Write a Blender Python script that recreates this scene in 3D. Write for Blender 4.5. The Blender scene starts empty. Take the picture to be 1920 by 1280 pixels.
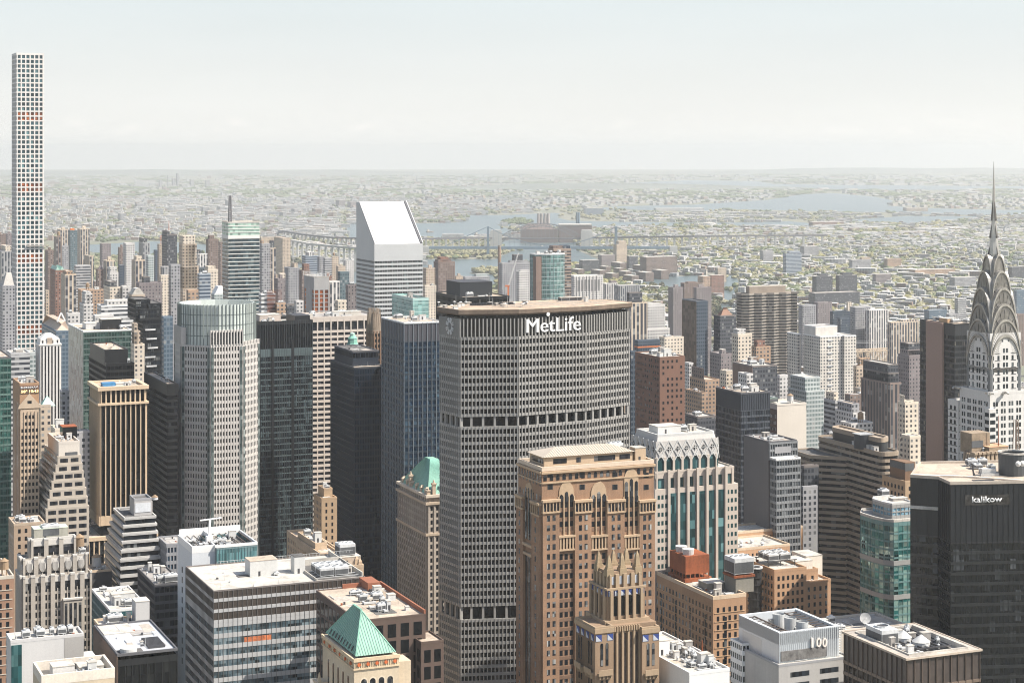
import bpy, math, random
import numpy as np
from math import sin, cos, tan, pi, radians as R, sqrt, atan2, floor, hypot

# ---------------------------------------------------------------- camera, sky, sun, exposure
SC = bpy.context.scene
COL = SC.collection
F, CX, YE, H = 3512.0, 960.0, 285.0, 320.0        # focal length in photo pixels, horizon centre, eye height (m)
TH = R(23.0)                                       # the street grid, seen from the camera
cam_d = bpy.data.cameras.new('camera')
cam = bpy.data.objects.new('camera', cam_d); COL.objects.link(cam)
cam.location = (0, 0, H); cam.rotation_euler = (R(90), 0, 0)
cam_d.sensor_width = 36; cam_d.sensor_fit = 'HORIZONTAL'; cam_d.lens = 36 * F / 1920
cam_d.shift_y = -(640 - YE) / 1920
cam_d.clip_start = 1; cam_d.clip_end = 200000
SC.camera = cam
SUN_AZ, SUN_EL = R(104), R(50)                      # azimuth clockwise from the view axis
sun_d = bpy.data.lights.new('sun', 'SUN'); sun_d.energy = 5.0; sun_d.angle = R(0.55); sun_d.color = (1.0, 0.93, 0.83)
sun = bpy.data.objects.new('sun', sun_d); COL.objects.link(sun)
sun.rotation_euler = (R(90) - SUN_EL, 0, -SUN_AZ + R(180)); sun.location = (500, -300, 900)
W = bpy.data.worlds.new('World'); SC.world = W; W.use_nodes = True
wn = W.node_tree; wn.nodes.clear()
sky = wn.nodes.new('ShaderNodeTexSky'); sky.sky_type = 'NISHITA'; sky.sun_disc = False
sky.sun_elevation = SUN_EL; sky.sun_rotation = SUN_AZ; sky.air_density = 1.0; sky.dust_density = 2.0; sky.ozone_density = 1.0; sky.altitude = 300
SKY_STRENGTH = 0.11
def wnode(t, **k):
    n = wn.nodes.new(t)
    for a, v in k.items(): setattr(n, a, v)
    return n
geo = wnode('ShaderNodeTexCoord')
sep = wnode('ShaderNodeSeparateXYZ'); wn.links.new(geo.outputs['Generated'], sep.inputs[0])
mp = wnode('ShaderNodeMapping'); mp.inputs['Scale'].default_value = (1, 1, 7.0)
wn.links.new(geo.outputs['Generated'], mp.inputs['Vector'])
nz = wnode('ShaderNodeTexNoise'); nz.inputs['Scale'].default_value = 4.0; nz.inputs['Detail'].default_value = 5; nz.inputs['Roughness'].default_value = .5
wn.links.new(mp.outputs[0], nz.inputs['Vector'])
# the milky veil of a hazy day: dense at the horizon, thinning to open sky overhead
vr = wnode('ShaderNodeValToRGB'); wn.links.new(sep.outputs[2], vr.inputs[0]); el = vr.color_ramp.elements
def vc(r, g, b): k = 1 / SKY_STRENGTH / 12; return (r * k, g * k, b * k, 1)
el[0].position = 0.0; el[0].color = vc(.60, .592, .562); el[1].position = .085; el[1].color = vc(.465, .508, .516)
el.new(.045).color = vc(.508, .522, .513)
vf = wnode('ShaderNodeMapRange', interpolation_type='SMOOTHSTEP'); vf.inputs[1].default_value = .09; vf.inputs[2].default_value = .45; vf.inputs[3].default_value = .97; vf.inputs[4].default_value = .12
wn.links.new(sep.outputs[2], vf.inputs[0])
nr = wnode('ShaderNodeMapRange'); nr.inputs[1].default_value = .3; nr.inputs[2].default_value = .75; nr.inputs[3].default_value = 11.7; nr.inputs[4].default_value = 12.35
wn.links.new(nz.outputs['Fac'], nr.inputs[0])
vs = wnode('ShaderNodeVectorMath', operation='SCALE'); wn.links.new(vr.outputs[0], vs.inputs[0]); wn.links.new(nr.outputs[0], vs.inputs['Scale'])
veil = wnode('ShaderNodeMix', data_type='RGBA'); wn.links.new(vf.outputs[0], veil.inputs['Factor']); wn.links.new(sky.outputs[0], veil.inputs['A']); wn.links.new(vs.outputs[0], veil.inputs['B'])
# a row of small fair-weather clouds low over the far shore
mp2 = wnode('ShaderNodeMapping'); mp2.inputs['Scale'].default_value = (1, 1, 2.6); wn.links.new(geo.outputs['Generated'], mp2.inputs['Vector'])
nc = wnode('ShaderNodeTexNoise'); nc.inputs['Scale'].default_value = 46.0; nc.inputs['Detail'].default_value = 7; nc.inputs['Roughness'].default_value = .6
wn.links.new(mp2.outputs[0], nc.inputs['Vector'])
rc = wnode('ShaderNodeMapRange', interpolation_type='SMOOTHSTEP'); rc.inputs[1].default_value = .52; rc.inputs[2].default_value = .78; rc.inputs[4].default_value = .8
wn.links.new(nc.outputs['Fac'], rc.inputs[0])
def band(z0, z1, z2, z3):
    a = wnode('ShaderNodeMapRange', interpolation_type='SMOOTHSTEP'); a.inputs[1].default_value = z0; a.inputs[2].default_value = z1
    b = wnode('ShaderNodeMapRange', interpolation_type='SMOOTHSTEP'); b.inputs[1].default_value = z2; b.inputs[2].default_value = z3; b.inputs[3].default_value = 1; b.inputs[4].default_value = 0
    wn.links.new(sep.outputs[2], a.inputs[0]); wn.links.new(sep.outputs[2], b.inputs[0])
    m = wnode('ShaderNodeMath', operation='MULTIPLY'); wn.links.new(a.outputs[0], m.inputs[0]); wn.links.new(b.outputs[0], m.inputs[1]); return m
bm_ = band(.007, .010, .014, .020)
cm = wnode('ShaderNodeMath', operation='MULTIPLY'); wn.links.new(bm_.outputs[0], cm.inputs[0]); wn.links.new(rc.outputs[0], cm.inputs[1])
cl = wnode('ShaderNodeMix', data_type='RGBA'); cl.inputs['B'].default_value = (6.0, 5.8, 5.5, 1)
wn.links.new(cm.outputs[0], cl.inputs['Factor']); wn.links.new(veil.outputs['Result'], cl.inputs['A'])
bg = wnode('ShaderNodeBackground'); bg.inputs['Strength'].default_value = SKY_STRENGTH
wn.links.new(cl.outputs['Result'], bg.inputs['Color'])
wo = wnode('ShaderNodeOutputWorld'); wn.links.new(bg.outputs[0], wo.inputs['Surface'])
SC.view_settings.view_transform = 'Standard'; SC.view_settings.look = 'None'; SC.view_settings.gamma = 1
SC.view_settings.exposure = 0.78
SC.cycles.max_bounces = 5; SC.cycles.diffuse_bounces = 2; SC.cycles.glossy_bounces = 3; SC.cycles.volume_bounces = 2
SC.cycles.caustics_reflective = False; SC.cycles.caustics_refractive = False
SC.cycles.use_denoising = True; SC.cycles.filter_width = 1.05

# ---------------------------------------------------------------- materials
_m = {}
def _new(name):
    m = bpy.data.materials.new(name); m.use_nodes = True
    nt = m.node_tree; nt.nodes.clear()
    o = nt.nodes.new('ShaderNodeOutputMaterial'); p = nt.nodes.new('ShaderNodeBsdfPrincipled')
    nt.links.new(p.outputs[0], o.inputs['Surface'])
    return m, nt, p
def nd(nt, t, ins=(), **k):
    n = nt.nodes.new(t)
    for a, v in k.items(): setattr(n, a, v)
    for a, v in (ins.items() if isinstance(ins, dict) else ()):
        if hasattr(v, 'is_linked') or isinstance(v, bpy.types.NodeSocket): nt.links.new(v, n.inputs[a])
        else: n.inputs[a].default_value = v
    return n
def mth(nt, op, a, b=0.0, c=None):
    d = {0: a, 1: b}
    if c is not None: d[2] = c
    return nd(nt, 'ShaderNodeMath', d, operation=op).outputs[0]
def c4(c, k=1.0): return (min(1, c[0] * k), min(1, c[1] * k), min(1, c[2] * k), 1)
def mix(nt, f, a, b):
    n = nd(nt, 'ShaderNodeMix', data_type='RGBA')
    for s, v in (('Factor', f), ('A', a), ('B', b)):
        if isinstance(v, bpy.types.NodeSocket): nt.links.new(v, n.inputs[s])
        else: n.inputs[s].default_value = v
    return n.outputs['Result']

def M(name, col=None, rough=.85, var=.16, scale=.12, fine=1.3, metal=0.0, streak=.5, spec=.4, stain=0):
    """masonry, concrete, metal, roofing: base colour with large blotches, fine grain and vertical weather streaks"""
    if name in _m: return _m[name]
    m, nt, p = _new(name)
    tc = nd(nt, 'ShaderNodeTexCoord').outputs['Object']
    a = nd(nt, 'ShaderNodeTexNoise', {'Vector': tc, 'Scale': scale, 'Detail': 3.0}).outputs['Fac']
    b = nd(nt, 'ShaderNodeTexNoise', {'Vector': tc, 'Scale': fine, 'Detail': 2.0}).outputs['Fac']
    st = nd(nt, 'ShaderNodeMapping', {'Vector': tc, 'Scale': (.9, .9, .035)}).outputs[0]
    s = nd(nt, 'ShaderNodeTexNoise', {'Vector': st, 'Scale': 1.0, 'Detail': 3.0}).outputs['Fac']
    t = mth(nt, 'ADD', mth(nt, 'MULTIPLY', a, 1.0), mth(nt, 'MULTIPLY', b, .6))
    t = mth(nt, 'ADD', t, mth(nt, 'MULTIPLY', s, streak))
    t = mth(nt, 'DIVIDE', t, 1.6 + streak)
    t = nd(nt, 'ShaderNodeMapRange', {0: t, 1: .33, 2: .67}).outputs[0]
    bc = mix(nt, t, c4(col, 1 - var * 1.4), c4(col, 1 + var))
    if stain:
        k = nd(nt, 'ShaderNodeTexNoise', {'Vector': tc, 'Scale': .17, 'Detail': 6.0, 'Roughness': .65, 'Distortion': .6}).outputs['Fac']
        bc = mix(nt, nd(nt, 'ShaderNodeMapRange', {0: k, 1: .5, 2: .64, 4: stain}).outputs[0], bc, c4(col, .45))
    nt.links.new(bc, p.inputs['Base Color'])
    p.inputs['Roughness'].default_value = rough; p.inputs['Metallic'].default_value = metal
    p.inputs['Specular IOR Level'].default_value = spec
    _m[name] = m; return m

def cell(nt, bay, fh, off=.37):
    tc = nd(nt, 'ShaderNodeTexCoord').outputs['Object']
    v = nd(nt, 'ShaderNodeVectorMath', {0: tc, 1: (1 / bay, 1 / bay, 1 / fh)}, operation='MULTIPLY').outputs[0]
    v = nd(nt, 'ShaderNodeVectorMath', {0: v, 1: (off, off, .013)}, operation='ADD').outputs[0]
    v = nd(nt, 'ShaderNodeVectorMath', {0: v}, operation='FLOOR').outputs[0]
    w = nd(nt, 'ShaderNodeTexWhiteNoise', {'Vector': v}, noise_dimensions='3D')
    return tc, w.outputs['Value'], w.outputs['Color']

def G(name, col=None, alt=None, bay=1.6, fh=3.7, p=.2, rough=.07, metal=0.0, wob=0.0, spread=.5, spec=.3):
    """window glass: each pane its own tone, some paler as blinds or as reflections put into the colour, a slight tilt from pane to pane"""
    if name in _m: return _m[name]
    m, nt, pr = _new(name)
    tc, val, colr = cell(nt, bay, fh)
    sx = nd(nt, 'ShaderNodeSeparateColor', {0: colr})
    base = mix(nt, sx.outputs[1], c4(col, 1 - spread), c4(col, 1 + spread))
    f = nd(nt, 'ShaderNodeMapRange', {0: val, 1: 1 - p, 2: 1 - p * .35}).outputs[0]
    big = nd(nt, 'ShaderNodeTexNoise', {'Vector': tc, 'Scale': .035, 'Detail': 3.0}).outputs['Fac']
    big = nd(nt, 'ShaderNodeMapRange', {0: big, 1: .4, 2: .62}).outputs[0]
    f = mth(nt, 'MULTIPLY', f, mth(nt, 'ADD', mth(nt, 'MULTIPLY', big, .8), .2))
    nt.links.new(mix(nt, f, base, c4(alt or col)), pr.inputs['Base Color'])
    pr.inputs['Roughness'].default_value = rough; pr.inputs['Metallic'].default_value = metal
    pr.inputs['Specular IOR Level'].default_value = spec
    n1 = nd(nt, 'ShaderNodeTexNoise', {'Vector': tc, 'Scale': .35, 'Detail': 2.0}).outputs['Color']
    t = nd(nt, 'ShaderNodeVectorMath', {0: colr, 1: (.5, .5, .5)}, operation='SUBTRACT').outputs[0]
    t = nd(nt, 'ShaderNodeVectorMath', {0: t, 'Scale': .02 + wob}, operation='SCALE').outputs[0]
    t2 = nd(nt, 'ShaderNodeVectorMath', {0: n1, 1: (.5, .5, .5)}, operation='SUBTRACT').outputs[0]
    t2 = nd(nt, 'ShaderNodeVectorMath', {0: t2, 'Scale': .03 + wob * 2}, operation='SCALE').outputs[0]
    nn = nd(nt, 'ShaderNodeNewGeometry').outputs['Normal']
    s = nd(nt, 'ShaderNodeVectorMath', {0: nn, 1: t}, operation='ADD').outputs[0]
    s = nd(nt, 'ShaderNodeVectorMath', {0: s, 1: t2}, operation='ADD').outputs[0]
    s = nd(nt, 'ShaderNodeVectorMath', {0: s}, operation='NORMALIZE').outputs[0]
    nt.links.new(s, pr.inputs['Normal'])
    _m[name] = m; return m

def WM(name, wall=None, win=(.035, .04, .05), bay=3.0, fh=3.1, fx=.5, fz=.55, sill=.0, var=.14, vstrip=0, pale=.25):
    """a distant facade: wall with rows of dark window openings, some blinds down"""
    if name in _m: return _m[name]
    m, nt, p = _new(name)
    tcn = nd(nt, 'ShaderNodeTexCoord'); tc = tcn.outputs['Object']
    sp = nd(nt, 'ShaderNodeSeparateXYZ', {0: tc}); sn = nd(nt, 'ShaderNodeSeparateXYZ', {0: tcn.outputs['Normal']})
    ax = mth(nt, 'ABSOLUTE', sn.outputs[0]); side = mth(nt, 'GREATER_THAN', ax, .6)
    h = mth(nt, 'ADD', mth(nt, 'MULTIPLY', sp.outputs[0], mth(nt, 'SUBTRACT', 1.0, side)), mth(nt, 'MULTIPLY', sp.outputs[1], side))
    hb = mth(nt, 'ADD', mth(nt, 'DIVIDE', h, bay), .12); zb = mth(nt, 'DIVIDE', sp.outputs[2], fh)
    fr = mth(nt, 'FRACT', hb); zr = mth(nt, 'FRACT', zb)
    mk = mth(nt, 'MULTIPLY', mth(nt, 'LESS_THAN', mth(nt, 'ABSOLUTE', mth(nt, 'SUBTRACT', fr, .5)), fx / 2), mth(nt, 'LESS_THAN', mth(nt, 'ABSOLUTE', mth(nt, 'SUBTRACT', zr, .52)), fz / 2))
    vert = mth(nt, 'LESS_THAN', mth(nt, 'ABSOLUTE', sn.outputs[2]), .5)
    mk = mth(nt, 'MULTIPLY', mk, vert)
    cv = nd(nt, 'ShaderNodeCombineXYZ', {0: mth(nt, 'FLOOR', hb), 1: mth(nt, 'FLOOR', zb), 2: side}).outputs[0]
    w = nd(nt, 'ShaderNodeTexWhiteNoise', {'Vector': cv}, noise_dimensions='3D').outputs['Value']
    a = nd(nt, 'ShaderNodeTexNoise', {'Vector': tc, 'Scale': .06, 'Detail': 4.0}).outputs['Fac']
    a = nd(nt, 'ShaderNodeMapRange', {0: a, 1: .3, 2: .7}).outputs[0]
    wc = mix(nt, a, c4(wall, 1 - var), c4(wall, 1 + var))
    gl = mix(nt, nd(nt, 'ShaderNodeMapRange', {0: w, 1: 1 - pale, 2: 1.0}).outputs[0], c4(win), c4((.32, .32, .31)))
    nt.links.new(mix(nt, mk, wc, gl), p.inputs['Base Color'])
    nt.links.new(nd(nt, 'ShaderNodeMapRange', {0: mk, 3: .9, 4: .25}).outputs[0], p.inputs['Roughness'])
    p.inputs['Specular IOR Level'].default_value = .3
    _m[name] = m; return m

def mm(k):                                          # shared plain materials
    T = {
     'white_roof': ((.47, .445, .40), .9, .16), 'gravel_roof': ((.42, .375, .325), .95, .26), 'grey_roof': ((.33, .31, .29), .95, .22),
     'dark_roof': ((.12, .115, .11), .95, .3), 'pale_roof': ((.50, .47, .42), .95, .22), 'tan_roof': ((.44, .365, .29), .95, .26),
     'steel': ((.42, .43, .43), .45, .15), 'galv': ((.55, .56, .56), .55, .2), 'white_paint': ((.52, .52, .505), .7, .12),
     'dark_metal': ((.05, .05, .055), .6, .25), 'black': ((.014, .015, .017), .5, .3), 'rust': ((.26, .075, .028), .9, .35),
     'copper': ((.20, .42, .34), .75, .22), 'pale_copper': ((.38, .56, .48), .75, .15), 'limestone': ((.50, .46, .40), .9, .16),
     'wood': ((.27, .19, .12), .9, .25), 'orange': ((.72, .20, .05), .7, .2), 'louver': ((.09, .095, .10), .6, .3),
     'stone_dark': ((.30, .26, .22), .9, .2), 'gold': ((.44, .31, .15), .8, .25), 'blue_tarp': ((.06, .22, .42), .7, .25),
    }
    c, r, v = T[k]
    return M(k, c, r, v, .1, stain=.55 if 'roof' in k else 0)

# ---------------------------------------------------------------- mesh builder
class MB:
    def __init__(s): s.v = []; s.f = []; s.mi = []; s.cur = 0
    def pts(s, *P):
        n = len(s.v); s.v.extend(tuple(p) for p in P); return range(n, n + len(P))
    def face(s, *P):
        s.f.append(tuple(s.pts(*P))); s.mi.append(s.cur); return s
    def box(s, x0, x1, y0, y1, z0, z1):
        i = s.pts((x0, y0, z0), (x1, y0, z0), (x1, y1, z0), (x0, y1, z0), (x0, y0, z1), (x1, y0, z1), (x1, y1, z1), (x0, y1, z1))
        for q in ((0, 3, 2, 1), (4, 5, 6, 7), (0, 1, 5, 4), (1, 2, 6, 5), (2, 3, 7, 6), (3, 0, 4, 7)):
            s.f.append(tuple(i[k] for k in q)); s.mi.append(s.cur)
        return s
    def frus(s, p0, z0, p1, z1, cap=True, base=False):
        n = len(p0); a = s.pts(*[(x, y, z0) for x, y in p0]); b = s.pts(*[(x, y, z1) for x, y in p1])
        for k in range(n):
            j = (k + 1) % n; s.f.append((a[k], a[j], b[j], b[k])); s.mi.append(s.cur)
        if cap: s.f.append(tuple(b)); s.mi.append(s.cur)
        if base: s.f.append(tuple(reversed(a))); s.mi.append(s.cur)
        return s
    def prism(s, p, z0, z1, cap=True): return s.frus(p, z0, p, z1, cap)
    def ring(s, po, pi_, z0, z1, inner=False):
        n = len(po)
        ob = s.pts(*[(x, y, z0) for x, y in po]); ot = s.pts(*[(x, y, z1) for x, y in po])
        ib = s.pts(*[(x, y, z0) for x, y in pi_]); it = s.pts(*[(x, y, z1) for x, y in pi_])
        for k in range(n):
            j = (k + 1) % n
            fs = [(ob[k], ob[j], ot[j], ot[k]), (ot[k], ot[j], it[j], it[k]), (ib[k], ib[j], ob[j], ob[k])]
            if inner: fs.append((it[k], it[j], ib[j], ib[k]))
            for q in fs: s.f.append(q); s.mi.append(s.cur)
        return s
    def cone(s, x, y, r0, z0, r1, z1, n=14, cap=True):
        P0 = [(x + r0 * cos(2 * pi * k / n), y + r0 * sin(2 * pi * k / n)) for k in range(n)]
        if r1 <= 0:
            a = s.pts(*[(px, py, z0) for px, py in P0]); t = s.pts((x, y, z1))[0]
            for k in range(n): s.f.append((a[k], a[(k + 1) % n], t)); s.mi.append(s.cur)
            return s
        P1 = [(x + r1 * cos(2 * pi * k / n), y + r1 * sin(2 * pi * k / n)) for k in range(n)]
        return s.frus(P0, z0, P1, z1, cap)
    def bar(s, p, q, w, h=None):
        h = h or w
        d = [q[k] - p[k] for k in range(3)]; L = sqrt(sum(c * c for c in d)) or 1; d = [c / L for c in d]
        up = (0, 0, 1) if abs(d[2]) < .95 else (1, 0, 0)
        a = [d[1] * up[2] - d[2] * up[1], d[2] * up[0] - d[0] * up[2], d[0] * up[1] - d[1] * up[0]]
        la = sqrt(sum(c * c for c in a)); a = [c / la * w / 2 for c in a]
        b = [a[1] * d[2] - a[2] * d[1], a[2] * d[0] - a[0] * d[2], a[0] * d[1] - a[1] * d[0]]
        lb = sqrt(sum(c * c for c in b)); b = [c / lb * h / 2 for c in b]
        V = []
        for e in (p, q):
            for sa, sb in ((-1, -1), (1, -1), (1, 1), (-1, 1)): V.append(tuple(e[k] + sa * a[k] + sb * b[k] for k in range(3)))
        i = s.pts(*V)
        for qd in ((0, 1, 2, 3), (7, 6, 5, 4), (0, 4, 5, 1), (1, 5, 6, 2), (2, 6, 7, 3), (3, 7, 4, 0)):
            s.f.append(tuple(i[k] for k in qd)); s.mi.append(s.cur)
        return s
    def ebox(s, e, s0, s1, d0, d1, z0, z1):
        """box on a wall edge: s along the wall, d outwards"""
        (ox, oy), (tx, ty), (nx, ny), L = e
        P = lambda a, d, z: (ox + tx * a + nx * d, oy + ty * a + ny * d, z)
        i = s.pts(P(s0, d1, z0), P(s1, d1, z0), P(s1, d0, z0), P(s0, d0, z0), P(s0, d1, z1), P(s1, d1, z1), P(s1, d0, z1), P(s0, d0, z1))
        for q in ((0, 3, 2, 1), (4, 5, 6, 7), (0, 1, 5, 4), (1, 2, 6, 5), (3, 0, 4, 7)):
            s.f.append(tuple(i[k] for k in q)); s.mi.append(s.cur)
        return s
    def build(s, name, mat, parent=None, smooth=False):
        me = bpy.data.meshes.new(name); me.from_pydata(s.v, [], s.f)
        for m in (mat if isinstance(mat, (list, tuple)) else [mat]): me.materials.append(m)
        if isinstance(mat, (list, tuple)): me.polygons.foreach_set('material_index', s.mi)
        if smooth: me.polygons.foreach_set('use_smooth', [True] * len(me.polygons))
        me.update()
        o = bpy.data.objects.new(name, me); COL.objects.link(o)
        if parent is not None: o.parent = parent
        return o

def edges(p):
    out = []
    for k in range(len(p)):
        a, b = p[k], p[(k + 1) % len(p)]; L = hypot(b[0] - a[0], b[1] - a[1])
        t = ((b[0] - a[0]) / L, (b[1] - a[1]) / L); out.append((a, t, (t[1], -t[0]), L))
    return out
def inset(p, d):
    n = len(p); E = edges(p); out = []
    for k in range(n):
        e0, e1 = E[k - 1], E[k]; n0, n1 = e0[2], e1[2]
        c = 1 + n0[0] * n1[0] + n0[1] * n1[1]
        c = max(c, .25)
        out.append((p[k][0] - d * (n0[0] + n1[0]) / c, p[k][1] - d * (n0[1] + n1[1]) / c))
    return out
def rect(u0, u1, v0, v1): return [(u0, v0), (u1, v0), (u1, v1), (u0, v1)]
def cham(u0, u1, v0, v1, c): return [(u0 + c, v0), (u1 - c, v0), (u1, v0 + c), (u1, v1 - c), (u1 - c, v1), (u0 + c, v1), (u0, v1 - c), (u0, v0 + c)]

def tag(o, label=None, cat=None, group=None, kind=None):
    for k, v in (('label', label), ('category', cat), ('group', group), ('kind', kind)):
        if v: o[k] = v
    return o
def empty(name, loc, rz=0.0):
    o = bpy.data.objects.new(name, None); o.empty_display_size = 5; COL.objects.link(o); o.location = loc; o.rotation_euler = (0, 0, rz); return o

class Bld:
    """one building: an Empty at the ground below its near corner; parts are modelled in its own axes
    (u along the street front, v away along the avenue, z up)"""
    def __init__(s, name, label, xl, xc, xr, yt, D, rot=TH, cat='building', group=None, Wd=None):
        s.D = D; s.X = (xc - CX) / F * D; s.c = cos(rot); s.s = sin(rot); s.rot = rot
        s.L = s.u(xr); s.W = Wd if Wd else s.v(xl); s.z = H - (yt - YE) / F * D
        s.e = empty(name, (s.X, D, 0), rot); tag(s.e, label, cat, group); s.win = []; s.rng = random.Random(int(xc * 7 + yt * 13))
    def u(s, px, v=0.0):
        k = (px - CX) / F; return (k * (s.D + v * s.c) - s.X + v * s.s) / (s.c - k * s.s)
    def v(s, px, u=0.0):
        k = (px - CX) / F; return (s.X + u * s.c - k * (s.D + u * s.s)) / (s.s + k * s.c)
    def zz(s, py, u=0.0, v=0.0): return H - (py - YE) / F * (s.D + u * s.s + v * s.c)
    def low(s, u=0.0, v=0.0): return max(0.0, s.zz(1292, u, v) - 12)       # below this nothing can be seen in the picture
    def rect(s, d=0.0): return rect(d, s.L - d, d, s.W - d)
    def loc(s, X, Y): x, y = X - s.X, Y - s.D; return (x * s.c + y * s.s, -x * s.s + y * s.c)
    def part(s, mb, name, mat, parent=None, label=None, kind=None, smooth=False):
        o = mb.build(name, mat, parent or s.e, smooth); tag(o, label, None, None, kind); return o
    def facing(s, e, mid=None):
        (ox, oy), (tx, ty), (nx, ny), L = e
        u, v = ox + tx * L / 2, oy + ty * L / 2
        X = s.X + u * s.c - v * s.s; Y = s.D + u * s.s + v * s.c
        wx, wy = nx * s.c - ny * s.s, nx * s.s + ny * s.c
        return wx * X + wy * Y < 0

    # ---- walls
    def plain(s, poly, z0, z1, wall, cap=False, name='wall'):
        return s.part(MB().prism(poly, z0, z1, cap), name, wall)
    def facade(s, poly, z0, z1, fh, bay, wall, glass, sp=.35, mw=.3, pr=.35, mp=.06, mode='band', top=0.0, spw=None, corner=0.0, wname='wall'):
        """spandrel rings and mullions standing in front of glass: the glass is one band per storey ('band'),
        one strip per bay ('strip') or one curtain wall ('glass')"""
        zl = max(z0, s.low())
        wm, sm = MB(), (MB() if spw else None)
        inn = inset(poly, pr); E = edges(inn); S = sm or wm
        if zl > z0: wm.prism(poly, z0, zl, False)
        nf = max(1, int((z1 - top - zl) / fh)); zf0 = z1 - top - nf * fh
        if zf0 > zl + .05: S.ring(poly, inn, zl, zf0)
        if top > 0: S.ring(poly, inn, z1 - top, z1)
        if sp > 0:
            for k in range(nf): S.ring(poly, inn, zf0 + k * fh, zf0 + (k + sp) * fh)
        for e in E:
            n = max(1, round(e[3] / bay)); w = mw
            if mw > 0:
                for k in range(n + 1):
                    a = e[3] * k / n
                    cw = w + (corner if k in (0, n) else 0)
                    wm.ebox(e, max(0, a - cw / 2), min(e[3], a + cw / 2), -.02, pr + mp, zl, z1 + .01)
        if wm.f: s.part(wm, wname, wall)
        if sm and sm.f: s.part(sm, 'spandrels', spw)
        if mode == 'band':
            for k in range(nf):
                g = MB(); g.frus(inn, zf0 + (k + sp) * fh, inn, zf0 + (k + 1) * fh, False); s.part(g, 'window_band', glass)
        elif mode == 'strip':
            for e in E:
                n = max(1, round(e[3] / bay))
                if not s.facing(e):
                    s.part(MB().ebox(e, 0, e[3], -.1, 0, zl, z1), 'window_strip', glass, kind='stuff'); continue
                for k in range(n):
                    s.part(MB().ebox(e, e[3] * k / n, e[3] * (k + 1) / n, -.1, 0, zl, z1), 'window_strip', glass)
        else:
            s.part(MB().frus(inn, zl, inn, z1, False), 'glass_wall', glass)
    def punch(s, poly, z0, z1, fh, bay, ww, wh, wall, glass, top=2.0, sill=None, pair=0, marg=1.0, skip=None, pier=0, cap=False, both=True):
        """solid masonry wall with separate window openings"""
        s.plain(poly, z0, z1, wall, cap); zl = max(z0, s.low())
        sm = MB()
        for ei, e in enumerate(edges(poly)):
            if not s.facing(e): continue
            n = max(1, int((e[3] - 2 * marg) / bay + .3)); step = (e[3] - 2 * marg) / n
            nf = int((z1 - top - zl) / fh + .25)
            for f in range(nf):
                z = z1 - top - f * fh - wh
                for k in range(n):
                    if skip and skip(ei, k, f, n): continue
                    a = marg + step * (k + .5)
                    for o in ((-pair, pair) if pair else (0,)):
                        s.win.append((e, a + o, z, ww, wh, glass))
                if sill: sm.ebox(e, marg * .6, e[3] - marg * .6, -.05, .22, z - .35, z - .08)
            if pier:
                for k in range(n + 1): sm.ebox(e, max(0, marg + step * k - pier / 2), min(e[3], marg + step * k + pier / 2), -.05, .45, zl, z1 - .3)
        if sm.f: s.part(sm, 'trim', sill or wall)
    def finish(s, cap=100):
        """the windows: the 100 that show largest are parts of their own, the rest one part"""
        if not s.win: return s
        def dist(w):
            e, a, z = w[0], w[1], w[2]; u, v = e[0][0] + e[1][0] * a, e[0][1] + e[1][1] * a
            Y = s.D + u * s.s + v * s.c; py = YE + (H - z) / Y * F
            return (Y * Y + (H - z) ** 2) / (w[3] * w[4]) + (1e9 if py > 1285 else 0)
        if s.D > 1350: big, rest = [], s.win
        else:
            ws = sorted(s.win, key=dist); big, rest = ws[:cap], ws[cap:]
        cache = {}
        for e, a, z, ww, wh, g in big:
            key = (round(ww, 3), round(wh, 3), g.name)
            if key not in cache:
                m = MB(); m.box(-ww / 2, ww / 2, -.05, .05, 0, wh); o = s.part(m, 'window', g); cache[key] = o
            else:
                o = cache[key].copy(); COL.objects.link(o); o.parent = s.e
            o.location = (e[0][0] + e[1][0] * a, e[0][1] + e[1][1] * a, z); o.rotation_euler = (0, 0, atan2(e[1][1], e[1][0]))
        if rest:
            m = MB(); gs = []
            for e, a, z, ww, wh, g in rest:
                if g not in gs: gs.append(g)
                m.cur = gs.index(g); m.ebox(e, a - ww / 2, a + ww / 2, -.05, .05, z, z + wh)
            s.part(m, 'window', gs, kind='stuff' if big or len(rest) > 100 else None)
        return s

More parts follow.
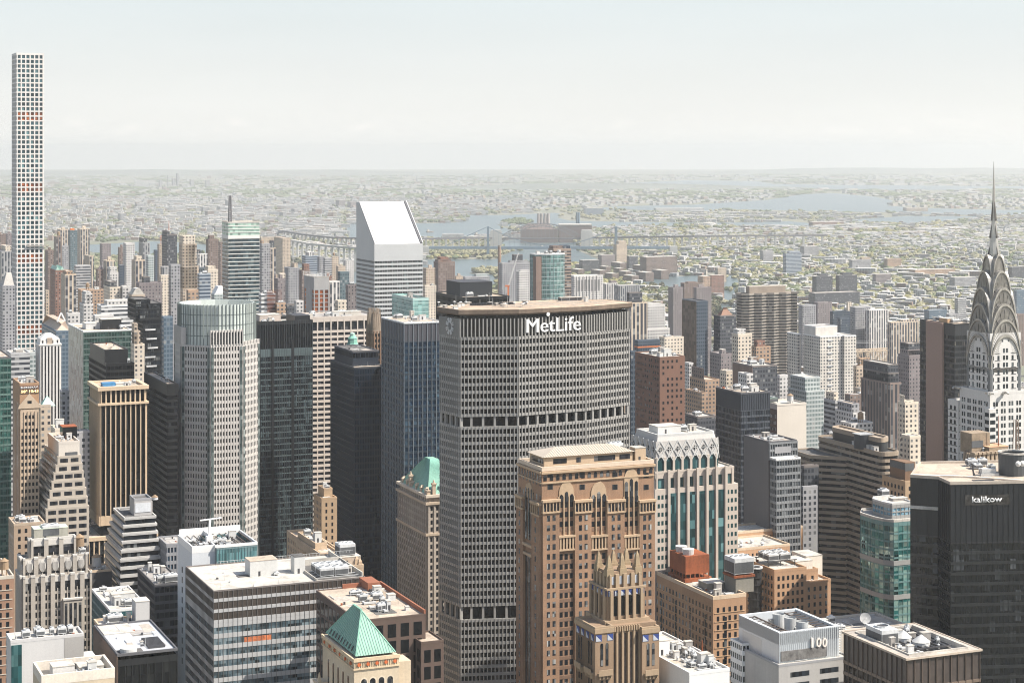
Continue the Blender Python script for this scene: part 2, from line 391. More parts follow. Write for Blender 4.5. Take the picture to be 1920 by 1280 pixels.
    # ---- roofs and what stands on them
    def roof(s, poly, z, mat=None, par=1.1, pw=.45, wall=None, name='roof'):
        s.part(MB().face(*[(x, y, z - .02) for x, y in inset(poly, .02)]), name, mat or mm('gravel_roof'))
        if s.D < 1150 and len(poly) == 4 and name == 'roof':
            g = s.rng; q = inset(poly, 1.6); u0, u1, v0, v1 = q[0][0], q[1][0], q[0][1], q[2][1]
            if u1 - u0 > 6 and v1 - v0 > 6:
                for _ in range(4):
                    w, d = g.uniform(1.5, (u1 - u0) * .4), g.uniform(1, (v1 - v0) * .3); u, v = g.uniform(u0, u1 - w), g.uniform(v0, v1 - d)
                    s.part(MB().box(u, u + w, v, v + d, z - .1, z + .012 + .004 * _), 'roof_patch', mm(g.choice(['gravel_roof', 'grey_roof', 'pale_roof', 'tan_roof'])))
                for _ in range(6):
                    u, v = g.uniform(u0, u1), g.uniform(v0, v1); L_ = g.uniform(2, min(9, u1 - u0, v1 - v0)); m = MB()
                    if g.random() < .5: m.bar((min(u, u1 - L_), v, z + .3), (min(u, u1 - L_) + L_, v, z + .3), .22)
                    else: m.bar((u, min(v, v1 - L_), z + .3), (u, min(v, v1 - L_) + L_, z + .3), .22)
                    s.part(m, 'pipe', mm('galv'))
                for _ in range(4):
                    u, v = g.uniform(u0, u1 - 1), g.uniform(v0, v1 - 1); q_ = g.uniform(.5, 1.1); s.part(MB().box(u, u + q_, v, v + q_ * 1.2, z - .1, z + g.uniform(.4, 1.2)), 'roof_box', mm(g.choice(['galv', 'white_paint', 'dark_metal', 'rust'])))
                for _ in range(3): s.pole(g.uniform(u0, u1), g.uniform(v0, v1), z, g.uniform(1.2, 3.2), .07)
        if par: s.part(MB().ring(inset(poly, -.06), inset(poly, pw), z - .3, z + par, True), 'parapet', wall or mm('limestone'))
    def bulk(s, u, v, w, d, z, h, mat=None, name='bulkhead', cap=None):
        m = MB(); m.box(u, u + w, v, v + d, z - .3, z + h)
        o = s.part(m, name, mat or mm('white_paint'))
        c = MB(); c.box(u - .12, u + w + .12, v - .12, v + d + .12, z + h, z + h + .25)
        if h > 2.4: s.part(MB().box(u + w * .3, u + w * .3 + .9, v - .05, v, z, z + 2.0), 'door', mm('dark_metal'), o)
        s.part(c, 'roof_cap', cap or mm('pale_roof'), o); return o
    def hvac(s, u, v, w, d, z, h, n=2, mat=None):
        m = MB(); m.box(u, u + w, v, v + d, z + .5, z + h)
        for a in (u + .2, u + w - .4):
            for b in (v + .2, v + d - .4): m.box(a, a + .2, b, b + .2, z - .1, z + .5)
        o = s.part(m, 'cooling_unit', mat or mm('galv'))
        l = MB(); l.box(u + .15, u + w - .15, v - .06, v, z + .8, z + h * .75); l.box(u - .06, u, v + .15, v + d - .15, z + .8, z + h * .75)
        s.part(l, 'louver', mm('louver'), o)
        for k in range(n):
            cx = u + w * (k + .5) / n; r = min(w / n, d) * .38
            fn = MB(); fn.ring([(cx + r * cos(t * pi / 7), v + d / 2 + r * sin(t * pi / 7)) for t in range(14)], [(cx + r * .86 * cos(t * pi / 7), v + d / 2 + r * .86 * sin(t * pi / 7)) for t in range(14)], z + h, z + h + .6, True)
            fn.cur = 1; fn.face(*[(cx + r * .86 * cos(t * pi / 7), v + d / 2 + r * .86 * sin(t * pi / 7), z + h + .15) for t in range(14)])
            s.part(fn, 'fan', [mm('galv'), mm('dark_metal')], o)
        return o
    def tank(s, u, v, z, r=2.0, h=4.0, leg=3.0, mat=None):
        m = MB()
        for k in range(4):
            a = pi / 4 + k * pi / 2; m.box(u + r * .7 * cos(a) - .15, u + r * .7 * cos(a) + .15, v + r * .7 * sin(a) - .15, v + r * .7 * sin(a) + .15, z - .1, z + leg)
        m.cone(u, v, r, z + leg, r * .94, z + leg + h, 16); o = s.part(m, 'water_tank', mat or mm('wood'))
        s.part(MB().cone(u, v, r * 1.08, z + leg + h, 0, z + leg + h + r * .75, 16), 'tank_roof', mm('wood'), o); return o
    def pole(s, u, v, z, h, r=.12, mat=None, name='antenna'):
        return s.part(MB().cone(u, v, r, z - .1, r * .5, z + h, 6), name, mat or mm('steel'))
    def clutter(s, u0, u1, v0, v1, z, n=6, seed=0, big=1.0, tank=0):
        g = random.Random(seed + 17); put = []
        for _ in range(n * 6):
            if len(put) >= n: break
            w, d = g.uniform(1.5, 5) * big, g.uniform(1.5, 4) * big
            if u1 - u0 < w + .5 or v1 - v0 < d + .5: continue
            u, v = g.uniform(u0, u1 - w), g.uniform(v0, v1 - d)
            if any(u < a + c + .4 and a < u + w + .4 and v < b + e + .4 and b < v + d + .4 for a, b, c, e in put): continue
            put.append((u, v, w, d)); q = g.random()
            if q < .35: s.hvac(u, v, w, d, z, g.uniform(1.6, 3), max(1, int(w / 2)))
            elif q < .6: s.bulk(u, v, w, d, z, g.uniform(2, 4.5), mm(g.choice(['white_paint', 'galv', 'grey_roof', 'pale_roof'])))
            elif q < .8:
                m = MB(); m.box(u, u + w * 1.3, v, v + .7, z + .3, z + 1.0); m.box(u, u + .7, v + .7, v + d, z + .3, z + 1.0)
                for a in (u + .1, u + w * 1.2): m.box(a, a + .12, v + .2, v + .4, z - .05, z + .3)
                s.part(m, 'duct', mm('galv'))
            else:
                m = MB(); m.cone(u, v, .35, z - .1, .35, z + 1.2, 8); m.cone(u, v, .6, z + 1.2, .2, z + 1.6, 8); s.part(m, 'vent', mm('steel'))
        for k in range(tank):
            s.tank(g.uniform(u0 + 2, max(u0 + 2.1, u1 - 2)), g.uniform(v0 + 2, max(v0 + 2.1, v1 - 2)), z)
        return s
    def text(s, txt, size, loc, rz, mat, name='lettering', ext=.12, bold=0.0, parent=None, sx=1.0):
        cu = bpy.data.curves.new(name, 'FONT'); cu.body = txt; cu.size = size; cu.extrude = ext; cu.offset = bold; cu.resolution_u = 3
        to = bpy.data.objects.new('tmp_text', cu); COL.objects.link(to)
        dg = bpy.context.evaluated_depsgraph_get(); me = bpy.data.meshes.new_from_object(to.evaluated_get(dg)); bpy.data.objects.remove(to)
        me.name = name; me.materials.clear(); me.materials.append(mat)
        o = bpy.data.objects.new(name, me); COL.objects.link(o); o.parent = parent or s.e
        o.location = loc; o.rotation_euler = (R(90), 0, rz); o.scale = (sx, 1, 1); return o

def gp(px, py, z=0.0):                               # a photo pixel on the level z -> the place there
    D = (H - z) * F / (py - YE); return ((px - CX) / F * D, D)
# ---------------------------------------------------------------- ground, water, far shores, haze
GR = random.Random(5)
gm, nt, p_ = _new('city_ground')
tc = nd(nt, 'ShaderNodeTexCoord').outputs['Object']
n1 = nd(nt, 'ShaderNodeTexNoise', {'Vector': tc, 'Scale': .0011, 'Detail': 6.0, 'Roughness': .62}).outputs['Fac']
n2 = nd(nt, 'ShaderNodeTexNoise', {'Vector': tc, 'Scale': .012, 'Detail': 5.0, 'Roughness': .7}).outputs['Fac']
v1 = nd(nt, 'ShaderNodeTexVoronoi', {'Vector': tc, 'Scale': .02}).outputs['Color']
g1 = mix(nt, nd(nt, 'ShaderNodeMapRange', {0: n2, 1: .38, 2: .62}).outputs[0], (.13, .135, .095, 1), (.29, .28, .25, 1))
g2 = mix(nt, nd(nt, 'ShaderNodeMapRange', {0: n1, 1: .42, 2: .6}).outputs[0], (.17, .18, .135, 1), g1)
vv = nd(nt, 'ShaderNodeSeparateColor', {0: v1}).outputs[0]
nt.links.new(mix(nt, mth(nt, 'MULTIPLY', vv, .25), g2, (.30, .28, .25, 1)), p_.inputs['Base Color']); p_.inputs['Roughness'].default_value = 1; p_.inputs['Specular IOR Level'].default_value = 0
NG = 40
mb = MB()
FAR = 34000
mb.face((-16000, -2500, 0), (16000, -2500, 0), (16000, FAR, 0), (-16000, FAR, 0))
tag(mb.build('ground', gm), kind='structure')
# paved streets of the near grid
st_ = MB()
def wpt(a, b): return (a * cos(TH) - b * sin(TH), a * sin(TH) + b * cos(TH))
asph = M('asphalt', (.05, .05, .052), .9, .2, .05)
for k in range(-6, 40):
    b = 330 + k * 80.0
    if b < 2700: st_.face(*[(*wpt(a, c), .02) for a, c in ((-900, b), (1750, b), (1750, b + 18), (-900, b + 18))])
tag(st_.build('streets', asph), kind='structure')
av_ = MB()
for k in range(-3, 9):
    a = -160 + k * 190.0
    av_.face(*[(*wpt(x, c), .03) for x, c in ((a, -200), (a + 28, -200), (a + 28, 2700), (a, 2700))])
tag(av_.build('avenues', asph), kind='structure')

wm_, nt, p_ = _new('river_water')
tc = nd(nt, 'ShaderNodeTexCoord').outputs['Object']
nn1 = nd(nt, 'ShaderNodeTexNoise', {'Vector': tc, 'Scale': .004, 'Detail': 4.0}).outputs['Fac']
nt.links.new(mix(nt, nn1, (.05, .085, .095, 1), (.10, .135, .14, 1)), p_.inputs['Base Color'])
p_.inputs['Roughness'].default_value = .3
bp = nd(nt, 'ShaderNodeBump', {'Height': nd(nt, 'ShaderNodeTexNoise', {'Vector': tc, 'Scale': .06, 'Detail': 5.0}).outputs['Fac'], 'Strength': .5, 'Distance': 2.0}).outputs[0]
nt.links.new(bp, p_.inputs['Normal'])
WATER = {   # outlines on the ground, read off the photograph's shores
 'upper_river': [(640, 420), (800, 419), (860, 417), (878, 409), (860, 404), (960, 403), (1040, 399), (1055, 402), (1045, 408), (1068, 414), (1160, 416), (1260, 417), (1330, 418), (1400, 417), (1480, 415), (1524, 419), (1524, 424), (1480, 427), (1330, 421), (1240, 424), (1150, 426), (1060, 430), (975, 428), (930, 420), (938, 424), (975, 436), (960, 445), (930, 447), (800, 449), (640, 452)],
 'hell_gate': [(780, 487), (928, 486), (945, 478), (962, 471), (945, 463), (938, 450), (1075, 448), (1095, 460), (1080, 468), (1112, 482), (1124, 487), (1118, 500), (1000, 495), (955, 500), (942, 520), (935, 540), (700, 550), (560, 512), (640, 512), (760, 502)],
 'queens_channel': [(1170, 528), (1205, 522), (1300, 517), (1380, 516), (1385, 530), (1375, 560), (1350, 620), (1280, 640), (1245, 620), (1235, 595), (1345, 570), (1340, 560), (1200, 540)],
 'south_channel': [(1235, 596), (1252, 592), (1330, 605), (1340, 700), (1240, 690)],
 'harlem_river': [(120, 462), (270, 453), (300, 452), (340, 455), (400, 460), (412, 474), (380, 482), (300, 480), (200, 478)],
 'harlem_river_bend': [(480, 497), (560, 491), (610, 498), (650, 520), (600, 512), (540, 508), (470, 512)],
 'flushing_bay': [(1060, 396), (1180, 393), (1300, 397), (1400, 393), (1560, 397), (1680, 398), (1740, 402), (1870, 404), (1990, 402), (1990, 395), (1830, 393), (1720, 390), (1665, 386), (1675, 376), (1640, 369), (1560, 362), (1500, 365), (1440, 375), (1380, 379), (1300, 384), (1160, 387)],
 'runway_bay': [(1580, 415), (1600, 412), (1700, 405), (1850, 406), (1780, 413), (1750, 420), (1640, 419)],
 'sound': [(1250, 340), (1290, 338), (1420, 340), (1450, 345), (1560, 347), (1990, 350), (1990, 355), (1620, 357), (1500, 353), (1400, 352), (1270, 348), (1120, 346)],
}
for nm, pl in WATER.items():
    pts = [gp(x, y) for x, y in pl]
    m = MB(); m.face(*[(x, y, .25 + .05 * list(WATER).index(nm)) for x, y in pts])
    tag(m.build('water', wm_), kind='structure')
m = MB(); m.face(*[(*gp(x, y), .9) for x, y in [(880, 513), (896, 508), (936, 507), (936, 514), (900, 516)]]); tag(m.build('island_ground', gm), kind='structure')
def inpoly(x, y, P):
    c = False; j = len(P) - 1
    for i in range(len(P)):
        if (P[i][1] > y) != (P[j][1] > y) and x < (P[j][0] - P[i][0]) * (y - P[i][1]) / (P[j][1] - P[i][1]) + P[i][0]: c = not c
        j = i
    return c
def wet(px, py): return any(inpoly(px, py, P) for P in WATER.values())

# low far hills on the horizon
def hills(name, pxs, D, depth, col):
    m = MB()
    front = [((px - CX) / F * D, h) for px, h in pxs]
    n = len(front)
    a = m.pts(*[(x, D, -2) for x, h in front]); b = m.pts(*[(x * 1.01, D + depth * .5, h) for x, h in front]); c = m.pts(*[(x * 1.02, D + depth, -2) for x, h in front])
    for k in range(n - 1):
        m.f += [(a[k], a[k + 1], b[k + 1], b[k]), (b[k], b[k + 1], c[k + 1], c[k])]; m.mi += [0, 0]
    tag(m.build(name, M('hill_' + name, col, 1, .3, .002, .01)), kind='structure')
hills('hills', [(1240, 0), (1300, 14), (1400, 30), (1480, 60), (1560, 75), (1660, 80), (1760, 70), (1880, 78), (2000, 60), (2200, 0)], 27500, 2500, (.15, .165, .14))
hills('hills', [(-300, 0), (-100, 60), (100, 50), (250, 75), (400, 55), (600, 70), (760, 40), (900, 15), (1000, 0)], 25000, 3000, (.15, .165, .14))
hills('hills', [(800, 0), (900, 30), (1050, 52), (1200, 48), (1320, 40), (1450, 20), (1560, 0)], 15500, 1500, (.135, .15, .12))

# the air: one box round everything
HZ = 5.4e-5
hm = bpy.data.materials.new('air'); hm.use_nodes = True; nt = hm.node_tree; nt.nodes.clear()
ho = nt.nodes.new('ShaderNodeOutputMaterial'); hv = nt.nodes.new('ShaderNodeVolumePrincipled')
hv.inputs['Color'].default_value = (.935, .942, .935, 1); hv.inputs['Density'].default_value = HZ; hv.inputs['Anisotropy'].default_value = 0.47
nt.links.new(hv.outputs[0], ho.inputs['Volume'])
tag(MB().box(-16500, 16500, -3000, 34500, -4, 428).build('haze', hm), kind='stuff')
# ---------------------------------------------------------------- shared facade materials
GLD = G('glass_dark', (.008, .011, .015), (.16, .17, .17), 1.5, 3.7, .16)
GLN = G('glass_navy', (.008, .022, .044), (.10, .165, .22), 1.6, 3.8, .32)
GLK = G('glass_black', (.004, .005, .007), (.035, .04, .045), 1.6, 3.8, .12, rough=.12)
GLT = G('glass_teal', (.02, .075, .08), (.16, .30, .30), 1.5, 3.9, .3)
GLG = G('glass_green', (.04, .095, .075), (.22, .34, .29), 1.5, 3.8, .3)
GLP = G('glass_pale', (.10, .16, .16), (.36, .42, .40), 1.5, 3.8, .4)
WIN = G('window_glass', (.02, .024, .03), (.45, .46, .44), 1.3, 1.9, .38, rough=.1, spread=.6)
WIND = G('window_glass_dark', (.018, .02, .025), (.30, .30, .29), 1.3, 1.9, .2, rough=.1, spread=.6)
GOR = G('glass_orange', (.10, .032, .016), (.60, .15, .03), 3, 4, .45)
LIME, CREAM = M('limestone_wall', (.50, .455, .385), .9, .13), M('cream_stone', (.60, .55, .46), .9, .10)
PRECAST = M('precast_concrete', (.30, .292, .275), .85, .12, .05)
ALU = M('aluminium_panel', (.46, .47, .47), .5, .05, .05, streak=.2)
WHITE = M('white_panel', (.70, .70, .69), .7, .05, .05, streak=.3)
TAN = M('tan_brick', (.41, .29, .185), .92, .14, .08, 2.2)
BRN = M('brown_brick', (.24, .15, .095), .92, .16, .08, 2.2)
ORB = M('orange_brick', (.40, .245, .145), .92, .14, .08, 2.2)
GRAN = M('pink_granite', (.50, .475, .445), .8, .08, .06)
BLK = M('black_metal', (.012, .013, .015), .45, .3, .06)
NVM = M('navy_metal', (.018, .026, .042), .5, .2, .06)
GRY = M('grey_panel', (.30, .30, .31), .7, .1, .06)
DGR = M('dark_grey_panel', (.10, .10, .108), .7, .14, .06)
BRZ = M('bronze_metal', (.085, .062, .048), .5, .2, .06)
GOLD = M('gold_stone', (.53, .41, .285), .8, .12, .06)

# ---------------------------------------------------------------- slender white grid tower, left edge
b = Bld('residential_tower', 'very slender white concrete tower with six square windows per storey, tallest in the picture', 22, 30.6, 82.5, 101, 1819)
G4 = G('glass_square', (.022, .055, .068), (.16, .30, .31), 4.4, 4.61, .3, spread=.6)
W4 = M('white_concrete', (.64, .615, .585), .85, .05, .04)
def mech(k): return GOR if k in (12, 13, 27, 28, 42, 43, 57, 58) else G4
zl = b.low(); poly = b.rect(); inn = inset(poly, .55); fh = 4.61; nf = 74
wmb = MB(); wmb.ring(poly, inn, b.z - 1.1, b.z + 1.0); wmb.prism(poly, 0, b.z - 1.1 - nf * fh, False)
for k in range(nf):
    z = b.z - 1.1 - (k + 1) * fh
    wmb.ring(poly, inn, z, z + 1.3)
    b.part(MB().frus(inn, z + 1.3, inn, z + fh, False), 'window_band', mech(k))
for e in edges(inn):
    for k in range(7):
        a = e[3] * k / 6; w = 1.2 if 0 < k < 6 else 1.7
        wmb.ebox(e, max(0, a - w / 2), min(e[3], a + w / 2), -.02, .6, b.z - 1.1 - nf * fh, b.z + .9)
b.part(wmb, 'wall', W4); b.roof(b.rect(.6), b.z - .5, mm('pale_roof'), .5, .3, W4)
b.bulk(b.L * .3, b.W * .3, 9, 9, b.z - .5, 1.6, W4)
zz_ = b.zz(461); g_ = MB(); g_.box(b.u(50), b.u(86), -1.8, -.4, zz_ - 1, zz_ + .2)
for k in range(9): g_.box(b.u(50) + k * 2.3, b.u(50) + k * 2.3 + .15, -1.8, -1.65, zz_ + .2, zz_ + 1.5)
b.part(g_, 'maintenance_platform', mm('grey_roof'))

# ---------------------------------------------------------------- the broad eight-sided slab
P0, P1, P2, P3, P4 = (-35.7, 921.6), (-25.25, 905), (3.1, 908.6), (36.7, 927), (59.7, 949)
cx_, cy_ = (P0[0] + P4[0]) / 2, (P0[1] + P4[1]) / 2
RF = lambda p: (2 * cx_ - p[0], 2 * cy_ - p[1])
b = Bld('office_tower', 'broad eight-sided precast office slab with large white lettering along its top', 822, 862, 1180, 588, 905)
pw = [P1, P2, P3, P4, RF(P1), RF(P2), RF(P3), P0]
mp_ = [b.loc(*p) for p in pw]; in_ = inset(mp_, .7)
fh = 3.72; z = lambda py: H - (py - YE) / F * 905
zr, zf, z1_, zm1, zm0 = z(581), z(595), z(632), z(784.5), z(800)
GM = G('glass_slab', (.006, .007, .009), (.13, .11, .085), 1.9, 3.72, .2, spread=.7, spec=.22)
wmb = MB()
def slab_floors(zt, zb):
    n = int((zt - zb) / fh + .2)
    for k in range(n + 1):
        zz = zt - k * fh; wmb.ring(mp_, in_, zz - 1.4, zz)
        if k < n: b.part(MB().frus(in_, zz - fh, in_, zz - 1.4, False), 'window_band', GM)
    return zt - n * fh - 1.4
zb1 = slab_floors(z1_, zm1); zb2 = slab_floors(zm0, z(1140))
zz3 = z(1161); zlow = z(1292); slab_floors(zz3, zlow)
for zt, zb in ((zb1, zm0), (zb2, zz3)):
    ri = inset(mp_, 2.2); b.part(MB().frus(ri, zb - .1, ri, zt + .1, False), 'recessed_storey', GLK)
    for e in edges(mp_):
        n = max(2, round(e[3] / 5.2))
        for k in range(n + 1):
            a = e[3] * k / n; wmb.ebox(e, max(0, a - .55), min(e[3], a + .55), -1.8, -.3, zb, zt)
for e in edges(in_):
    n = max(1, round(e[3] / 1.92))
    for k in range(n + 1):
        a = e[3] * k / n; w = .42 if 0 < k < n else .85
        for zt, zb in ((z1_, zb1 + 1.4), (zm0, zb2 + 1.4), (zz3, zlow)): wmb.ebox(e, max(0, a - w / 2), min(e[3], a + w / 2), -.02, .95, zb - 1.4, zt)
b.part(wmb, 'wall', PRECAST)
# top storeys: dark glass behind free-standing fins, then a recessed storey under the overhanging roof
i2 = inset(mp_, 1.0); b.part(MB().frus(i2, z1_ - .5, i2, zf, False), 'top_storey_glass', GLK)
fins = MB()
for ei, e in enumerate(edges(mp_)):
    if ei in (7, 3):
        fins.ebox(e, 0, e[3], -.9, 0, z1_, z(598))
        for k in range(22): fins.ebox(e, e[3] * k / 22, e[3] * k / 22 + .3, 0, .3, z1_, z(598))
        continue
    n = max(1, round(e[3] / 1.92))
    for k in range(n + 1):
        a = e[3] * k / n; fins.ebox(e, max(0, a - .3), min(e[3], a + .3), -.9, .25, z1_ - .3, z(598))
b.part(fins, 'fins', PRECAST)
i3 = inset(mp_, 3.0); b.part(MB().frus(i3, z(598) - 1, i3, zr - 1.9, False), 'recessed_storey', GLD)
b.part(MB().prism(inset(mp_, -1.0), zr - 2.0, zr, True).frus(inset(mp_, .6), zr - 2.9, inset(mp_, -1.0), zr - 2.0, False, True), 'roof_slab', [M('roof_edge', (.16, .12, .09), .8, .3)])
rp = inset(mp_, -.7)
b.part(MB().face(*[(x, y, zr + .03) for x, y in rp]), 'roof', M('helipad_roof', (.40, .31, .23), .95, .3, .07))
lines = MB()
for t in np.linspace(.30, .95, 10):
    x0 = b.u(822 + 358 * t); lines.box(x0, x0 + .5, 3 + 26 * max(0, t - .3) * 0, 30, zr + .05, zr + .12)
for v in (6, 12, 18, 24): lines.box(b.u(960), b.u(1150), v + 3, v + 3.4, zr + .13, zr + .18)
b.part(lines, 'roof_markings', mm('pale_roof'))
edge_ = MB().ring(inset(mp_, -.95), inset(mp_, -.5), zr, zr + .28, True); b.part(edge_, 'roof_kerb', M('pale_kerb', (.62, .50, .38), .9, .25, .3))
rg = random.Random(4)
for k in range(34):
    px = rg.uniform(850, 1010); u = b.u(px); v = rg.uniform(3, 30)
    if k % 3 == 0: b.pole(u, v, zr, rg.uniform(2, 7), .12)
    elif k % 3 == 1:
        m = MB(); m.cone(u, v, .1, zr - .1, .1, zr + 1.6, 6); m.cone(u, v, .9, zr + 1.6, .3, zr + 2.0, 10); b.part(m, 'dish', mm('white_paint'))
    else: b.bulk(u, v, rg.uniform(1, 3), rg.uniform(1, 3), zr, rg.uniform(.7, 1.8), mm(rg.choice(['dark_metal', 'galv', 'grey_roof'])), name='roof_box')
dk = MB()
for k in range(26): dk.box(b.u(915) + k * .9, b.u(915) + k * .9 + .35, 20, 24, zr + .1, zr + 1.0)
b.part(dk, 'pipe_rack', mm('dark_metal'))
b.bulk(b.u(1098), 30, 12, 3, zr, 1.6, mm('dark_metal')); b.bulk(b.u(1130), 20, 1.6, 1.6, zr, 2.4, mm('white_paint'))
for k in range(14): b.pole(b.u(1100 + k * 5), 30 + (k % 3), zr, 3 + (k % 4), .09)
e = edges(mp_)[1]
def sign_on(b, e, txt, s0, s1, zb, zt, d, mat, name='sign_lettering', bold=.02, ext=.25, heavy=0):
    o = b.text(txt, 1.0, (0, 0, 0), 0, mat, name, 0, bold)
    co = [v.co for v in o.data.vertices]; x0, x1 = min(c.x for c in co), max(c.x for c in co); y0, y1 = min(c.y for c in co), max(c.y for c in co)
    for v in o.data.vertices: v.co.x = (v.co.x - x0) / (x1 - x0) * (s1 - s0); v.co.y = (v.co.y - y0) / (y1 - y0) * (zt - zb)
    import bmesh as bmm
    q = bmm.new(); q.from_mesh(o.data)
    if heavy:
        for sx_, dz in ((-heavy, .006), (heavy, .012)):
            du = bmm.ops.duplicate(q, geom=[f for f in q.faces if not f.tag]); fs = [g_ for g_ in du['geom'] if isinstance(g_, bmm.types.BMFace)]
            for f in fs: f.tag = True
            for v in {v for f in fs for v in f.verts}: v.co.x += sx_; v.co.z += dz
    r = bmm.ops.extrude_face_region(q, geom=q.faces[:])
    for el in r['geom']:
        if isinstance(el, bmm.types.BMVert): el.co.z += ext
    q.to_mesh(o.data); q.free()
    o.location = (e[0][0] + e[1][0] * s0 + e[2][0] * d, e[0][1] + e[1][1] * s0 + e[2][1] * d, zb); o.rotation_euler = (R(90), 0, atan2(e[1][1], e[1][0])); return o
SIGNW = M('sign_white', (.62, .62, .62), .6, .02)
def along(b, e, px):                                 # where on a wall edge the photo column px falls
    X0 = b.X + e[0][0] * b.c - e[0][1] * b.s; Y0 = b.D + e[0][0] * b.s + e[0][1] * b.c
    tx, ty = e[1][0] * b.c - e[1][1] * b.s, e[1][0] * b.s + e[1][1] * b.c; k = (px - CX) / F
    return (k * Y0 - X0) / (tx - k * ty)
sign_on(b, e, 'MetLife', along(b, e, 986.5), along(b, e, 1088), H - (621.5 - YE) / F * 917, H - (595.5 - YE) / F * 917, .35, SIGNW, bold=.0, heavy=.16)
e7 = edges(mp_)[7]; mid = e7[3] * .55; zc = z(614) + 0
em = MB()
for k in range(8):
    a = pi / 8 + k * pi / 4
    for da in (-.16, .16):
        p = (mid + 1.6 * cos(a + da * 1.2), zc + 1.6 * 1.15 * sin(a + da * 1.2)); q = (mid + 3.7 * cos(a + da * .8), zc + 3.7 * 1.15 * sin(a + da * .8))
        W3 = lambda t: (e7[0][0] + e7[1][0] * t[0] + e7[2][0] * .45, e7[0][1] + e7[1][1] * t[0] + e7[2][1] * .45, t[1])
        em.bar(W3(p), W3(q), .42, .4)
b.part(em, 'emblem', SIGNW)
m = MB(); ed = edges(mp_)[1]; s_ = along(b, ed, 1026)
m.cone(0, 0, .95, 0, .95, .5, 20); o = b.part(m, 'round_beacon', WHITE); o.location = (ed[0][0] + ed[1][0] * s_ + ed[2][0] * .6, ed[0][1] + ed[1][1] * s_ + ed[2][1] * .6, H - (588.5 - YE) / F * 917); o.rotation_euler = (R(90), 0, atan2(ed[1][1], ed[1][0]))
b.finish()

# ---------------------------------------------------------------- slant-topped aluminium tower
b = Bld('office_tower', 'white aluminium tower with a steep slanted roof above striped window bands', 668, 702, 793, 458, 1670)
L, Wd = b.L, b.W; z0 = b.z; zt = b.zz(378.5, 0, Wd)
b.facade(b.rect(), 0, b.zz(484), 3.95, 2.4, ALU, G('glass_citi', (.03, .033, .036), (.16, .24, .23), 2.4, 3.95, .3), sp=.5, mw=.18, pr=.25, mp=0, top=2.8)
m = MB(); zq = b.zz(484)
m.face((0, 0, zq), (L, 0, zq), (L, 0, z0), (0, 0, z0)); m.face((L, Wd, zq), (0, Wd, zq), (0, Wd, zt), (L, Wd, zt))
vt = Wd * .86
m.face((0, Wd, zq), (0, 0, zq), (0, 0, z0), (0, vt, zt), (0, Wd, zt)); m.face((L, 0, zq), (L, Wd, zq), (L, Wd, zt), (L, vt, zt), (L, 0, z0))
for k in range(6): zz = zq + 1.0 + k * 2.9; (zz < z0 - .5) and m.ring(inset(b.rect(), -.06), b.rect(), zz, zz + .12)
b.part(m, 'wall', ALU)
s = MB(); s.face((0, .01, z0), (L, .01, z0), (L, vt, zt), (0, vt, zt)); s.face((0, vt, zt), (L, vt, zt), (L, Wd, zt), (0, Wd, zt)); b.part(s, 'slanted_roof', M('bright_alu', (.60, .60, .59), .55, .03, .05))
P = lambda u, t, d=0.0: (u, t * vt, z0 + t * (zt - z0) + d)
s = MB()
for u in (L * .06, L * .095): s.bar(P(u, .01, .12), P(u, .99, .12), .3, .25)
s.bar(P(.2, 0, .5), P(.2, 1, .5), .4, 1.3)
b.part(s, 'roof_rail', GRY)
q = MB()
for k in range(1, 16): q.bar(P(.3, k / 16, .03), P(L - 2.5, k / 16, .03), .16, .08)
for k in range(1, 14): q.bar(P(L * k / 14, 0.01, .03), P(L * k / 14, .99, .03), .12, .08)
b.part(q, 'panel_seams', M('seam_grey', (.38, .38, .38), .6))
s = MB(); s.bar(P(L - 1.6, 0, .35), P(L - 1.6, 1, .35), 1.5, .9); b.part(s, 'roof_gutter', DGR)
s = MB(); s.bar(P(L - .3, 0, .5), P(L - .3, 1, .5), .5, 1.4); b.part(s, 'roof_edge', WHITE)
for u in (.5, L * .3, L * .55, L - 2): b.pole(u, vt + 1, zt, 2.2, .12)

# ---------------------------------------------------------------- striped green-glass tower with a mast
b = Bld('office_tower', 'square glass tower with thin white bands and a lattice mast on its roof', 416, 428, 487, 417, 2070)
gfb = G('glass_blue_band', (.022, .04, .05), (.16, .22, .23), 3, 4.3, .35)
b.facade(b.rect(), 0, b.zz(447), 4.3, 6, M('band_white', (.66, .66, .62), .6, .05), gfb, sp=.19, mw=.0, pr=.5, top=.6)
b.facade(b.rect(), b.zz(447), b.z, 3.6, 6, M('band_white'), G('glass_mint', (.26, .38, .32), (.36, .46, .40), 3, 3.6, .4), sp=.25, mw=0, pr=.3, top=.8, mode='glass')
b.roof(b.rect(), b.z, mm('pale_roof'), .6)
m = MB(); u0, v0, zt = 1.5 + 2, 6.0, b.zz(367)
for a in (-1.4, 1.4):
    for c in (-1.4, 1.4): m.bar((u0 + a, v0 + c, b.z), (u0 + a * .6, v0 + c * .6, zt), .8)
for k in range(12):
    z0 = b.z + (zt - b.z) * k / 12; z1 = b.z + (zt - b.z) * (k + 1) / 12; q = 1.4 - .55 * k / 12
    m.bar((u0 - q, v0 - q, z0), (u0 + q, v0 - q, z1), .6); m.bar((u0 - q, v0 + q, z0), (u0 - q, v0 - q, z1), .3)
b.part(m, 'lattice_mast', M('mast_dark', (.12, .12, .13), .7))

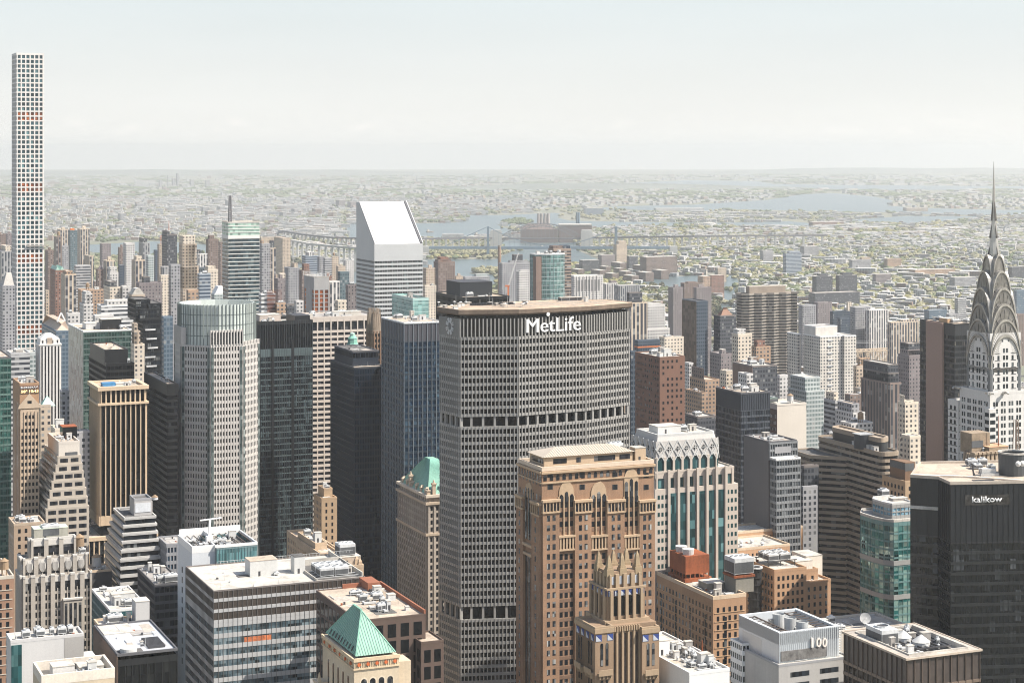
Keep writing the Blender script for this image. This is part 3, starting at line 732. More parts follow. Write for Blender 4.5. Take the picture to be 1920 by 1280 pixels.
# ---------------------------------------------------------------- octagonal granite tower with a glass crown
S = 46.0
b = Bld('office_tower', 'octagonal grey granite tower topped with a tall round crown of pale green glass', 318, 351, 490, 648, 1068)
b.L = b.W = S; oc = cham(0, S, 0, S, S * .293); zt = b.zz(649, 8, 0)
b.facade(oc, 0, zt, 4.05, 1.72, GRAN, GLD, sp=.40, mw=.78, pr=.4, mp=.15, top=1.0, corner=.2)
for e in edges(oc):
    for a0, a1 in ((.3, 1.9), (e[3] - 1.9, e[3] - .3)): b.part(MB().ebox(e, a0, a1, .0, .3, b.low(), zt - 1.2), 'corner_glazing', G('glass_corner', (.06, .08, .08), (.30, .34, .33), 1.5, 2.0, .5))
zc = b.zz(573, S * .3, 0); NR = 16
dr = [(S / 2 + (S / 2 - .6) * cos(2 * pi * (k + .5) / NR - pi / 2), S / 2 + (S / 2 - .6) * sin(2 * pi * (k + .5) / NR - pi / 2)) for k in range(NR)]
GC = M('crown_glass', (.50, .55, .525), .12, .14, .1, streak=.9, spec=.7)
zs = zt - 12
b.part(MB().ring(dr, inset(dr, 1.0), zs, zc, True), 'glass_crown', GC)
ribs = MB()
for k in range(NR):
    for f in (0, .25, .5, .75):
        p, q = dr[k], dr[(k + 1) % NR]; x, y = p[0] + (q[0] - p[0]) * f, p[1] + (q[1] - p[1]) * f
        l = hypot(x - S / 2, y - S / 2); ox, oy = (x - S / 2) / l * .3, (y - S / 2) / l * .3
        ribs.bar((x + ox, y + oy, zs), (x + ox, y + oy, zc + .3), .4)
b.part(ribs, 'crown_ribs', M('rib_metal', (.17, .20, .19), .5, .1))
for dz in (6, 12, 18): b.part(MB().ring(inset(dr, -.12), inset(dr, .02), zc - dz, zc - dz + .5), 'crown_band', M('rib_metal'))
b.part(MB().face(*[(x, y, zc - 7) for x, y in inset(dr, 1.0)]), 'roof', mm('pale_roof')); b.clutter(12, 34, 12, 34, zc - 7, 7, 3)
E = edges(oc)                                        # stepped shoulders: west, south and south-east bays rise higher
for ei, py, w in ((0, 620, 1.0), (6, 616, 1.0), (1, 643, .9)):
    e = E[ei]; zz = b.zz(py, S * .3, 0); q = MB(); q.ebox(e, e[3] * (1 - w) / 2, e[3] * (1 + w) / 2, -2.4, .0, zt, zz); b.part(q, 'shoulder', GRAN)
    q = MB(); n = round(e[3] / 1.72)
    for k in range(n): q.ebox(e, e[3] * (k + .28) / n, e[3] * (k + .72) / n, -.1, .05, zt + .5, zz - 1.2)
    b.part(q, 'window_strip', GLD, kind=None)
    q = MB()
    for k in range(n + 1): q.ebox(e, max(0, e[3] * k / n - .3), min(e[3], e[3] * k / n + .3), 0, .4, zt, zz + .2)
    b.part(q, 'piers', GRAN)

# ---------------------------------------------------------------- dark towers along the avenue
b = Bld('office_tower', 'broad black tower with thin pale mullions and two darker column lines', 462, 488, 586.5, 603, 1190)
b.facade(b.rect(), 0, b.zz(655), 3.75, 1.55, M('grey_mullion', (.05, .058, .062), .5, .1), G('glass_uc', (.005, .009, .014), (.13, .18, .19), 1.55, 3.75, .4), sp=.20, mw=.24, pr=.25, mp=.12, spw=M('sp_uc', (.10, .135, .14), .4, .3, .05, streak=.9), top=5.0)
b.facade(b.rect(), b.zz(655), b.z, 20, 1.55, M('grey_mullion'), GLK, sp=0, mw=.24, pr=.25, mp=.12, mode='glass', top=.5)
c_ = MB(); e0 = edges(b.rect())[0]
for px in (511, 549.5): c_.ebox(e0, b.u(px) - .7, b.u(px) + .7, -.1, .45, b.low(), b.z - 12)
b.part(c_, 'columns', BLK)
b.roof(b.rect(), b.z - 2, mm('pale_roof'), 2, .3, BLK)
b.bulk(4, 16, 14, 14, b.z - 2, 4.5, M('pinkish', (.42, .36, .32), .8)); b.bulk(24, 4, 10, 20, b.z - 2, 4.4, BLK, cap=mm('dark_metal')); b.clutter(2, 20, 2, 14, b.z - 2, 5, 8)

b = Bld('office_tower', 'wide office block with a pale grid of columns and square dark windows', 528, 556, 709, 598, 1262)
b.facade(b.rect(), 0, b.zz(616), 3.62, 4.75, M('pale_frame', (.54, .475, .415), .8, .07), G('glass_277', (.024, .026, .034), (.12, .12, .13), 4.75, 3.62, .2), sp=.45, mw=.75, pr=.5, mp=.1)
b.facade(b.rect(), b.zz(616), b.z, 8.6, 4.75, M('pale_frame'), GLD, sp=0, mw=.85, pr=.6, mp=.1, top=2.6, mode='glass')
b.roof(b.rect(), b.z, mm('grey_roof'), .9, .4, M('pale_frame')); b.clutter(6, b.L - 8, 4, b.W - 6, b.z, 9, 21, 1.4)
b.bulk(b.L * .55, b.W * .35, 18, 10, b.z, 2.5, mm('pale_roof'))

b = Bld('office_tower', 'dark navy glass tower with a smaller dark penthouse block set back on top', 619.5, 664, 722, 690, 1130)
b.facade(b.rect(), 0, b.z, 3.8, 1.55, NVM, G('glass_night', (.004, .012, .027), (.05, .08, .12), 1.55, 3.8, .36), sp=.28, mw=.22, pr=.22, mp=.1, spw=M('sp_navy', (.010, .017, .029), .4, .2), top=1.2)
b.roof(b.rect(), b.z, mm('tan_roof'), .6, .5, DGR)
zz = b.zz(659, 6, 10); pp = rect(b.u(664, 10) - 1 + 0, b.L, 10, b.W - 3)
b.facade(rect(2, b.L - 1, 9, b.W - 2), b.z, zz, 4, 1.6, NVM, GLK, sp=.25, mw=.22, pr=.2, spw=NVM, mode='glass', top=.8, wname='penthouse_wall'); b.roof(rect(2, b.L - 1, 9, b.W - 2), zz, mm('dark_roof'), .6, .4, DGR)
for k in range(12): b.pole(1 + k * 1.5, 3 + (k % 3), b.z, 1.6, .06)

b = Bld('office_tower', 'blue black glass tower with silver mullions, between the navy tower and the lettered slab', 715, 757, 828, 606, 1075)
b.facade(b.rect(), 0, b.zz(641), 3.75, 2.75, M('silver_mullion', (.20, .225, .25), .45, .06), GLN, sp=.34, mw=.26, pr=.3, mp=.15, spw=M('sp_blue', (.022, .038, .056), .35, .25, .04), top=.5)
b.facade(b.rect(), b.zz(641), b.z, 20, 2.75, M('silver_mullion'), M('sp_plum', (.06, .06, .072), .5, .1), sp=0, mw=.26, pr=.3, mp=.15, mode='glass', top=.7)
b.roof(b.rect(), b.z, mm('tan_roof'), .5, .4, WHITE); b.clutter(5, b.L - 4, 5, b.W - 5, b.z, 8, 5, 1.2)

b = Bld('office_tower', 'low black office block with a large black box penthouse behind the lettered slab', 817, 868, 955, 559, 1090)
b.facade(b.rect(), 0, b.z, 3.8, 2, BLK, GLK, sp=.4, mw=.2, pr=.2, mode='glass', top=1.2); b.roof(b.rect(), b.z, mm('tan_roof'), .6, .4, BLK)
b.bulk(2, 10, b.u(935) - 2, 22, b.z, 8.3, M('black_box', (.022, .026, .032), .6, .1), 'penthouse', mm('dark_metal')); b.clutter(1, 20, 1, 8, b.z, 5, 9)

# ---------------------------------------------------------------- teal cube, orange-windowed tower, gothic crown, copper cupola
b = Bld('office_tower', 'pale teal glass cube top of a tower rising behind the blue black tower', 735, 774, 804, 559, 1560)
b.facade(b.rect(), 0, b.z, 3.7, 3, M('teal_frame', (.40, .56, .53), .4, .05), G('glass_cube', (.20, .36, .34), (.30, .46, .43), 3, 3.7, .4), sp=.18, mw=.12, pr=.12, mode='glass', top=.8)
b.roof(b.rect(), b.z - 2, mm('grey_roof'), 1.2, .3, M('teal_frame')); b.clutter(3, b.L - 3, 3, b.W - 3, b.z - 2, 4, 2)
b = Bld('residential_tower', 'unfinished grey concrete tower with orange screened window openings', 570, 589, 617, 520, 1830)
CON = M('raw_concrete', (.34, .335, .33), .9, .15, .1)
b.plain(b.rect(), b.zz(544), b.z, CON); b.plain(b.rect(), 0, b.low(), CON)
fh = 4.2; zt = b.zz(544); q = MB(); inn = inset(b.rect(), .6); n = int((zt - b.low()) / fh)
for k in range(n):
    zz = zt - (k + 1) * fh; q.ring(b.rect(), inn, zz, zz + .7); b.part(MB().frus(inn, zz + .7, inn, zz + fh, False), 'window_band', G('glass_screen', (.20, .06, .025), (.62, .17, .035), 4.3, 4.2, .6))
for ei, e in enumerate(edges(b.rect())):
    nn = 3 if ei % 2 == 0 else 4
    for k in range(nn + 1): a = e[3] * k / nn; q.ebox(e, max(0, a - .8), min(e[3], a + .8), -.62, .06, b.low(), zt)
    if ei == 3: q.ebox(e, e[3] * .25, e[3] * .75, -.62, .1, b.low(), zt)
b.part(q, 'concrete_frame', CON); b.roof(b.rect(), b.z, mm('grey_roof'), .6)
sc = MB(); rg = random.Random(9)
for k in range(60):
    u, v = rg.uniform(-1, b.L + 1), rg.uniform(-1, b.W + 1); sc.bar((u, v, b.z), (u + rg.uniform(-1.5, 1.5), v + rg.uniform(-1.5, 1.5), b.z + rg.uniform(1, 4.5)), .25)
for zz in (b.z + 1.6, b.z + 3.2):
    for v in (-.6, b.W + .6): sc.bar((-1, v, zz), (b.L + 1, v, zz), .2)
b.part(sc, 'scaffolding', mm('galv'))
b = Bld('office_tower', 'brown gothic tower with a spiky lace stone crown before the gridded office block', 687, 699, 716, 620, 1226)
b.punch(b.rect(), 0, b.z, 3.6, 2.4, 1.0, 2.0, BRN, WIND, pier=.7); zt = b.zz(588)
q = MB()
for k in range(9):
    t = k / 8
    for u, v in ((b.L * t, 0), (0, b.W * t), (b.L * t, b.W), (b.L, b.W * t)):
        q.bar((u, v, b.z - 2), (b.L / 2 + (u - b.L / 2) * .75, b.W / 2 + (v - b.W / 2) * .75, zt + (3 if k % 2 == 0 else 0)), .5)
q.frus(inset(b.rect(), 1.5), b.z - 1, inset(b.rect(), 3.5), zt - 4, True); b.part(q, 'stone_crown', M('crown_stone', (.29, .23, .175), .9, .2)); b.finish()
b = Bld('hotel_tower', 'limestone tower topped with a green copper cupola above the navy tower', 640, 660, 678, 668, 1212)
b.punch(b.rect(), 0, b.z, 3.6, 3, 1.2, 2, LIME, WIND); b.finish(); b.roof(b.rect(), b.z)
cu, cv = b.u(661, b.W * .4), b.W * .4; q = MB()
q.cone(cu, cv, 5.2, b.z, 5.2, b.zz(657), 8); q.cone(cu, cv, 5.0, b.zz(657), 3.6, b.zz(646), 8); q.cone(cu, cv, 3.3, b.zz(646), 3.1, b.zz(637), 8); q.cone(cu, cv, 3.4, b.zz(637), 1.9, b.zz(632), 8)
b.part(q, 'cupola', mm('copper')); q = MB(); q.cone(cu, cv, 1.7, b.zz(632), 1.7, b.zz(628), 8); q.cone(cu, cv, 1.9, b.zz(628), 0, b.zz(625), 8); b.part(q, 'lantern', mm('pale_copper'))

# ---------------------------------------------------------------- stone tower with the green copper hip roof beside the slab
b = Bld('office_tower', 'ornate stone tower with steep green copper roof, half hidden by the lettered slab', 745, 800, 872, 931, 1003)
STN = M('grey_stone', (.39, .34, .29), .9, .15, .1); STW = M('warm_stone', (.46, .37, .28), .9, .15, .1)
for (z0, z1, d) in ((0, b.zz(1003), 0), (b.zz(1003), b.zz(945), .3), (b.zz(945), b.z, 1.2)):
    b.punch(b.rect(d), z0, z1, 3.7, 3.1, 1.15, 2.3, STN, WIND, pier=.8, top=1.4)
for py in (1003, 945): b.part(MB().ring(inset(b.rect(), -.7), b.rect(1.2), b.zz(py) - .4, b.zz(py) + .9), 'cornice', STW)
b.part(MB().ring(inset(b.rect(), -.5), b.rect(1.6), b.z - .6, b.z + .8), 'cornice', M('cornice_pale', (.56, .49, .40), .9, .1))
zt = b.zz(858, b.L * .5, b.W * .5); r0 = b.rect(1.0); ru = b.W * .36
b.part(MB().frus(r0, b.z + .2, rect(b.L * .42, b.L * .62, b.W * .42, b.W * .58), zt, True), 'copper_roof', M('roof_copper', (.24, .42, .34), .7, .16, .1))
seam = MB()
for k in range(26):
    t = k / 25; seam.bar((1 + (b.L - 2) * t, 1, b.z + .3), (b.L * (.42 + .2 * t), b.W * .42, zt + .1), .18); seam.bar((1, 1 + (b.W - 2) * t, b.z + .3), (b.L * .42, b.W * (.42 + .16 * t), zt + .1), .18)
b.part(seam, 'roof_seams', mm('copper'))
for (u, v, h) in ((1.5, b.W * .62, 9), (b.u(815), 1.5, 8.5), (1.4, 1.4, 4)):
    q = MB(); q.box(u - .9, u + .9, v - .9, v + .9, b.z, b.z + h * .7); q.box(u - 1.2, u + 1.2, v - 1.2, v + 1.2, b.z + h * .7, b.z + h * .8); q.cone(u, v, .7, b.z + h * .8, .3, b.z + h, 8); b.part(q, 'chimney', STW)
for k in range(6):
    v = 5 + k * (b.W - 10) / 5; q = MB(); q.box(.9, 2.6, v - .9, v + .9, b.z + .5, b.z + 3); q.frus(rect(.6, 2.9, v - 1.2, v + 1.2), b.z + 3, rect(1.5, 2.9, v - .1, v + .1), b.z + 4.2); b.part(q, 'dormer', STW)
for k in range(3):
    q = MB(); u = b.L * .2 + k * 5; q.box(u, u + 1.6, 2.4, 4.5, b.z + 3, b.z + 6); b.part(q, 'dormer', mm('pale_copper'))
b.finish()

# ---------------------------------------------------------------- black tower with gold piers, black slab behind it
b = Bld('office_tower', 'black glass tower with slim gold stone piers and a gold cornice band below its top', 167, 186, 276, 728, 1000)
b.facade(b.rect(), b.zz(986), b.zz(757.5), 60, b.L / 10.0, GOLD, GLK, sp=0, mw=.52, pr=.8, mp=.1, mode='strip')
b.facade(b.rect(.35), b.zz(757), b.z - 1, 60, b.L / 10.1, GOLD, GLK, sp=0, mw=.75, pr=.8, mp=.1, mode='strip')
for za, zb in ((b.zz(760.5), b.zz(756.5)), (b.z - 1.4, b.z + .6)): b.part(MB().ring(inset(b.rect(), -.8), b.rect(1.5), za, zb, True), 'cornice', GOLD)
b.roof(b.rect(1.0), b.z - .6, mm('tan_roof'), .6, .4, GOLD); b.bulk(b.L * .45, b.W * .45, 9, 6, b.z - .6, 1.0, mm('white_roof')); b.bulk(4, b.W * .4, 7, 5, b.z - .6, 1.6, mm('blue_tarp'), 'covered_unit', mm('blue_tarp')); b.clutter(14, b.L - 2, 3, b.W - 3, b.z - .6, 6, 31)
b.plain(rect(-9, b.L + 4, -4, b.W), 0, b.zz(1005), GLK, name='podium')
q = MB()
for e in edges(rect(-9, b.L + 4, -4, b.W)):
    n = round(e[3] / 2.7)
    for k in range(n + 1): q.ebox(e, max(0, e[3] * k / n - .35), min(e[3], e[3] * k / n + .35), 0, .5, 0, b.zz(1005))
q.ring(inset(rect(-9, b.L + 4, -4, b.W), -.9), rect(-8, b.L + 3, -3, b.W - 1), b.zz(1005) - 1.4, b.zz(1003), True); b.part(q, 'podium_piers', GOLD)
b.roof(rect(-8, b.L + 3, -3, b.W - 1), b.zz(1005), mm('gravel_roof'), 0); b.plain(b.rect(1), b.zz(1006), b.zz(985), GLK, name='transfer_storey')
b = Bld('office_tower', 'plain black slab tower behind the black and gold tower', 270, 313, 334, 722, 1070)
b.facade(b.rect(), 0, b.z, 3.8, 2.4, BLK, GLK, sp=.42, mw=.0, pr=.2, spw=M('black_band', (.009, .0095, .011), .5, .2), top=6); b.roof(b.rect(), b.z, mm('tan_roof'), .8, .5, BLK); b.clutter(2, b.L - 2, 6, b.W - 4, b.z, 6, 77)
# ---------------------------------------------------------------- brown brick tower with the tan hip roof
def arch(w, h, n=8, pointed=True):
    """outline of an arched opening, width w, total height h, foot at z = 0"""
    r = w / 2; pts = [(-r, 0), (r, 0)]; hs = h - w * (.8 if pointed else .5)
    for k in range(n + 1):
        t = k / n
        if pointed:
            if t <= .5: a = t * 2 * R(58); pts.append((-r * .6 + 1.6 * r * cos(a), hs + 1.6 * r * sin(a)))
            else: a = (1 - t) * 2 * R(58); pts.append((r * .6 - 1.6 * r * cos(a), hs + 1.6 * r * sin(a)))
        else: a = pi * t; pts.append((r * cos(a), hs + r * sin(a)))
    return pts
def on_edge(mb, e, s, d, z, pts, depth=.12):
    Wp = lambda p, dd: (e[0][0] + e[1][0] * (s + p[0]) + e[2][0] * dd, e[0][1] + e[1][1] * (s + p[0]) + e[2][1] * dd, z + p[1])
    mb.face(*[Wp(p, d) for p in pts]); n = len(pts)
    for k in range(n): p, q = pts[k], pts[(k + 1) % n]; mb.face(Wp(p, d - depth), Wp(q, d - depth), Wp(q, d), Wp(p, d))
b = Bld('office_tower', 'brown brick tower with low tan hip roof and gothic arches, before the lettered slab', 972, 1016, 1226, 882, 705)
BR2 = M('lincoln_brick', (.275, .168, .105), .92, .27, .08, 2.2); ST2 = M('carved_stone', (.42, .305, .2), .9, .15, .1)
body = b.rect(); b.plain(body, 0, b.z, BR2); E = edges(body); e0, e3 = E[0], E[3]
bays = [(1016, 1047), (1076, 1107), (1137, 1169), (1197, 1226.5)]; recs = [(1047, 1076), (1107, 1137), (1169, 1197)]
trim = MB(); pil = MB()
FH = 3.62; ztop = b.zz(942)
for i, (pa, pb) in enumerate(bays):
    a, c = max(0, b.u(pa)), min(b.L, b.u(pb)); zt_ = b.zz(936, a, 0) - 1
    pil.ebox(e0, a, c, -.1, 1.0, 0, zt_)
    trim.ebox(e0, a - .3, c + .3, -.1, 1.7, zt_, zt_ + .9); trim.ebox(e0, a - .2, c + .2, -.1, 1.45, zt_ - 4.2, zt_ - 3.6)
    n = 5
    for k in range(n + 1): trim.ebox(e0, a + (c - a) * k / n - .16, a + (c - a) * k / n + .16, .9, 1.4, zt_ - 3.6, zt_)
    ar = MB()
    for k in range(n): on_edge(ar, e0, a + (c - a) * (k + .5) / n, 1.06, zt_ - 3.4, arch((c - a) / n * .62, 3.0))
    b.part(ar, 'arcade', WIND)
    for f in range(24):
        z = zt_ - 7.2 - f * FH
        for o in (-.17, .17): b.win.append((((e0[0][0] + e0[2][0] * 1.0, e0[0][1] + e0[2][1] * 1.0), e0[1], e0[2], e0[3]), (a + c) / 2 + (c - a) * o, z, 1.25, 2.15, WIN))
    for f in range(2): b.win.append((e0, (a + c) / 2, zt_ + 4.5 + f * 4.6, 2.2, 2.0, WIN))
for i, (pa, pb) in enumerate(recs):
    a, c = b.u(pa), b.u(pb); w = (c - a) / 3; zA = b.zz(936, a, 0); top = zA + (9 if i == 2 else 4)
    hood = MB(); on_edge(hood, e0, (a + c) / 2, .35, zA + 1.0, arch(c - a - .4, top - zA + 2.5), .4); b.part(hood, 'arch_hood', ST2)
    for k in range(3):
        q = MB(); on_edge(q, e0, a + w * (k + .5), .45, zA - 1, arch(w * .62, top - zA + (0 if k == 1 else -1.0)), .2); b.part(q, 'arched_window', WIND)
        for f in range(24):
            z = zA - 3.2 - f * FH - (1.6 if f > 4 else 0)
            if f in (3, 4): continue
            b.win.append((e0, a + w * (k + .5), z, 1.35, 2.2, WIN))
    for k in range(4):
        trim.ebox(e0, a + w * k - .22, a + w * k + .22, -.05, .5, zA - 17, zA + 1)
    q = MB()
    for f in range(24): q.ebox(e0, a + .2, c - .2, -.05, .12, zA - 3.5 - f * FH - 1.3 - (1.6 if f > 4 else 0), zA - 3.5 - f * FH - .05 - (1.6 if f > 4 else 0))
    b.part(q, 'spandrels', ST2 if i < 0 else M('brown_spandrel', (.17, .105, .07), .9, .2))
    zb_ = zA - 19; trim.ebox(e0, a - .3, c + .3, -.1, 1.1, zb_ + 4.6, zb_ + 5.4); trim.ebox(e0, a - .1, c + .1, -.1, 1.0, zb_ - .4, zb_ + .2)
    q = MB(); q.ebox(e0, a, c, -.05, .15, zb_ + .2, zb_ + 4.6); b.part(q, 'loggia', GLK)
    for k in range(5): trim.ebox(e0, a + (c - a) * (k + .5) / 5 - .28, a + (c - a) * (k + .5) / 5 + .28, .1, .8, zb_ + .2, zb_ + 4.6)
# west side
Wd = b.W
for (t0, t1, kind) in ((0, .3, 'p'), (.3, .66, 'r'), (.66, 1, 'p')):
    a, c = Wd * t0, Wd * t1; zA = b.zz(938, 0, Wd / 2)
    if kind == 'p':
        pil.ebox(e3, a, c, -.1, 1.0, 0, zA); trim.ebox(e3, a - .3, c + .3, -.1, 1.7, zA, zA + .9); trim.ebox(e3, a, c, -.1, 1.4, zA - 4.2, zA - 3.6)
        ar = MB()
        for k in range(4): on_edge(ar, e3, a + (c - a) * (k + .5) / 4, 1.06, zA - 3.4, arch((c - a) / 4 * .6, 3.0)); trim.ebox(e3, a + (c - a) * k / 4 - .15, a + (c - a) * k / 4 + .15, .9, 1.4, zA - 3.6, zA)
        b.part(ar, 'arcade', WIND)
        for f in range(24): b.win.append((((e3[0][0] + e3[2][0], e3[0][1]), e3[1], e3[2], e3[3]), (a + c) / 2, zA - 7.2 - f * FH, 1.3, 2.15, WIN))
    else:
        w = (c - a) / 3
        hood = MB(); on_edge(hood, e3, (a + c) / 2, .35, zA + 1, arch(c - a - .4, 7), .4); b.part(hood, 'arch_hood', ST2)
        for k in range(3):
            q = MB(); on_edge(q, e3, a + w * (k + .5), .45, zA - 15, arch(w * .5, 20), .2); b.part(q, 'arched_window', WIND)
            q = MB(); q.ebox(e3, a + w * k + .5, a + w * (k + 1) - .5, -.05, .2, b.low(), zA - 21); b.part(q, 'window_strip', WIND)
        trim.ebox(e3, a - .3, c + .3, -.1, 1.2, zA - 17.5, zA - 16.5); trim.ebox(e3, a - .3, c + .3, -.1, 1.0, zA - 21, zA - 20)
for f in range(2):
    for k in range(7): b.win.append((e3, Wd * (k + .5) / 7, b.z - 6 - f * 5.5, 1.2, 1.9, WIN))
# belt of small arches and the parapet
for e in (e0, e3):
    n = round(e[3] / 2.6)
    for k in range(n): q = MB(); on_edge(q, e, e[3] * (k + .5) / n, .1, b.z - 4.0, arch(1.35, 2.2, pointed=False)); b.part(q, 'attic_window', WIND)
    trim.ebox(e, 0, e[3], -.1, .5, b.z - 5, b.z - 4.5); trim.ebox(e, -.4, e[3] + .4, -.1, .8, b.z - 1.3, b.z - .5)
b.part(pil, 'projecting_bay', BR2); b.part(trim, 'stone_trim', ST2)
b.roof(body, b.z, mm('tan_roof'), 1.2, .7, M('coping', (.55, .45, .35), .9, .1))
hu0, hv0 = 3.0, 4.5; hu1 = b.u(1187, 4); hv1 = b.W - 4; hz = b.z + 4.2
q = MB(); q.prism(rect(hu0, hu1, hv0, hv1), b.z, hz, False); b.part(q, 'penthouse_wall', M('tan_stone', (.46, .345, .235), .9, .1))
q = MB()
for (s0, s1) in ((.10, .25), (.36, .41), (.56, .80), (.85, .97)): q.box(hu0 + (hu1 - hu0) * s0, hu0 + (hu1 - hu0) * s1, hv0 - .1, hv0, b.z + 1.4, hz - .9)
q.box(hu0 - .1, hu0, hv0 + 1, hv1 - 2, b.z + 1.5, hz - .9); b.part(q, 'penthouse_glazing', WIND)
rz = b.zz(834, (hu0 + hu1) / 2, (hv0 + hv1) / 2); q = MB(); ev = rect(hu0 - .9, hu1 + .9, hv0 - .9, hv1 + .9)
q.frus(ev, hz, rect(hu0 + 7.5, hu1 - 7.5, (hv0 + hv1) / 2 - .2, (hv0 + hv1) / 2 + .2), rz, True, True); b.part(q, 'hip_roof', M('seam_roof', (.43, .375, .31), .75, .08, .08, streak=0))
q = MB()
for k in range(38):
    u = hu0 - .5 + (hu1 - hu0 + 1) * k / 37; t = min(1, min(u - hu0 + .9, hu1 + .9 - u) / 8.4); q.bar((u, hv0 - .9, hz + .04), (u, hv0 - .9 + t * ((hv1 - hv0) / 2 + .7), hz + .04 + t * (rz - hz)), .10)
b.part(q, 'roof_seams', M('seam_dark', (.36, .29, .22), .8, .1))
b.bulk(hu1 + 1, 4, 4.5, 5, b.z, 5.2, M('tan_stone')); b.hvac(hu1 - 4, b.W - 6, 6, 3.5, b.z + 1, 4.5, 3); b.bulk(b.L * .6, hv0 + 5, 1.6, 1.0, rz - 2.5, 1.2, mm('white_paint'))
b.finish()

# ---------------------------------------------------------------- deco tower with the row of stone obelisks
b = Bld('office_tower', 'tan art deco tower crowned with six gold stone obelisks and blue tile friezes', 1079, 1116, 1236, 1185, 640)
DC = M('deco_stone', (.27, .185, .12), .9, .15, .1, 2); DC2 = M('deco_pale', (.34, .25, .165), .9, .12, .1)
BLT = M('blue_tile', (.03, .055, .2), .5, .3); WHT = M('white_tile', (.42, .44, .48), .5, .1)
low = b.low(); z = b.z; Lc = b.u(1150.5); Rc = b.u(1204)
b.plain(rect(0, b.L, 2.2, b.W), 0, b.zz(1180), DC, True)
sh = [(0, Lc, 0, b.W), (Rc, b.L, 0, b.W)]
tr = MB()
def tiles(e, s0, s1, zz, h, n, d=.1):
    for k in range(n):
        c = s0 + (s1 - s0) * (k + .5) / n; w = h / 2
        q = b.part(MB().ebox(e, c - w, c + w, -.05, d, zz, zz + h), 'blue_tile', BLT)
        k_ = MB(); on_edge(k_, e, c, d + .05, zz + .1, [(-w + .1, h - .2), (-w + .1, 0), (w - .1, 0)], .04); b.part(k_, 'white_inlay', WHT, q)
for i, (u0, u1, v0, v1) in enumerate(sh):
    P = rect(u0, u1, v0, v1); zz = b.zz(1181, u0); b.plain(P, 0, zz, DC); b.roof(P, zz - .6, mm('dark_roof'), 1.6, .6, DC2)
    for ei, e in enumerate(edges(P)):
        if ei not in (0, 3) or (i == 1 and ei == 3): continue
        n = 2 if ei == 0 else 4; tiles(e, .2, e[3] - .2, zz - 4.0, 2.3, n) if ei == 3 else [tiles(e, .1, 2.5, zz - 4.0, 2.3, 1), tiles(e, e[3] - 2.5, e[3] - .1, zz - 4.0, 2.3, 1)]
        tr.ebox(e, -.2, e[3] + .2, -.1, .35, zz - 1.2, zz + .4)
        for c in ([e[3] / 2] if ei == 0 else [e[3] * .25, e[3] * .75]):
            for o in (-1.0, 1.0):
                q = MB(); on_edge(q, e, c + o, .12, zz - 12.5, arch(1.0, 7.8, pointed=False)); b.part(q, 'arched_window', WIND)
            tr.ebox(e, c - 2.6, c + 2.6, -.05, 1.3, zz - 15.6, zz - 14.8); tr.ebox(e, c - 2.6, c + 2.6, 1.0, 1.3, zz - 14.8, zz - 13.6)
            for k in range(4): tr.ebox(e, c - 2.2 + k * 1.4, c - 1.8 + k * 1.4, .0, .9, zz - 16.8, zz - 15.6)
            for f in range(8): b.win += [(e, c - .95, zz - 19.5 - f * 3.6, .95, 2.1, WIND), (e, c + .95, zz - 19.5 - f * 3.6, .95, 2.1, WIND)]
em = ((Lc, 2.2), (1, 0), (0, -1), Rc - Lc)
for k in range(5):
    q = MB(); q.ebox(em, em[3] * (k + .28) / 5, em[3] * (k + .72) / 5, -.05, .1, low, b.zz(1195)); b.part(q, 'window_strip', M('deco_glass', (.05, .035, .03), .3, .4, .5, 1.5, streak=0))
    for f in range(6): b.win.append((em, em[3] * (k + .5) / 5, b.zz(1215) - f * 3.6, .9, 1.7, WIND))
for k in range(6): tr.ebox(em, max(0, em[3] * k / 5 - .35), min(em[3], em[3] * k / 5 + .35), -.05, .7, low, b.zz(1186))
for k in range(12): tr.ebox(em, em[3] * (k + .2) / 12, em[3] * (k + .7) / 12, -.05, 1.0, b.zz(1190), b.zz(1181))
# tower
t0, t1 = b.u(1138.5, 5.5), b.u(1209, 5.5); w1 = 5.5 + b.v(1107, t0) - 5.5
P = rect(t0, t1, 5.5, w1); zc = b.zz(1104, t0, 5.5); b.plain(rect(t0 - 1.3, t1 + 1.3, 4.3, w1 + 1.3), b.zz(1182) - 3, b.zz(1163, t0, 5), DC2, True); b.plain(P, b.zz(1163) - 3, zc, DC, True)
for ei, e in enumerate(edges(P)):
    if not b.facing(e): continue
    n = 4 if ei == 0 else 3
    for k in range(n):
        c = e[3] * (.1 + .8 * (k + .5) / n); q = MB(); on_edge(q, e, c, .12, zc - 11, arch(2.0, 8.2, pointed=False)); b.part(q, 'arched_window', GLK)
        q = MB(); q.ebox(e, c - 1, c + 1, -.05, .18, zc - 11, zc - 9.6); b.part(q, 'sill', DC)
        for f in range(2): b.win.append((e, c, zc - 12.8 - f * 3.4, 1.6, 1.7, WIN))
    for k in range(n + 1): tr.ebox(e, e[3] * (.1 + .8 * k / n) - .55, e[3] * (.1 + .8 * k / n) + .55, -.05, .9, b.zz(1163) - 2, zc - .6)
    tiles(e, .2, e[3] - .2, zc - 2.6, 2.0, n + 2, .3)
    tr.ebox(e, -.3, e[3] + .3, -.1, .5, zc - .5, zc + .2)
P2 = inset(P, 1.3); zt = b.zz(1074, t0, 6); b.plain(P2, zc, zt, DC, True, 'crown_block')
for ei, e in enumerate(edges(P2)):
    n = 4
    for k in range(n + 1): tr.ebox(e, max(0, e[3] * k / n - .7), min(e[3], e[3] * k / n + .7), -.05, .8, zc, zt - .8)
    for k in range(n): q = MB(); q.ebox(e, e[3] * (k + .34) / n, e[3] * (k + .66) / n, -.05, .15, zc + 1, zt - 1.6); b.part(q, 'grille', WHT)
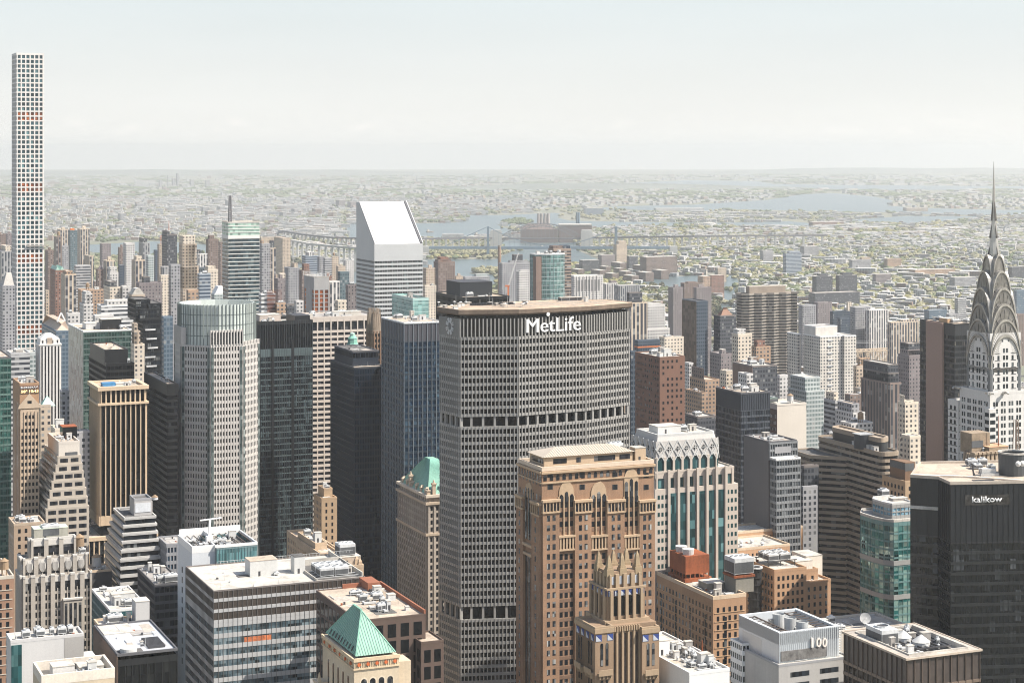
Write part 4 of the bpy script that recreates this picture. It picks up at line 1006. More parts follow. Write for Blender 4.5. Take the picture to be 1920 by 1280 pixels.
ob = [(1119, 1031), (1136, 1039), (1150, 1029), (1166, 1035), (1179.5, 1025), (1197, 1031)]
for k, (px, py) in enumerate(ob):
    v = (w1 - 2.6) if k in (0, 2, 4) else 7.9
    if k == 0: v = w1 - 3.0
    u = b.u(px, v); u = min(max(u, t0 + 1.8), t1 - 1.8); zz = b.zz(py, u, v); q = MB()
    q.box(u - 1.3, u + 1.3, v - 1.3, v + 1.3, zt - 1.5, zt + 1.0); q.box(u - 1.0, u + 1.0, v - 1.0, v + 1.0, zt + 1.0, zt + 1.7)
    q.frus(rect(u - .85, u + .85, v - .85, v + .85), zt + 1.7, rect(u - .55, u + .55, v - .55, v + .55), zz - 1.6); q.frus(rect(u - .55, u + .55, v - .55, v + .55), zz - 1.6, rect(u - .05, u + .05, v - .05, v + .05), zz)
    b.part(q, 'obelisk', M('obelisk_stone', (.30, .225, .14), .8, .18, .3))
b.part(tr, 'stone_trim', DC2); b.finish()

# ---------------------------------------------------------------- white topped tower with the band of diamonds
b = Bld('office_tower', 'green glass tower with beige piers and a white top storey patterned with diamonds', 1184, 1230, 1351, 820, 850)
PK = M('beige_pier', (.47, .41, .35), .85, .08, .06); DW = M('diamond_white', (.47, .45, .425), .8, .05)
z = b.z; z2 = b.zz(846); zg = b.zz(884); u1 = b.L
GT = G('glass_teal_tall', (.016, .05, .055), (.15, .30, .31), 1.5, 3.9, .35)
poly = [(0, 0), (u1 - 2.2, 0), (u1, 2.2), (u1, b.W), (0, b.W)]
top_in = inset(poly, 1.8)
q = MB(); q.frus(poly, zg - .2, poly, z2, False); b.part(q, 'glass_wall', GT)
q = MB(); q.frus(poly, z2, top_in, z, False); b.part(q, 'top_storey', DW)
b.roof(top_in, z, mm('pale_roof'), .9, .7, mm('white_paint'))
e0 = edges(poly)[0]; dm, pr_ = MB(), MB()
nD = 7; wD = e0[3] / nD
def lattice(e, n, zA, zB):
    w = e[3] / n; zm = (zA + zB) / 2
    G3 = lambda s, zz, d: (e[0][0] + e[1][0] * s + e[2][0] * d, e[0][1] + e[1][1] * s + e[2][1] * d, zz)
    for k in range(n):
        s = w * k
        for (sa, za, sb, zb) in ((s, zm, s + w / 2, zB), (s + w / 2, zB, s + w, zm), (s, zm, s + w / 2, zA), (s + w / 2, zA, s + w, zm), (s, zA - 2.2, s + w / 2, zA + (zm - zA) * .35), (s + w / 2, zA + (zm - zA) * .35, s + w, zA - 2.2)):
            dm.bar(G3(sa, za, .35 - .0 if za < zm else .1), G3(sb, zb, .35 if zb < zm else .1), .46, .4)
        o = MB(); c = s + w / 2; r = w * .26
        o.face(G3(c - r, zm, .3), G3(c, zm - r * 1.1, .3), G3(c + r, zm, .3), G3(c, zm + r * 1.1, .3)); b.part(o, 'diamond_window', GLD)
        dm.bar(G3(c - r, zm, .36), G3(c + r, zm, .36), .22); dm.bar(G3(c, zm - r * 1.1, .36), G3(c, zm + r * 1.1, .36), .22)
        o = MB(); o.face(G3(s, zA - 2.2, .12), G3(s + w / 2, zA + (zm - zA) * .2, .12), G3(s + w, zA - 2.2, .12), G3(s + w, zB, .05), G3(s, zB, .05)); b.part(o, 'lattice_panel', DW)
lattice(e0, nD, b.zz(858), b.zz(828)); lattice(edges(poly)[4], 5, b.zz(858), b.zz(828)); lattice(edges(poly)[1], 1, b.zz(858), b.zz(828))
for e, n in ((e0, 7), (edges(poly)[4], 5)):
    for k in range(n + 1): pr_.ebox(e, max(0, e[3] * k / n - .55), min(e[3], e[3] * k / n + .55), -.1, .6, zg - .2, b.zz(858))
# middle shoulder and shaft
um = b.u(1374); P = rect(-1, um, -1.2, b.W + 1); zs = b.zz(886); Em = edges(P)[0]
b.facade(P, b.zz(916), zs, 20, um / 8, PK, GT, sp=0, mw=1.5, pr=.5, mp=.2, mode='glass', top=2.6); b.roof(P, zs, mm('pale_roof'), .7, .5, PK)
ul = b.u(1380); Q = rect(-1.6, ul, -1.9, b.W + 2); zl_ = b.zz(916)
b.plain(Q, 0, zl_, PK, True); Eq = edges(Q)[0]; ws = (b.u(1250), b.u(1357)); nS = 6; stp = (ws[1] - ws[0]) / nS
for k in range(nS):
    a = ws[0] + stp * k + .95 + 1.6; o = MB(); o.ebox(Eq, a, a + stp - 1.9, -.1, .12, b.low(), zl_ - 2.2); b.part(o, 'window_strip', GT)
for k in range(nS + 1): pr_.ebox(Eq, ws[0] + 1.6 + stp * k - .6, ws[0] + 1.6 + stp * k + .6, -.1, .75, b.low(), zs + 1.2)
for (pa, pb) in ((1228, 1249), (1358, 1379)):
    for f in range(20):
        for k in range(3): b.win.append((Eq, 1.6 + b.u(pa) + (b.u(pb) - b.u(pa)) * (k + .5) / 3, zl_ - 4.6 - f * 3.9, 1.1, 1.9, G('glass_teal')))
b.part(pr_, 'piers', PK); b.part(dm, 'diamond_lattice', mm('white_paint'))
b.bulk(b.u(1250), b.W * .35, 12, 9, z, 3.2, mm('white_paint')); b.clutter(b.u(1290), b.L - 5, b.W * .35, b.W - 4, z, 6, 12); b.clutter(3, b.u(1250) - 2, 6, b.W - 6, z, 3, 13); b.finish()

# ---------------------------------------------------------------- the spire tower with stacked sunburst arches
b = Bld('office_tower', 'white brick art deco skyscraper with stacked steel sunburst arches and a needle spire', 1807, 1856.5, 1914, 780, 930)
WB = M('white_brick', (.58, .565, .54), .85, .10, .1); NIR = M('steel_crown', (.47, .445, .405), .24, .25, .25, 1.5, .6, 1.0); NIRD = M('steel_dark', (.13, .12, .11), .4, .2, .2, 1.5, .4); BST = M('dark_steel_arch', (.27, .28, .29), .4, .15, .2, 1, .5)
S = b.L; b.W = S; cu = S / 2
FHC = 3.55; zs = b.zz(780)
rb = b.rect()
b.plain(rb, b.zz(880), b.zz(625), WB)
win = G('chrysler_glass', (.02, .026, .03), (.34, .38, .38), 1.2, 3.55, .35)
seam = MB()
for e in edges(rb):                                   # dark grooved corners
    seam.ebox(e, 0, 1.7, -.3, .12, zs, b.zz(640)); seam.ebox(e, e[3] - 1.7, e[3], -.3, .12, zs, b.zz(640))
    for s in (.5, 1.1, e[3] - 1.1, e[3] - .5): seam.ebox(e, s - .12, s + .12, .0, .3, zs, b.zz(640))
b.part(seam, 'steel_corner', BST)
for e in (edges(rb)[0], edges(rb)[3]):
    w = e[3]
    for f in range(11):
        zz = b.zz(655) - f * FHC - 2
        if zz < zs - .5: continue
        for s in (.27, .45, .55, .73) if f else (.45, .55): b.win.append((e, w * s, zz, 1.25, 2.2, win))
        for s in (.1, .9): b.win.append((e, w * s, zz, .8, 2.0, win))
    for s in (.40, .60): b.win.append((e, w * s, b.zz(642), .9, 1.3, win))
    q = MB()
    for f in range(10): q.ebox(e, w * .16, w * .33, -.05, .06, b.zz(655) - f * FHC - 2.4, b.zz(655) - f * FHC - 2.1); q.ebox(e, w * .67, w * .84, -.05, .06, b.zz(655) - f * FHC - 2.4, b.zz(655) - f * FHC - 2.1)
    b.part(q, 'brick_bands', mm('dark_metal'))
# tiers: (apex row, half width in metres, spring row)
def earch(hw, h, n=18, p=1.0):
    return [(hw * cos(pi * k / n), h * sin(pi * k / n) ** p) for k in range(n + 1)]
tiers = [(627, .500, 690), (598, .490, 665), (569, .455, 640), (539, .400, 606), (508, .310, 566), (478, .205, 530)]
M3 = lambda ax, a, d, z: ((cu + a, cu - d, z) if ax == 0 else (cu - d, cu - a, z))
for ti, (pa, hw, ps) in enumerate(tiers):
    w = S * hw; za, zb = b.zz(pa, cu, 0), b.zz(ps, cu, 0); dep = w + .5 + .02 * ti; A = earch(w, za - zb); vau, fan, tri, rim = MB(), MB(), MB(), MB()
    for ax in (0, 1):
        n = len(A)
        f1 = vau.pts(*[M3(ax, a, dep, zb + h) for a, h in A]); f2 = vau.pts(*[M3(ax, a, -dep, zb + h) for a, h in A])
        for k in range(n - 1): vau.f.append((f1[k], f1[k + 1], f2[k + 1], f2[k])); vau.mi.append(0)
        for side in (1, -1):
            dd = dep * side; ins = dep - .4
            if ti: fan.face(*[M3(ax, a * .97, ins * side, zb + h * .97) for a, h in A])
            for s0, s1, oo in ((1.0, .93, .18),):
                for k in range(n - 1):
                    (a, h), (c, g) = A[k], A[k + 1]
                    rim.face(M3(ax, a * s0, dd + oo * side, zb + h * s0), M3(ax, c * s0, dd + oo * side, zb + g * s0), M3(ax, c * s1, dd + oo * side, zb + g * s1), M3(ax, a * s1, dd + oo * side, zb + h * s1))
                    rim.face(M3(ax, a * s1, dd + oo * side, zb + h * s1), M3(ax, c * s1, dd + oo * side, zb + g * s1), M3(ax, c * s1, dd - .4 * side, zb + g * s1), M3(ax, a * s1, dd - .4 * side, zb + h * s1))
                    rim.face(M3(ax, a * s0, dd - .2 * side, zb + h * s0), M3(ax, c * s0, dd - .2 * side, zb + g * s0), M3(ax, c * s0, dd + oo * side, zb + g * s0), M3(ax, a * s0, dd + oo * side, zb + h * s0))
            if ti > 0:
                nt_ = 7 if ti < 4 else 5
                for k in range(nt_):                      # triangular windows fanned under the arch
                    an = pi * (k + .5 + .0) / nt_; an = pi / 2 + (an - pi / 2) * .92; da = .105
                    h2 = za - zb
                    pt = lambda r, a_: (w * r * cos(a_), h2 * r * sin(a_))
                    T = [pt(.86, an), pt(.5, an - da * 1.6), pt(.5, an + da * 1.6)]
                    tri.face(*[M3(ax, x, (ins + .06) * side, zb + y) for x, y in T])
                for k in range(30):                       # ribs of the sunburst
                    an = pi * (k + .5) / 30; x0, y0 = w * .45 * cos(an), (za - zb) * .45 * sin(an); x1, y1 = w * .92 * cos(an), (za - zb) * .92 * sin(an)
                    rim.bar(M3(ax, x0, (ins + .05) * side, zb + y0), M3(ax, x1, (ins + .05) * side, zb + y1), .18)
    pw_ = b.part(vau, 'crown_vault', NIR); ti and b.part(fan, 'sunburst', M('sunburst_steel', (.28, .262, .24), .32, .2, .2, 1.5, .35) if ti else WB, pw_); b.part(rim, 'arch_rim', NIR, pw_)
    if ti: b.part(tri, 'triangular_windows', GLK, pw_)
    q = MB(); q.prism(rect(cu - w, cu + w, cu - w, cu + w), zb - (8 if ti else 2), zb + .2, True); b.part(q, 'crown_core', NIRD, pw_)
q = MB(); zt0, ztip = b.zz(500, cu, cu), b.zz(303, cu, cu)
for (za, ra, zc_, rc_) in ((b.zz(520, cu, cu), 3.4, b.zz(476, cu, cu), 2.6), (b.zz(476, cu, cu), 2.9, b.zz(443, cu, cu), 1.75), (b.zz(443, cu, cu), 1.9, b.zz(410, cu, cu), 1.1), (b.zz(410, cu, cu), 1.0, b.zz(350, cu, cu), .55), (b.zz(350, cu, cu), .5, ztip, .08)):
    q.cone(cu, cu, ra, za, rc_, zc_, 8)
b.part(q, 'spire', NIR)
q = MB()
for k in range(4):
    a = k * pi / 2
    for (pa, pb, r) in ((443, 484, 4.1), (411, 446, 2.6), (376, 414, 1.5)):
        za, zb = b.zz(pa, cu, cu), b.zz(pb, cu, cu); ca, sa = cos(a), sin(a)
        for t in (-.16, .16): q.face((cu + t * sa, cu - t * ca, zb), (cu + r * ca + t * sa, cu + r * sa - t * ca, zb), (cu + r * .75 * ca + t * sa, cu + r * .75 * sa - t * ca, zb + (za - zb) * .35), (cu + .4 * ca + t * sa, cu + .4 * sa - t * ca, za))
        q.bar((cu + r * ca, cu + r * sa, zb), (cu + .4 * ca, cu + .4 * sa, za), .45)
b.part(q, 'spire_fins', NIRD)
# lower block: wide shoulders with corner eagles
ls, rs = b.v(1784) , b.u(1945)
zlow = b.zz(738); P = rect(-1.2, rs, -1.5, b.v(1803)); b.punch(P, 0, zlow, 3.6, 4.6, 1.15, 2.2, WB, win, pair=.85, top=4); b.roof(P, zlow, mm('pale_roof'), 1.0, .5, WB)
P = rect(-2.2, 24, b.v(1803), b.v(1784)); zz = b.zz(760, 0, 10); b.punch(P, 0, zz, 3.6, 2.6, 1.5, 2.0, WB, win, top=2, sill=mm('dark_metal')); b.roof(P, zz, mm('pale_roof'), .9, .5, WB)
q = MB(); q.box(-2.4, 1.6, -2.6, 1.4, b.low(), b.zz(765)); b.part(q, 'corner_bay', WB)
for f in range(11):
    e = ((-2.4, -2.6), (1, 0), (0, -1), 4); b.win.append((e, 2, b.zz(772) - 2.2 - f * 3.6, 3.2, 2.0, win)); e = ((-2.4, 1.4), (0, -1), (-1, 0), 4); b.win.append((e, 2, b.zz(772) - 2.2 - f * 3.6, 3.2, 2.0, win))
for (u, v, du, dv) in ((-1.2, -1.5, -1, -1), (-1.2, b.v(1803), -1, 0), (6.5, -1.5, 0, -1)):
    q = MB(); q.bar((u, v, zlow - .2), (u + du * 3.4, v + dv * 3.4, zlow + 1.0), 1.2, .9); q.bar((u + du * 3.4, v + dv * 3.4, zlow + 1.1), (u + du * 4.4, v + dv * 4.4, zlow + .2), .7); q.bar((u + du * .8 - dv * 1.4, v + dv * .8 + du * 1.4, zlow + .4), (u + du * 2 + dv * 1.4, v + dv * 2 - du * 1.4, zlow + .8), .7); b.part(q, 'eagle_gargoyle', NIR)
b.finish()
# ---------------------------------------------------------------- black angular tower at the right edge
b = Bld('office_tower', 'huge black angular glass tower with small white lettering near its roof', 1707, 1782, 1990, 907, 700, rot=R(6))
KG = G('glass_jet', (.0045, .006, .009), (.10, .108, .118), 2.0, 3.9, .16, rough=.05, wob=.01, spec=.4)
KM = M('jet_metal', (.010, .012, .015), .4, .3, .06); zt = b.z
wl = b.loc(*(lambda D: ((1707 - CX) / F * D, D))(716)); wi = (-.5, 16)
poly = [(0, 0), (b.L, 0), (b.L, 46), (wl[0] + 13, 46), (wl[0], wl[1]), (-.6, wl[1] - 5)]
b.facade(poly, 0, zt - 22, 3.9, 2.0, KM, KG, sp=.30, mw=.12, pr=.12, mp=.05, spw=M('jet_spandrel', (.013, .015, .018), .3, .4, .1, spec=.6), top=.5)
b.facade(poly, zt - 22, zt, 24, 2.0, KM, M('jet_panel', (.013, .015, .019), .35, .15, .1), sp=0, mw=.12, pr=.12, mp=.05, mode='glass', top=.4)
q = MB(); e5 = edges(poly)[4]; zq = b.zz(952, *e5[0]); q.ebox(e5, 0, e5[3], 0, .8, zq, zq + .5); q.ebox(e5, 0, e5[3], -.0, .2, zq + .5, zq + 1.1)
b.part(q, 'ledge', mm('pale_roof'))
b.roof(poly, zt, mm('tan_roof'), .8, .8, M('jet_coping', (.42, .36, .30), .8))
kr = M('kalroof', (.62, .55, .47), .9, .1)
q = MB(); q.bar((wl[0] + 1, wl[1] + 2, zt + .3), (b.u(1806, 14), 14, zt + .3), 2.2, .5); q.bar((b.u(1806, 14), 14, zt + .31), (b.u(1922), 3, zt + .31), 1.6, .5); b.part(q, 'roof_kerb', kr)
o = MB(); o.cone(b.u(1899, 18), 18, 5.4, zt - .1, 5.4, zt + 8.5, 20, False); o.face(*[(b.u(1899, 18) + 5.4 * cos(t * pi / 10), 18 + 5.4 * sin(t * pi / 10), zt + 7) for t in range(20)]); b.part(o, 'round_stack', M('stack_grey', (.06, .065, .07), .5))
q = MB(); q.ring([(b.u(1899, 18) + 5.7 * cos(t * pi / 10), 18 + 5.7 * sin(t * pi / 10)) for t in range(20)], [(b.u(1899, 18) + 4.9 * cos(t * pi / 10), 18 + 4.9 * sin(t * pi / 10)) for t in range(20)], zt + 8.2, zt + 8.8, True); b.part(q, 'stack_rim', mm('pale_roof'))
for (px, v) in ((1908, 11.5), (1916, 12)):
    q = MB(); q.cone(0, 0, 1.1, 0, .2, .5, 12); d = b.part(q, 'dish', mm('white_paint')); d.location = (b.u(px, v), v - .6, zt + 5.2); d.rotation_euler = (R(80), 0, 0)
q = MB(); q.box(b.u(1840, 17), b.u(1866, 17), 16, 18.5, zt + 1.0, zt + 2.6); q.box(b.u(1836, 17), b.u(1870, 17), 15, 15.5, zt, zt + 1.0); b.part(q, 'window_washing_rig', mm('white_paint'))
q = MB(); q.bar((b.u(1826, 14), 14, zt), (b.u(1823, 14), 14, zt + 5), .5); q.bar((b.u(1820, 14), 14, zt + 5), (b.u(1829, 14), 14, zt + 4), .6); q.bar((b.u(1829, 14), 14, zt), (b.u(1823, 14), 14, zt + 3), .4); b.part(q, 'davit_arm', mm('dark_metal'))
q = MB(); q.box(b.u(1832, 1.2), b.u(1872, 1.2), 2.2, 7, zt + .0, zt + .15); b.part(q, 'roof_well', mm('black')); b.clutter(b.u(1835, 22), b.u(1880, 22), 24, 40, zt, 6, 7)
e0 = edges(poly)[0]; q = MB(); q.ebox(e0, b.u(1809), b.u(1893), .10, .2, b.zz(945.5, 20), b.zz(926, 20)); b.part(q, 'sign_board', M('sign_glass', (.045, .042, .04), .15, .6, .5, 1.0))
sign_on(b, e0, 'kalikow', b.u(1822), b.u(1878.5), b.zz(940.5, 20), b.zz(929, 20), .22, SIGNW, bold=.02, ext=.12); b.finish()

# ---------------------------------------------------------------- teal glass tower with the domed set-back roof
b = Bld('office_tower', 'faceted blue green glass tower with low drum on roof, beside the black angular tower', 1595, 1662, 1745, 979, 850)
TG = G('glass_sea', (.012, .10, .10), (.62, .80, .72), 2.6, 3.6, .75, rough=.05, metal=.5, wob=.10, spread=.9)  # mint panes: bright reflections put into the glass colour
TF = M('sea_frame', (.30, .30, .29), .55, .1, .05); L, Wd = b.L, b.W
poly = [(4, 0), (L, 0), (L, Wd), (6, Wd), (0, Wd - 8), (0, 10), (1.2, 4)]
b.facade(poly, 0, b.z, 3.7, 2.6, M('teal_mullion', (.10, .24, .24), .5, .1), TG, sp=.22, mw=.14, pr=.14, mp=.05, mode='glass', spw=M('teal_spandrel', (.12, .22, .22), .4, .15), top=2.2)
q = MB()
for k in range(5): zz = b.z - 20 - k * 15.5; q.ring(inset(poly, -.2), poly, zz, zz + 2.2)
b.part(q, 'stone_band', TF)
P2 = inset(poly, 5.5); zq = b.zz(944, 6, 8); b.roof(poly, b.z, mm('grey_roof'), .9, .7, mm('white_roof'))
b.facade(P2, b.z - .1, zq, 2.0, 2.2, TF, G('glass_clear_blue', (.10, .22, .30), (.36, .46, .50), 2.2, 2.0, .4), sp=.3, mw=.2, pr=.2, mode='glass', top=1.8, wname='drum_wall'); b.roof(P2, zq, mm('pale_roof'), .6, .5, mm('white_paint'))
b.hvac(14, 24, 4, 4, zq, 3, 1); b.bulk(12, 12, 8, 4, zq, 1, mm('grey_roof')); b.finish()

# ---------------------------------------------------------------- brown banded tower with rounded corners
b = Bld('office_tower', 'brown stone tower with wavy dark window bands and a curved dark penthouse', 1532, 1653, 1690, 851, 985)
BS = M('band_stone', (.33, .265, .20), .8, .1, .06); z = b.z
def rnd(p, r=3.0, n=4):
    out = []
    N = len(p)
    for k in range(N):
        a, c, d = p[k - 1], p[k], p[(k + 1) % N]
        l1, l2 = hypot(a[0] - c[0], a[1] - c[1]), hypot(d[0] - c[0], d[1] - c[1]); rr = min(r, l1 * .45, l2 * .45)
        s = (c[0] + (a[0] - c[0]) / l1 * rr, c[1] + (a[1] - c[1]) / l1 * rr); t = (c[0] + (d[0] - c[0]) / l2 * rr, c[1] + (d[1] - c[1]) / l2 * rr)
        for i in range(n + 1): q = i / n; out.append(((1 - q) ** 2 * s[0] + 2 * q * (1 - q) * c[0] + q * q * t[0], (1 - q) ** 2 * s[1] + 2 * q * (1 - q) * c[1] + q * q * t[1]))
    return out
v1 = b.v(1578); wl_ = b.loc((1535 - CX) / F * 1035, 1035)
main_ = rnd([(0, 0), (b.L, 0), (b.L, v1 + 26), (0, v1 + 26)], 4)
b.facade(main_, 0, z, 3.3, 5, BS, G('glass_band_brown', (.014, .014, .016), (.20, .20, .19), 1.8, 3.3, .25), sp=.5, mw=0, pr=.5, top=1.4)
wing = rnd([(-9, v1 + 3), (.2, v1 - 6), (.2, v1 + 30), (-14, v1 + 30), (-15, v1 + 8)], 1.6, 2); zw = b.zz(858, -9, v1)
b.facade(wing, 0, zw, 3.3, 5, BS, G('glass_band_brown'), sp=.5, mw=0, pr=.5, top=1.2); b.roof(wing, zw, mm('dark_roof'), .7, .5, BS)
b.roof(main_, z, mm('dark_roof'), .9, .6, BS)
drum = rnd([(3, 5), (b.L - 1, 9), (b.L - 2, v1 + 18), (2, v1 + 14)], 6, 6); zd = b.zz(822, 4, 8)
b.part(MB().prism(drum, z - .2, zd, False), 'penthouse', M('drum_dark', (.035, .037, .04), .4)); b.part(MB().ring(inset(drum, -.3), inset(drum, 1.0), zd - 1.8, zd + .6, True), 'penthouse_band', BS); b.part(MB().face(*[(x, y, zd - .4) for x, y in drum]), 'roof', mm('tan_roof'))
q = MB(); cxx, cvv = 2.5, v1 * .55; q.cone(cxx, cvv, 5.0, z, 5.0, zd + .9, 24); b.part(q, 'round_stack', M('drum_grey', (.055, .06, .066), .5)); 
q = MB()
for k in range(6): q.bar((cxx - 4.5, cvv - 3.5 + k * 1.4, zd + 1.0), (cxx + 4.5, cvv - 3.5 + k * 1.4, zd + 1.0), .25)
b.part(q, 'stack_grille', mm('galv'))
for k, v in enumerate((v1 * .7, v1 * .5, v1 * .32, 7)): b.bulk(.8 - .2 * k, v, 2.8, 2.6 + .9 * (k == 3), z, 2.6, mm('white_paint'), 'cooling_unit')
b.finish()

# ---------------------------------------------------------------- row of dark and grey towers right of the diamond tower
b = Bld('office_tower', 'dark navy tower with a ribbed blank top storey right of the brown square tower', 1342, 1389, 1444, 738, 1120)
b.facade(b.rect(), 0, b.zz(770), 3.75, 1.8, NVM, G('glass_slate', (.017, .022, .031), (.11, .125, .14), 1.8, 3.75, .3), sp=.30, mw=.14, pr=.2, mp=.08, spw=M('sp_slate', (.075, .085, .10), .4, .15), top=.5)
b.facade(b.rect(), b.zz(770), b.z, 20, 1.2, M('rib_navy', (.065, .075, .092), .5), M('top_navy', (.038, .046, .06), .5), sp=0, mw=.3, pr=.25, mode='glass', top=.6); b.roof(b.rect(), b.z, mm('tan_roof'), .6, .4, DGR); b.clutter(3, b.L - 3, 4, b.W - 4, b.z, 7, 41, 1.2)
b = Bld('office_tower', 'grey slab with a blank dark side wall and a glass grid front stepping forward', 1394.5, 1441, 1494, 830, 950)
b.plain(b.rect(), 0, b.z, M('slab_grey', (.125, .12, .125), .75, .1, .05, streak=.8)); b.roof(b.rect(), b.z, mm('grey_roof'), .7, .4, DGR); b.clutter(2, b.L - 2, 3, b.W - 3, b.z, 8, 19, 1.2)
FG = G('glass_grid', (.022, .028, .036), (.26, .28, .29), 1.5, 3.6, .4); fm = M('grid_frame', (.22, .23, .24), .6)
b.facade(rect(.0, b.L, -1.0, -.05), b.zz(862), b.z + .1, 3.6, 1.5, fm, FG, sp=.36, mw=.24, pr=.2, top=1.0)
b.plain(rect(3, b.L - 4, -1.15, -1.02), b.zz(850), b.zz(838), GRY, True, 'sign_panel')
b.facade(rect(.3, b.u(1501.5, -7), -7, -1.02), 0, b.zz(862, 0, -7), 3.6, 1.5, fm, FG, sp=.36, mw=.24, pr=.2, top=.8); b.roof(rect(.3, b.u(1501.5, -7), -7, -1.02), b.zz(862, 0, -7), mm('white_roof'), .5, .3, WHITE)
b = Bld('office_tower', 'cream tower with a blank pale front wall and brown window bands on its side', 1425, 1457, 1512, 760, 1165)
b.punch(b.rect(), 0, b.zz(772), 3.8, 60, .1, .1, M('cream_panel', (.60, .545, .475), .85, .07, .05), WIND, top=3); b.win = []
b.plain(b.rect(.1), b.zz(772), b.z, M('cream_panel')); e3 = edges(b.rect())[3]
for f in range(14):
    q = MB(); zz = b.zz(778) - f * 3.9; q.ebox(e3, 2, e3[3] - 1, -.05, .1, zz - 2.3, zz); b.part(q, 'window_band', G('glass_band_white', (.10, .09, .08), (.55, .54, .52), 1.6, 3.9, .6))
q = MB(); q.ebox(e3, 0, e3[3], -.05, .06, b.low(), b.zz(768)); b.part(q, 'side_wall', M('chocolate', (.13, .085, .065), .8)); b.roof(b.rect(), b.z, mm('white_roof'), .8, .4, M('cream_panel'))
b.hvac(-1, b.W * .5, 8, 8, b.z + .3, 3, 2, M('green_unit', (.12, .16, .14), .6)); b.tank(b.L * .62, 6, b.z, 2.0, 3.4, 1.5, mm('white_paint'))

# ---------------------------------------------------------------- brick buildings in the lower right
b = Bld('brick_building', 'orange brick office block with a rust red cooling tower on its roof', 1227.5, 1337, 1399, 1123, 800)
b.punch(b.rect(), 0, b.z, 3.7, 3.0, 1.2, 2.1, ORB, WIN, top=3.8, sill=M('sill_brick', (.46, .31, .19), .9))
q = MB()
for e in (edges(b.rect())[0], edges(b.rect())[3]):
    n = round(e[3] / 4.5)
    for k in range(n):
        if k % 3 == 1: q.ebox(e, e[3] * (k + .35) / n, e[3] * (k + .65) / n, -.02, .1, b.low(), b.z - 8)
b.part(q, 'window_strip', GLD)
b.roof(b.rect(), b.z, mm('dark_roof'), 1.3, .6, M('pale_coping', (.58, .45, .32), .9)); L, Wd = b.L, b.W
v0 = b.v(1262) ; q = MB(); q.box(4, 16, Wd - 22, Wd - 7, b.z + 3.5, b.z + 11.5); b.part(q, 'rust_tower', mm('rust'))
q = MB(); q.box(3.5, 17, Wd - 22.5, Wd - 6.5, b.z, b.z + 1.6); 
for k in range(6): q.box(4 + k * 2.3, 4.4 + k * 2.3, Wd - 22, Wd - 21.6, b.z + 1.6, b.z + 3.5); q.box(4, 4.4, Wd - 22 + k * 2.8, Wd - 21.6 + k * 2.8, b.z + 1.6, b.z + 3.5)
b.part(q, 'rust_base', mm('rust'))
for k in range(2):
    q = MB(); q.cone(7.5 + k * 0, Wd - 18 + k * 6.5, 2.4, b.z + 11.5, 2.7, b.z + 14, 16); b.part(q, 'fan_stack', mm('white_paint'))
q = MB(); q.box(14.5, 23.5, 6, 15.5, b.z, b.z + 6.5); b.part(q, 'bulkhead', M('olive_grey', (.22, .21, .18), .9))
o = b.hvac(14.0, 6, 9.5, 9, b.z + 7.6, 7.2, 4); q = MB(); q.box(13.6, 24, 5.6, 15.8, b.z + 6.5, b.z + 7.4); b.part(q, 'rust_platform', mm('rust'))
b.bulk(6, 16, 9, 8, b.z, 2.6, M('olive_grey')); b.clutter(2, 12, 3, 14, b.z, 5, 2, .7); b.finish()
b = Bld('brick_building', 'stepped orange brick building with white roofs and a white penthouse wall', 1320, 1452, 1562, 1116, 880)
OB2 = M('orange_brick2', (.43, .265, .16), .92, .13, .08, 2.2)
L, Wd = b.L, b.W; z = b.z
b.punch(rect(0, b.u(1512), 0, Wd * .55), 0, b.zz(1072), 3.7, 2.7, 1.2, 2.1, OB2, WIN, top=2.2); b.roof(rect(0, b.u(1512), 0, Wd * .55), b.zz(1072), mm('white_roof'), 1.1, .5, OB2)
b.punch(rect(b.u(1512), L, 2, Wd * .5), 0, b.zz(1092, L * .8, 0), 3.7, 2.9, 1.2, 2.1, OB2, WIN, top=2.0); b.roof(rect(b.u(1512), L, 2, Wd * .5), b.zz(1092, L * .8, 0), mm('pale_roof'), 1.0, .5, OB2)
b.punch(rect(b.u(1500), L - 4, 7, Wd * .55), b.z - 6, b.zz(1070, L * .7, 7), 3.7, 3.8, 1.25, 2.1, OB2, WIN, top=2.4); b.roof(rect(b.u(1500), L - 4, 7, Wd * .55), b.zz(1070, L * .7, 7), mm('pale_roof'), .9, .5, OB2)
zz = b.zz(1052, L * .5, 12); b.bulk(b.u(1490, 10), 10, 10, 12, b.z, zz - b.z, M('penthouse_cream', (.66, .60, .52), .9)); b.bulk(b.u(1512, 14), 14, 9, 13, b.z, zz - b.z + 1, M('penthouse_cream'), cap=mm('white_roof'))
bz = b.zz(1026, 0, Wd * .6); P = rect(-1.0, b.u(1470, Wd * .58), Wd * .5, Wd * .86); b.punch(P, 0, bz, 3.7, 2.4, .95, 1.9, OB2, WIND, top=2.2); b.roof(P, bz, mm('white_roof'), .9, .5, M('coping_tan', (.55, .43, .31), .9))
P = rect(2.0, b.u(1500, Wd * .9), Wd * .86, Wd * 1.1); b.punch(P, 0, bz + 2.5, 3.7, 2.4, .95, 1.9, OB2, WIND, top=2.2); b.roof(P, bz + 2.5, mm('white_roof'), .9, .5, M('coping_tan'))
P = rect(-4.0, .0, Wd * .7, Wd * 1.02); b.punch(P, 0, bz - 6, 3.7, 3, 1.1, 1.9, OB2, WIND); b.roof(P, bz - 6, mm('tan_roof'), .9, .4, OB2)
for k in range(5):
    u, v = 4 + (k % 2) * 9 + k, Wd * (.56 + .1 * (k % 3)); q = MB(); q.cone(u, v, .7, bz, .7, bz + 1.4, 10); q.cone(u, v, 1.1, bz + 1.4, .5, bz + 2.0, 10); b.part(q, 'vent', mm('galv'))
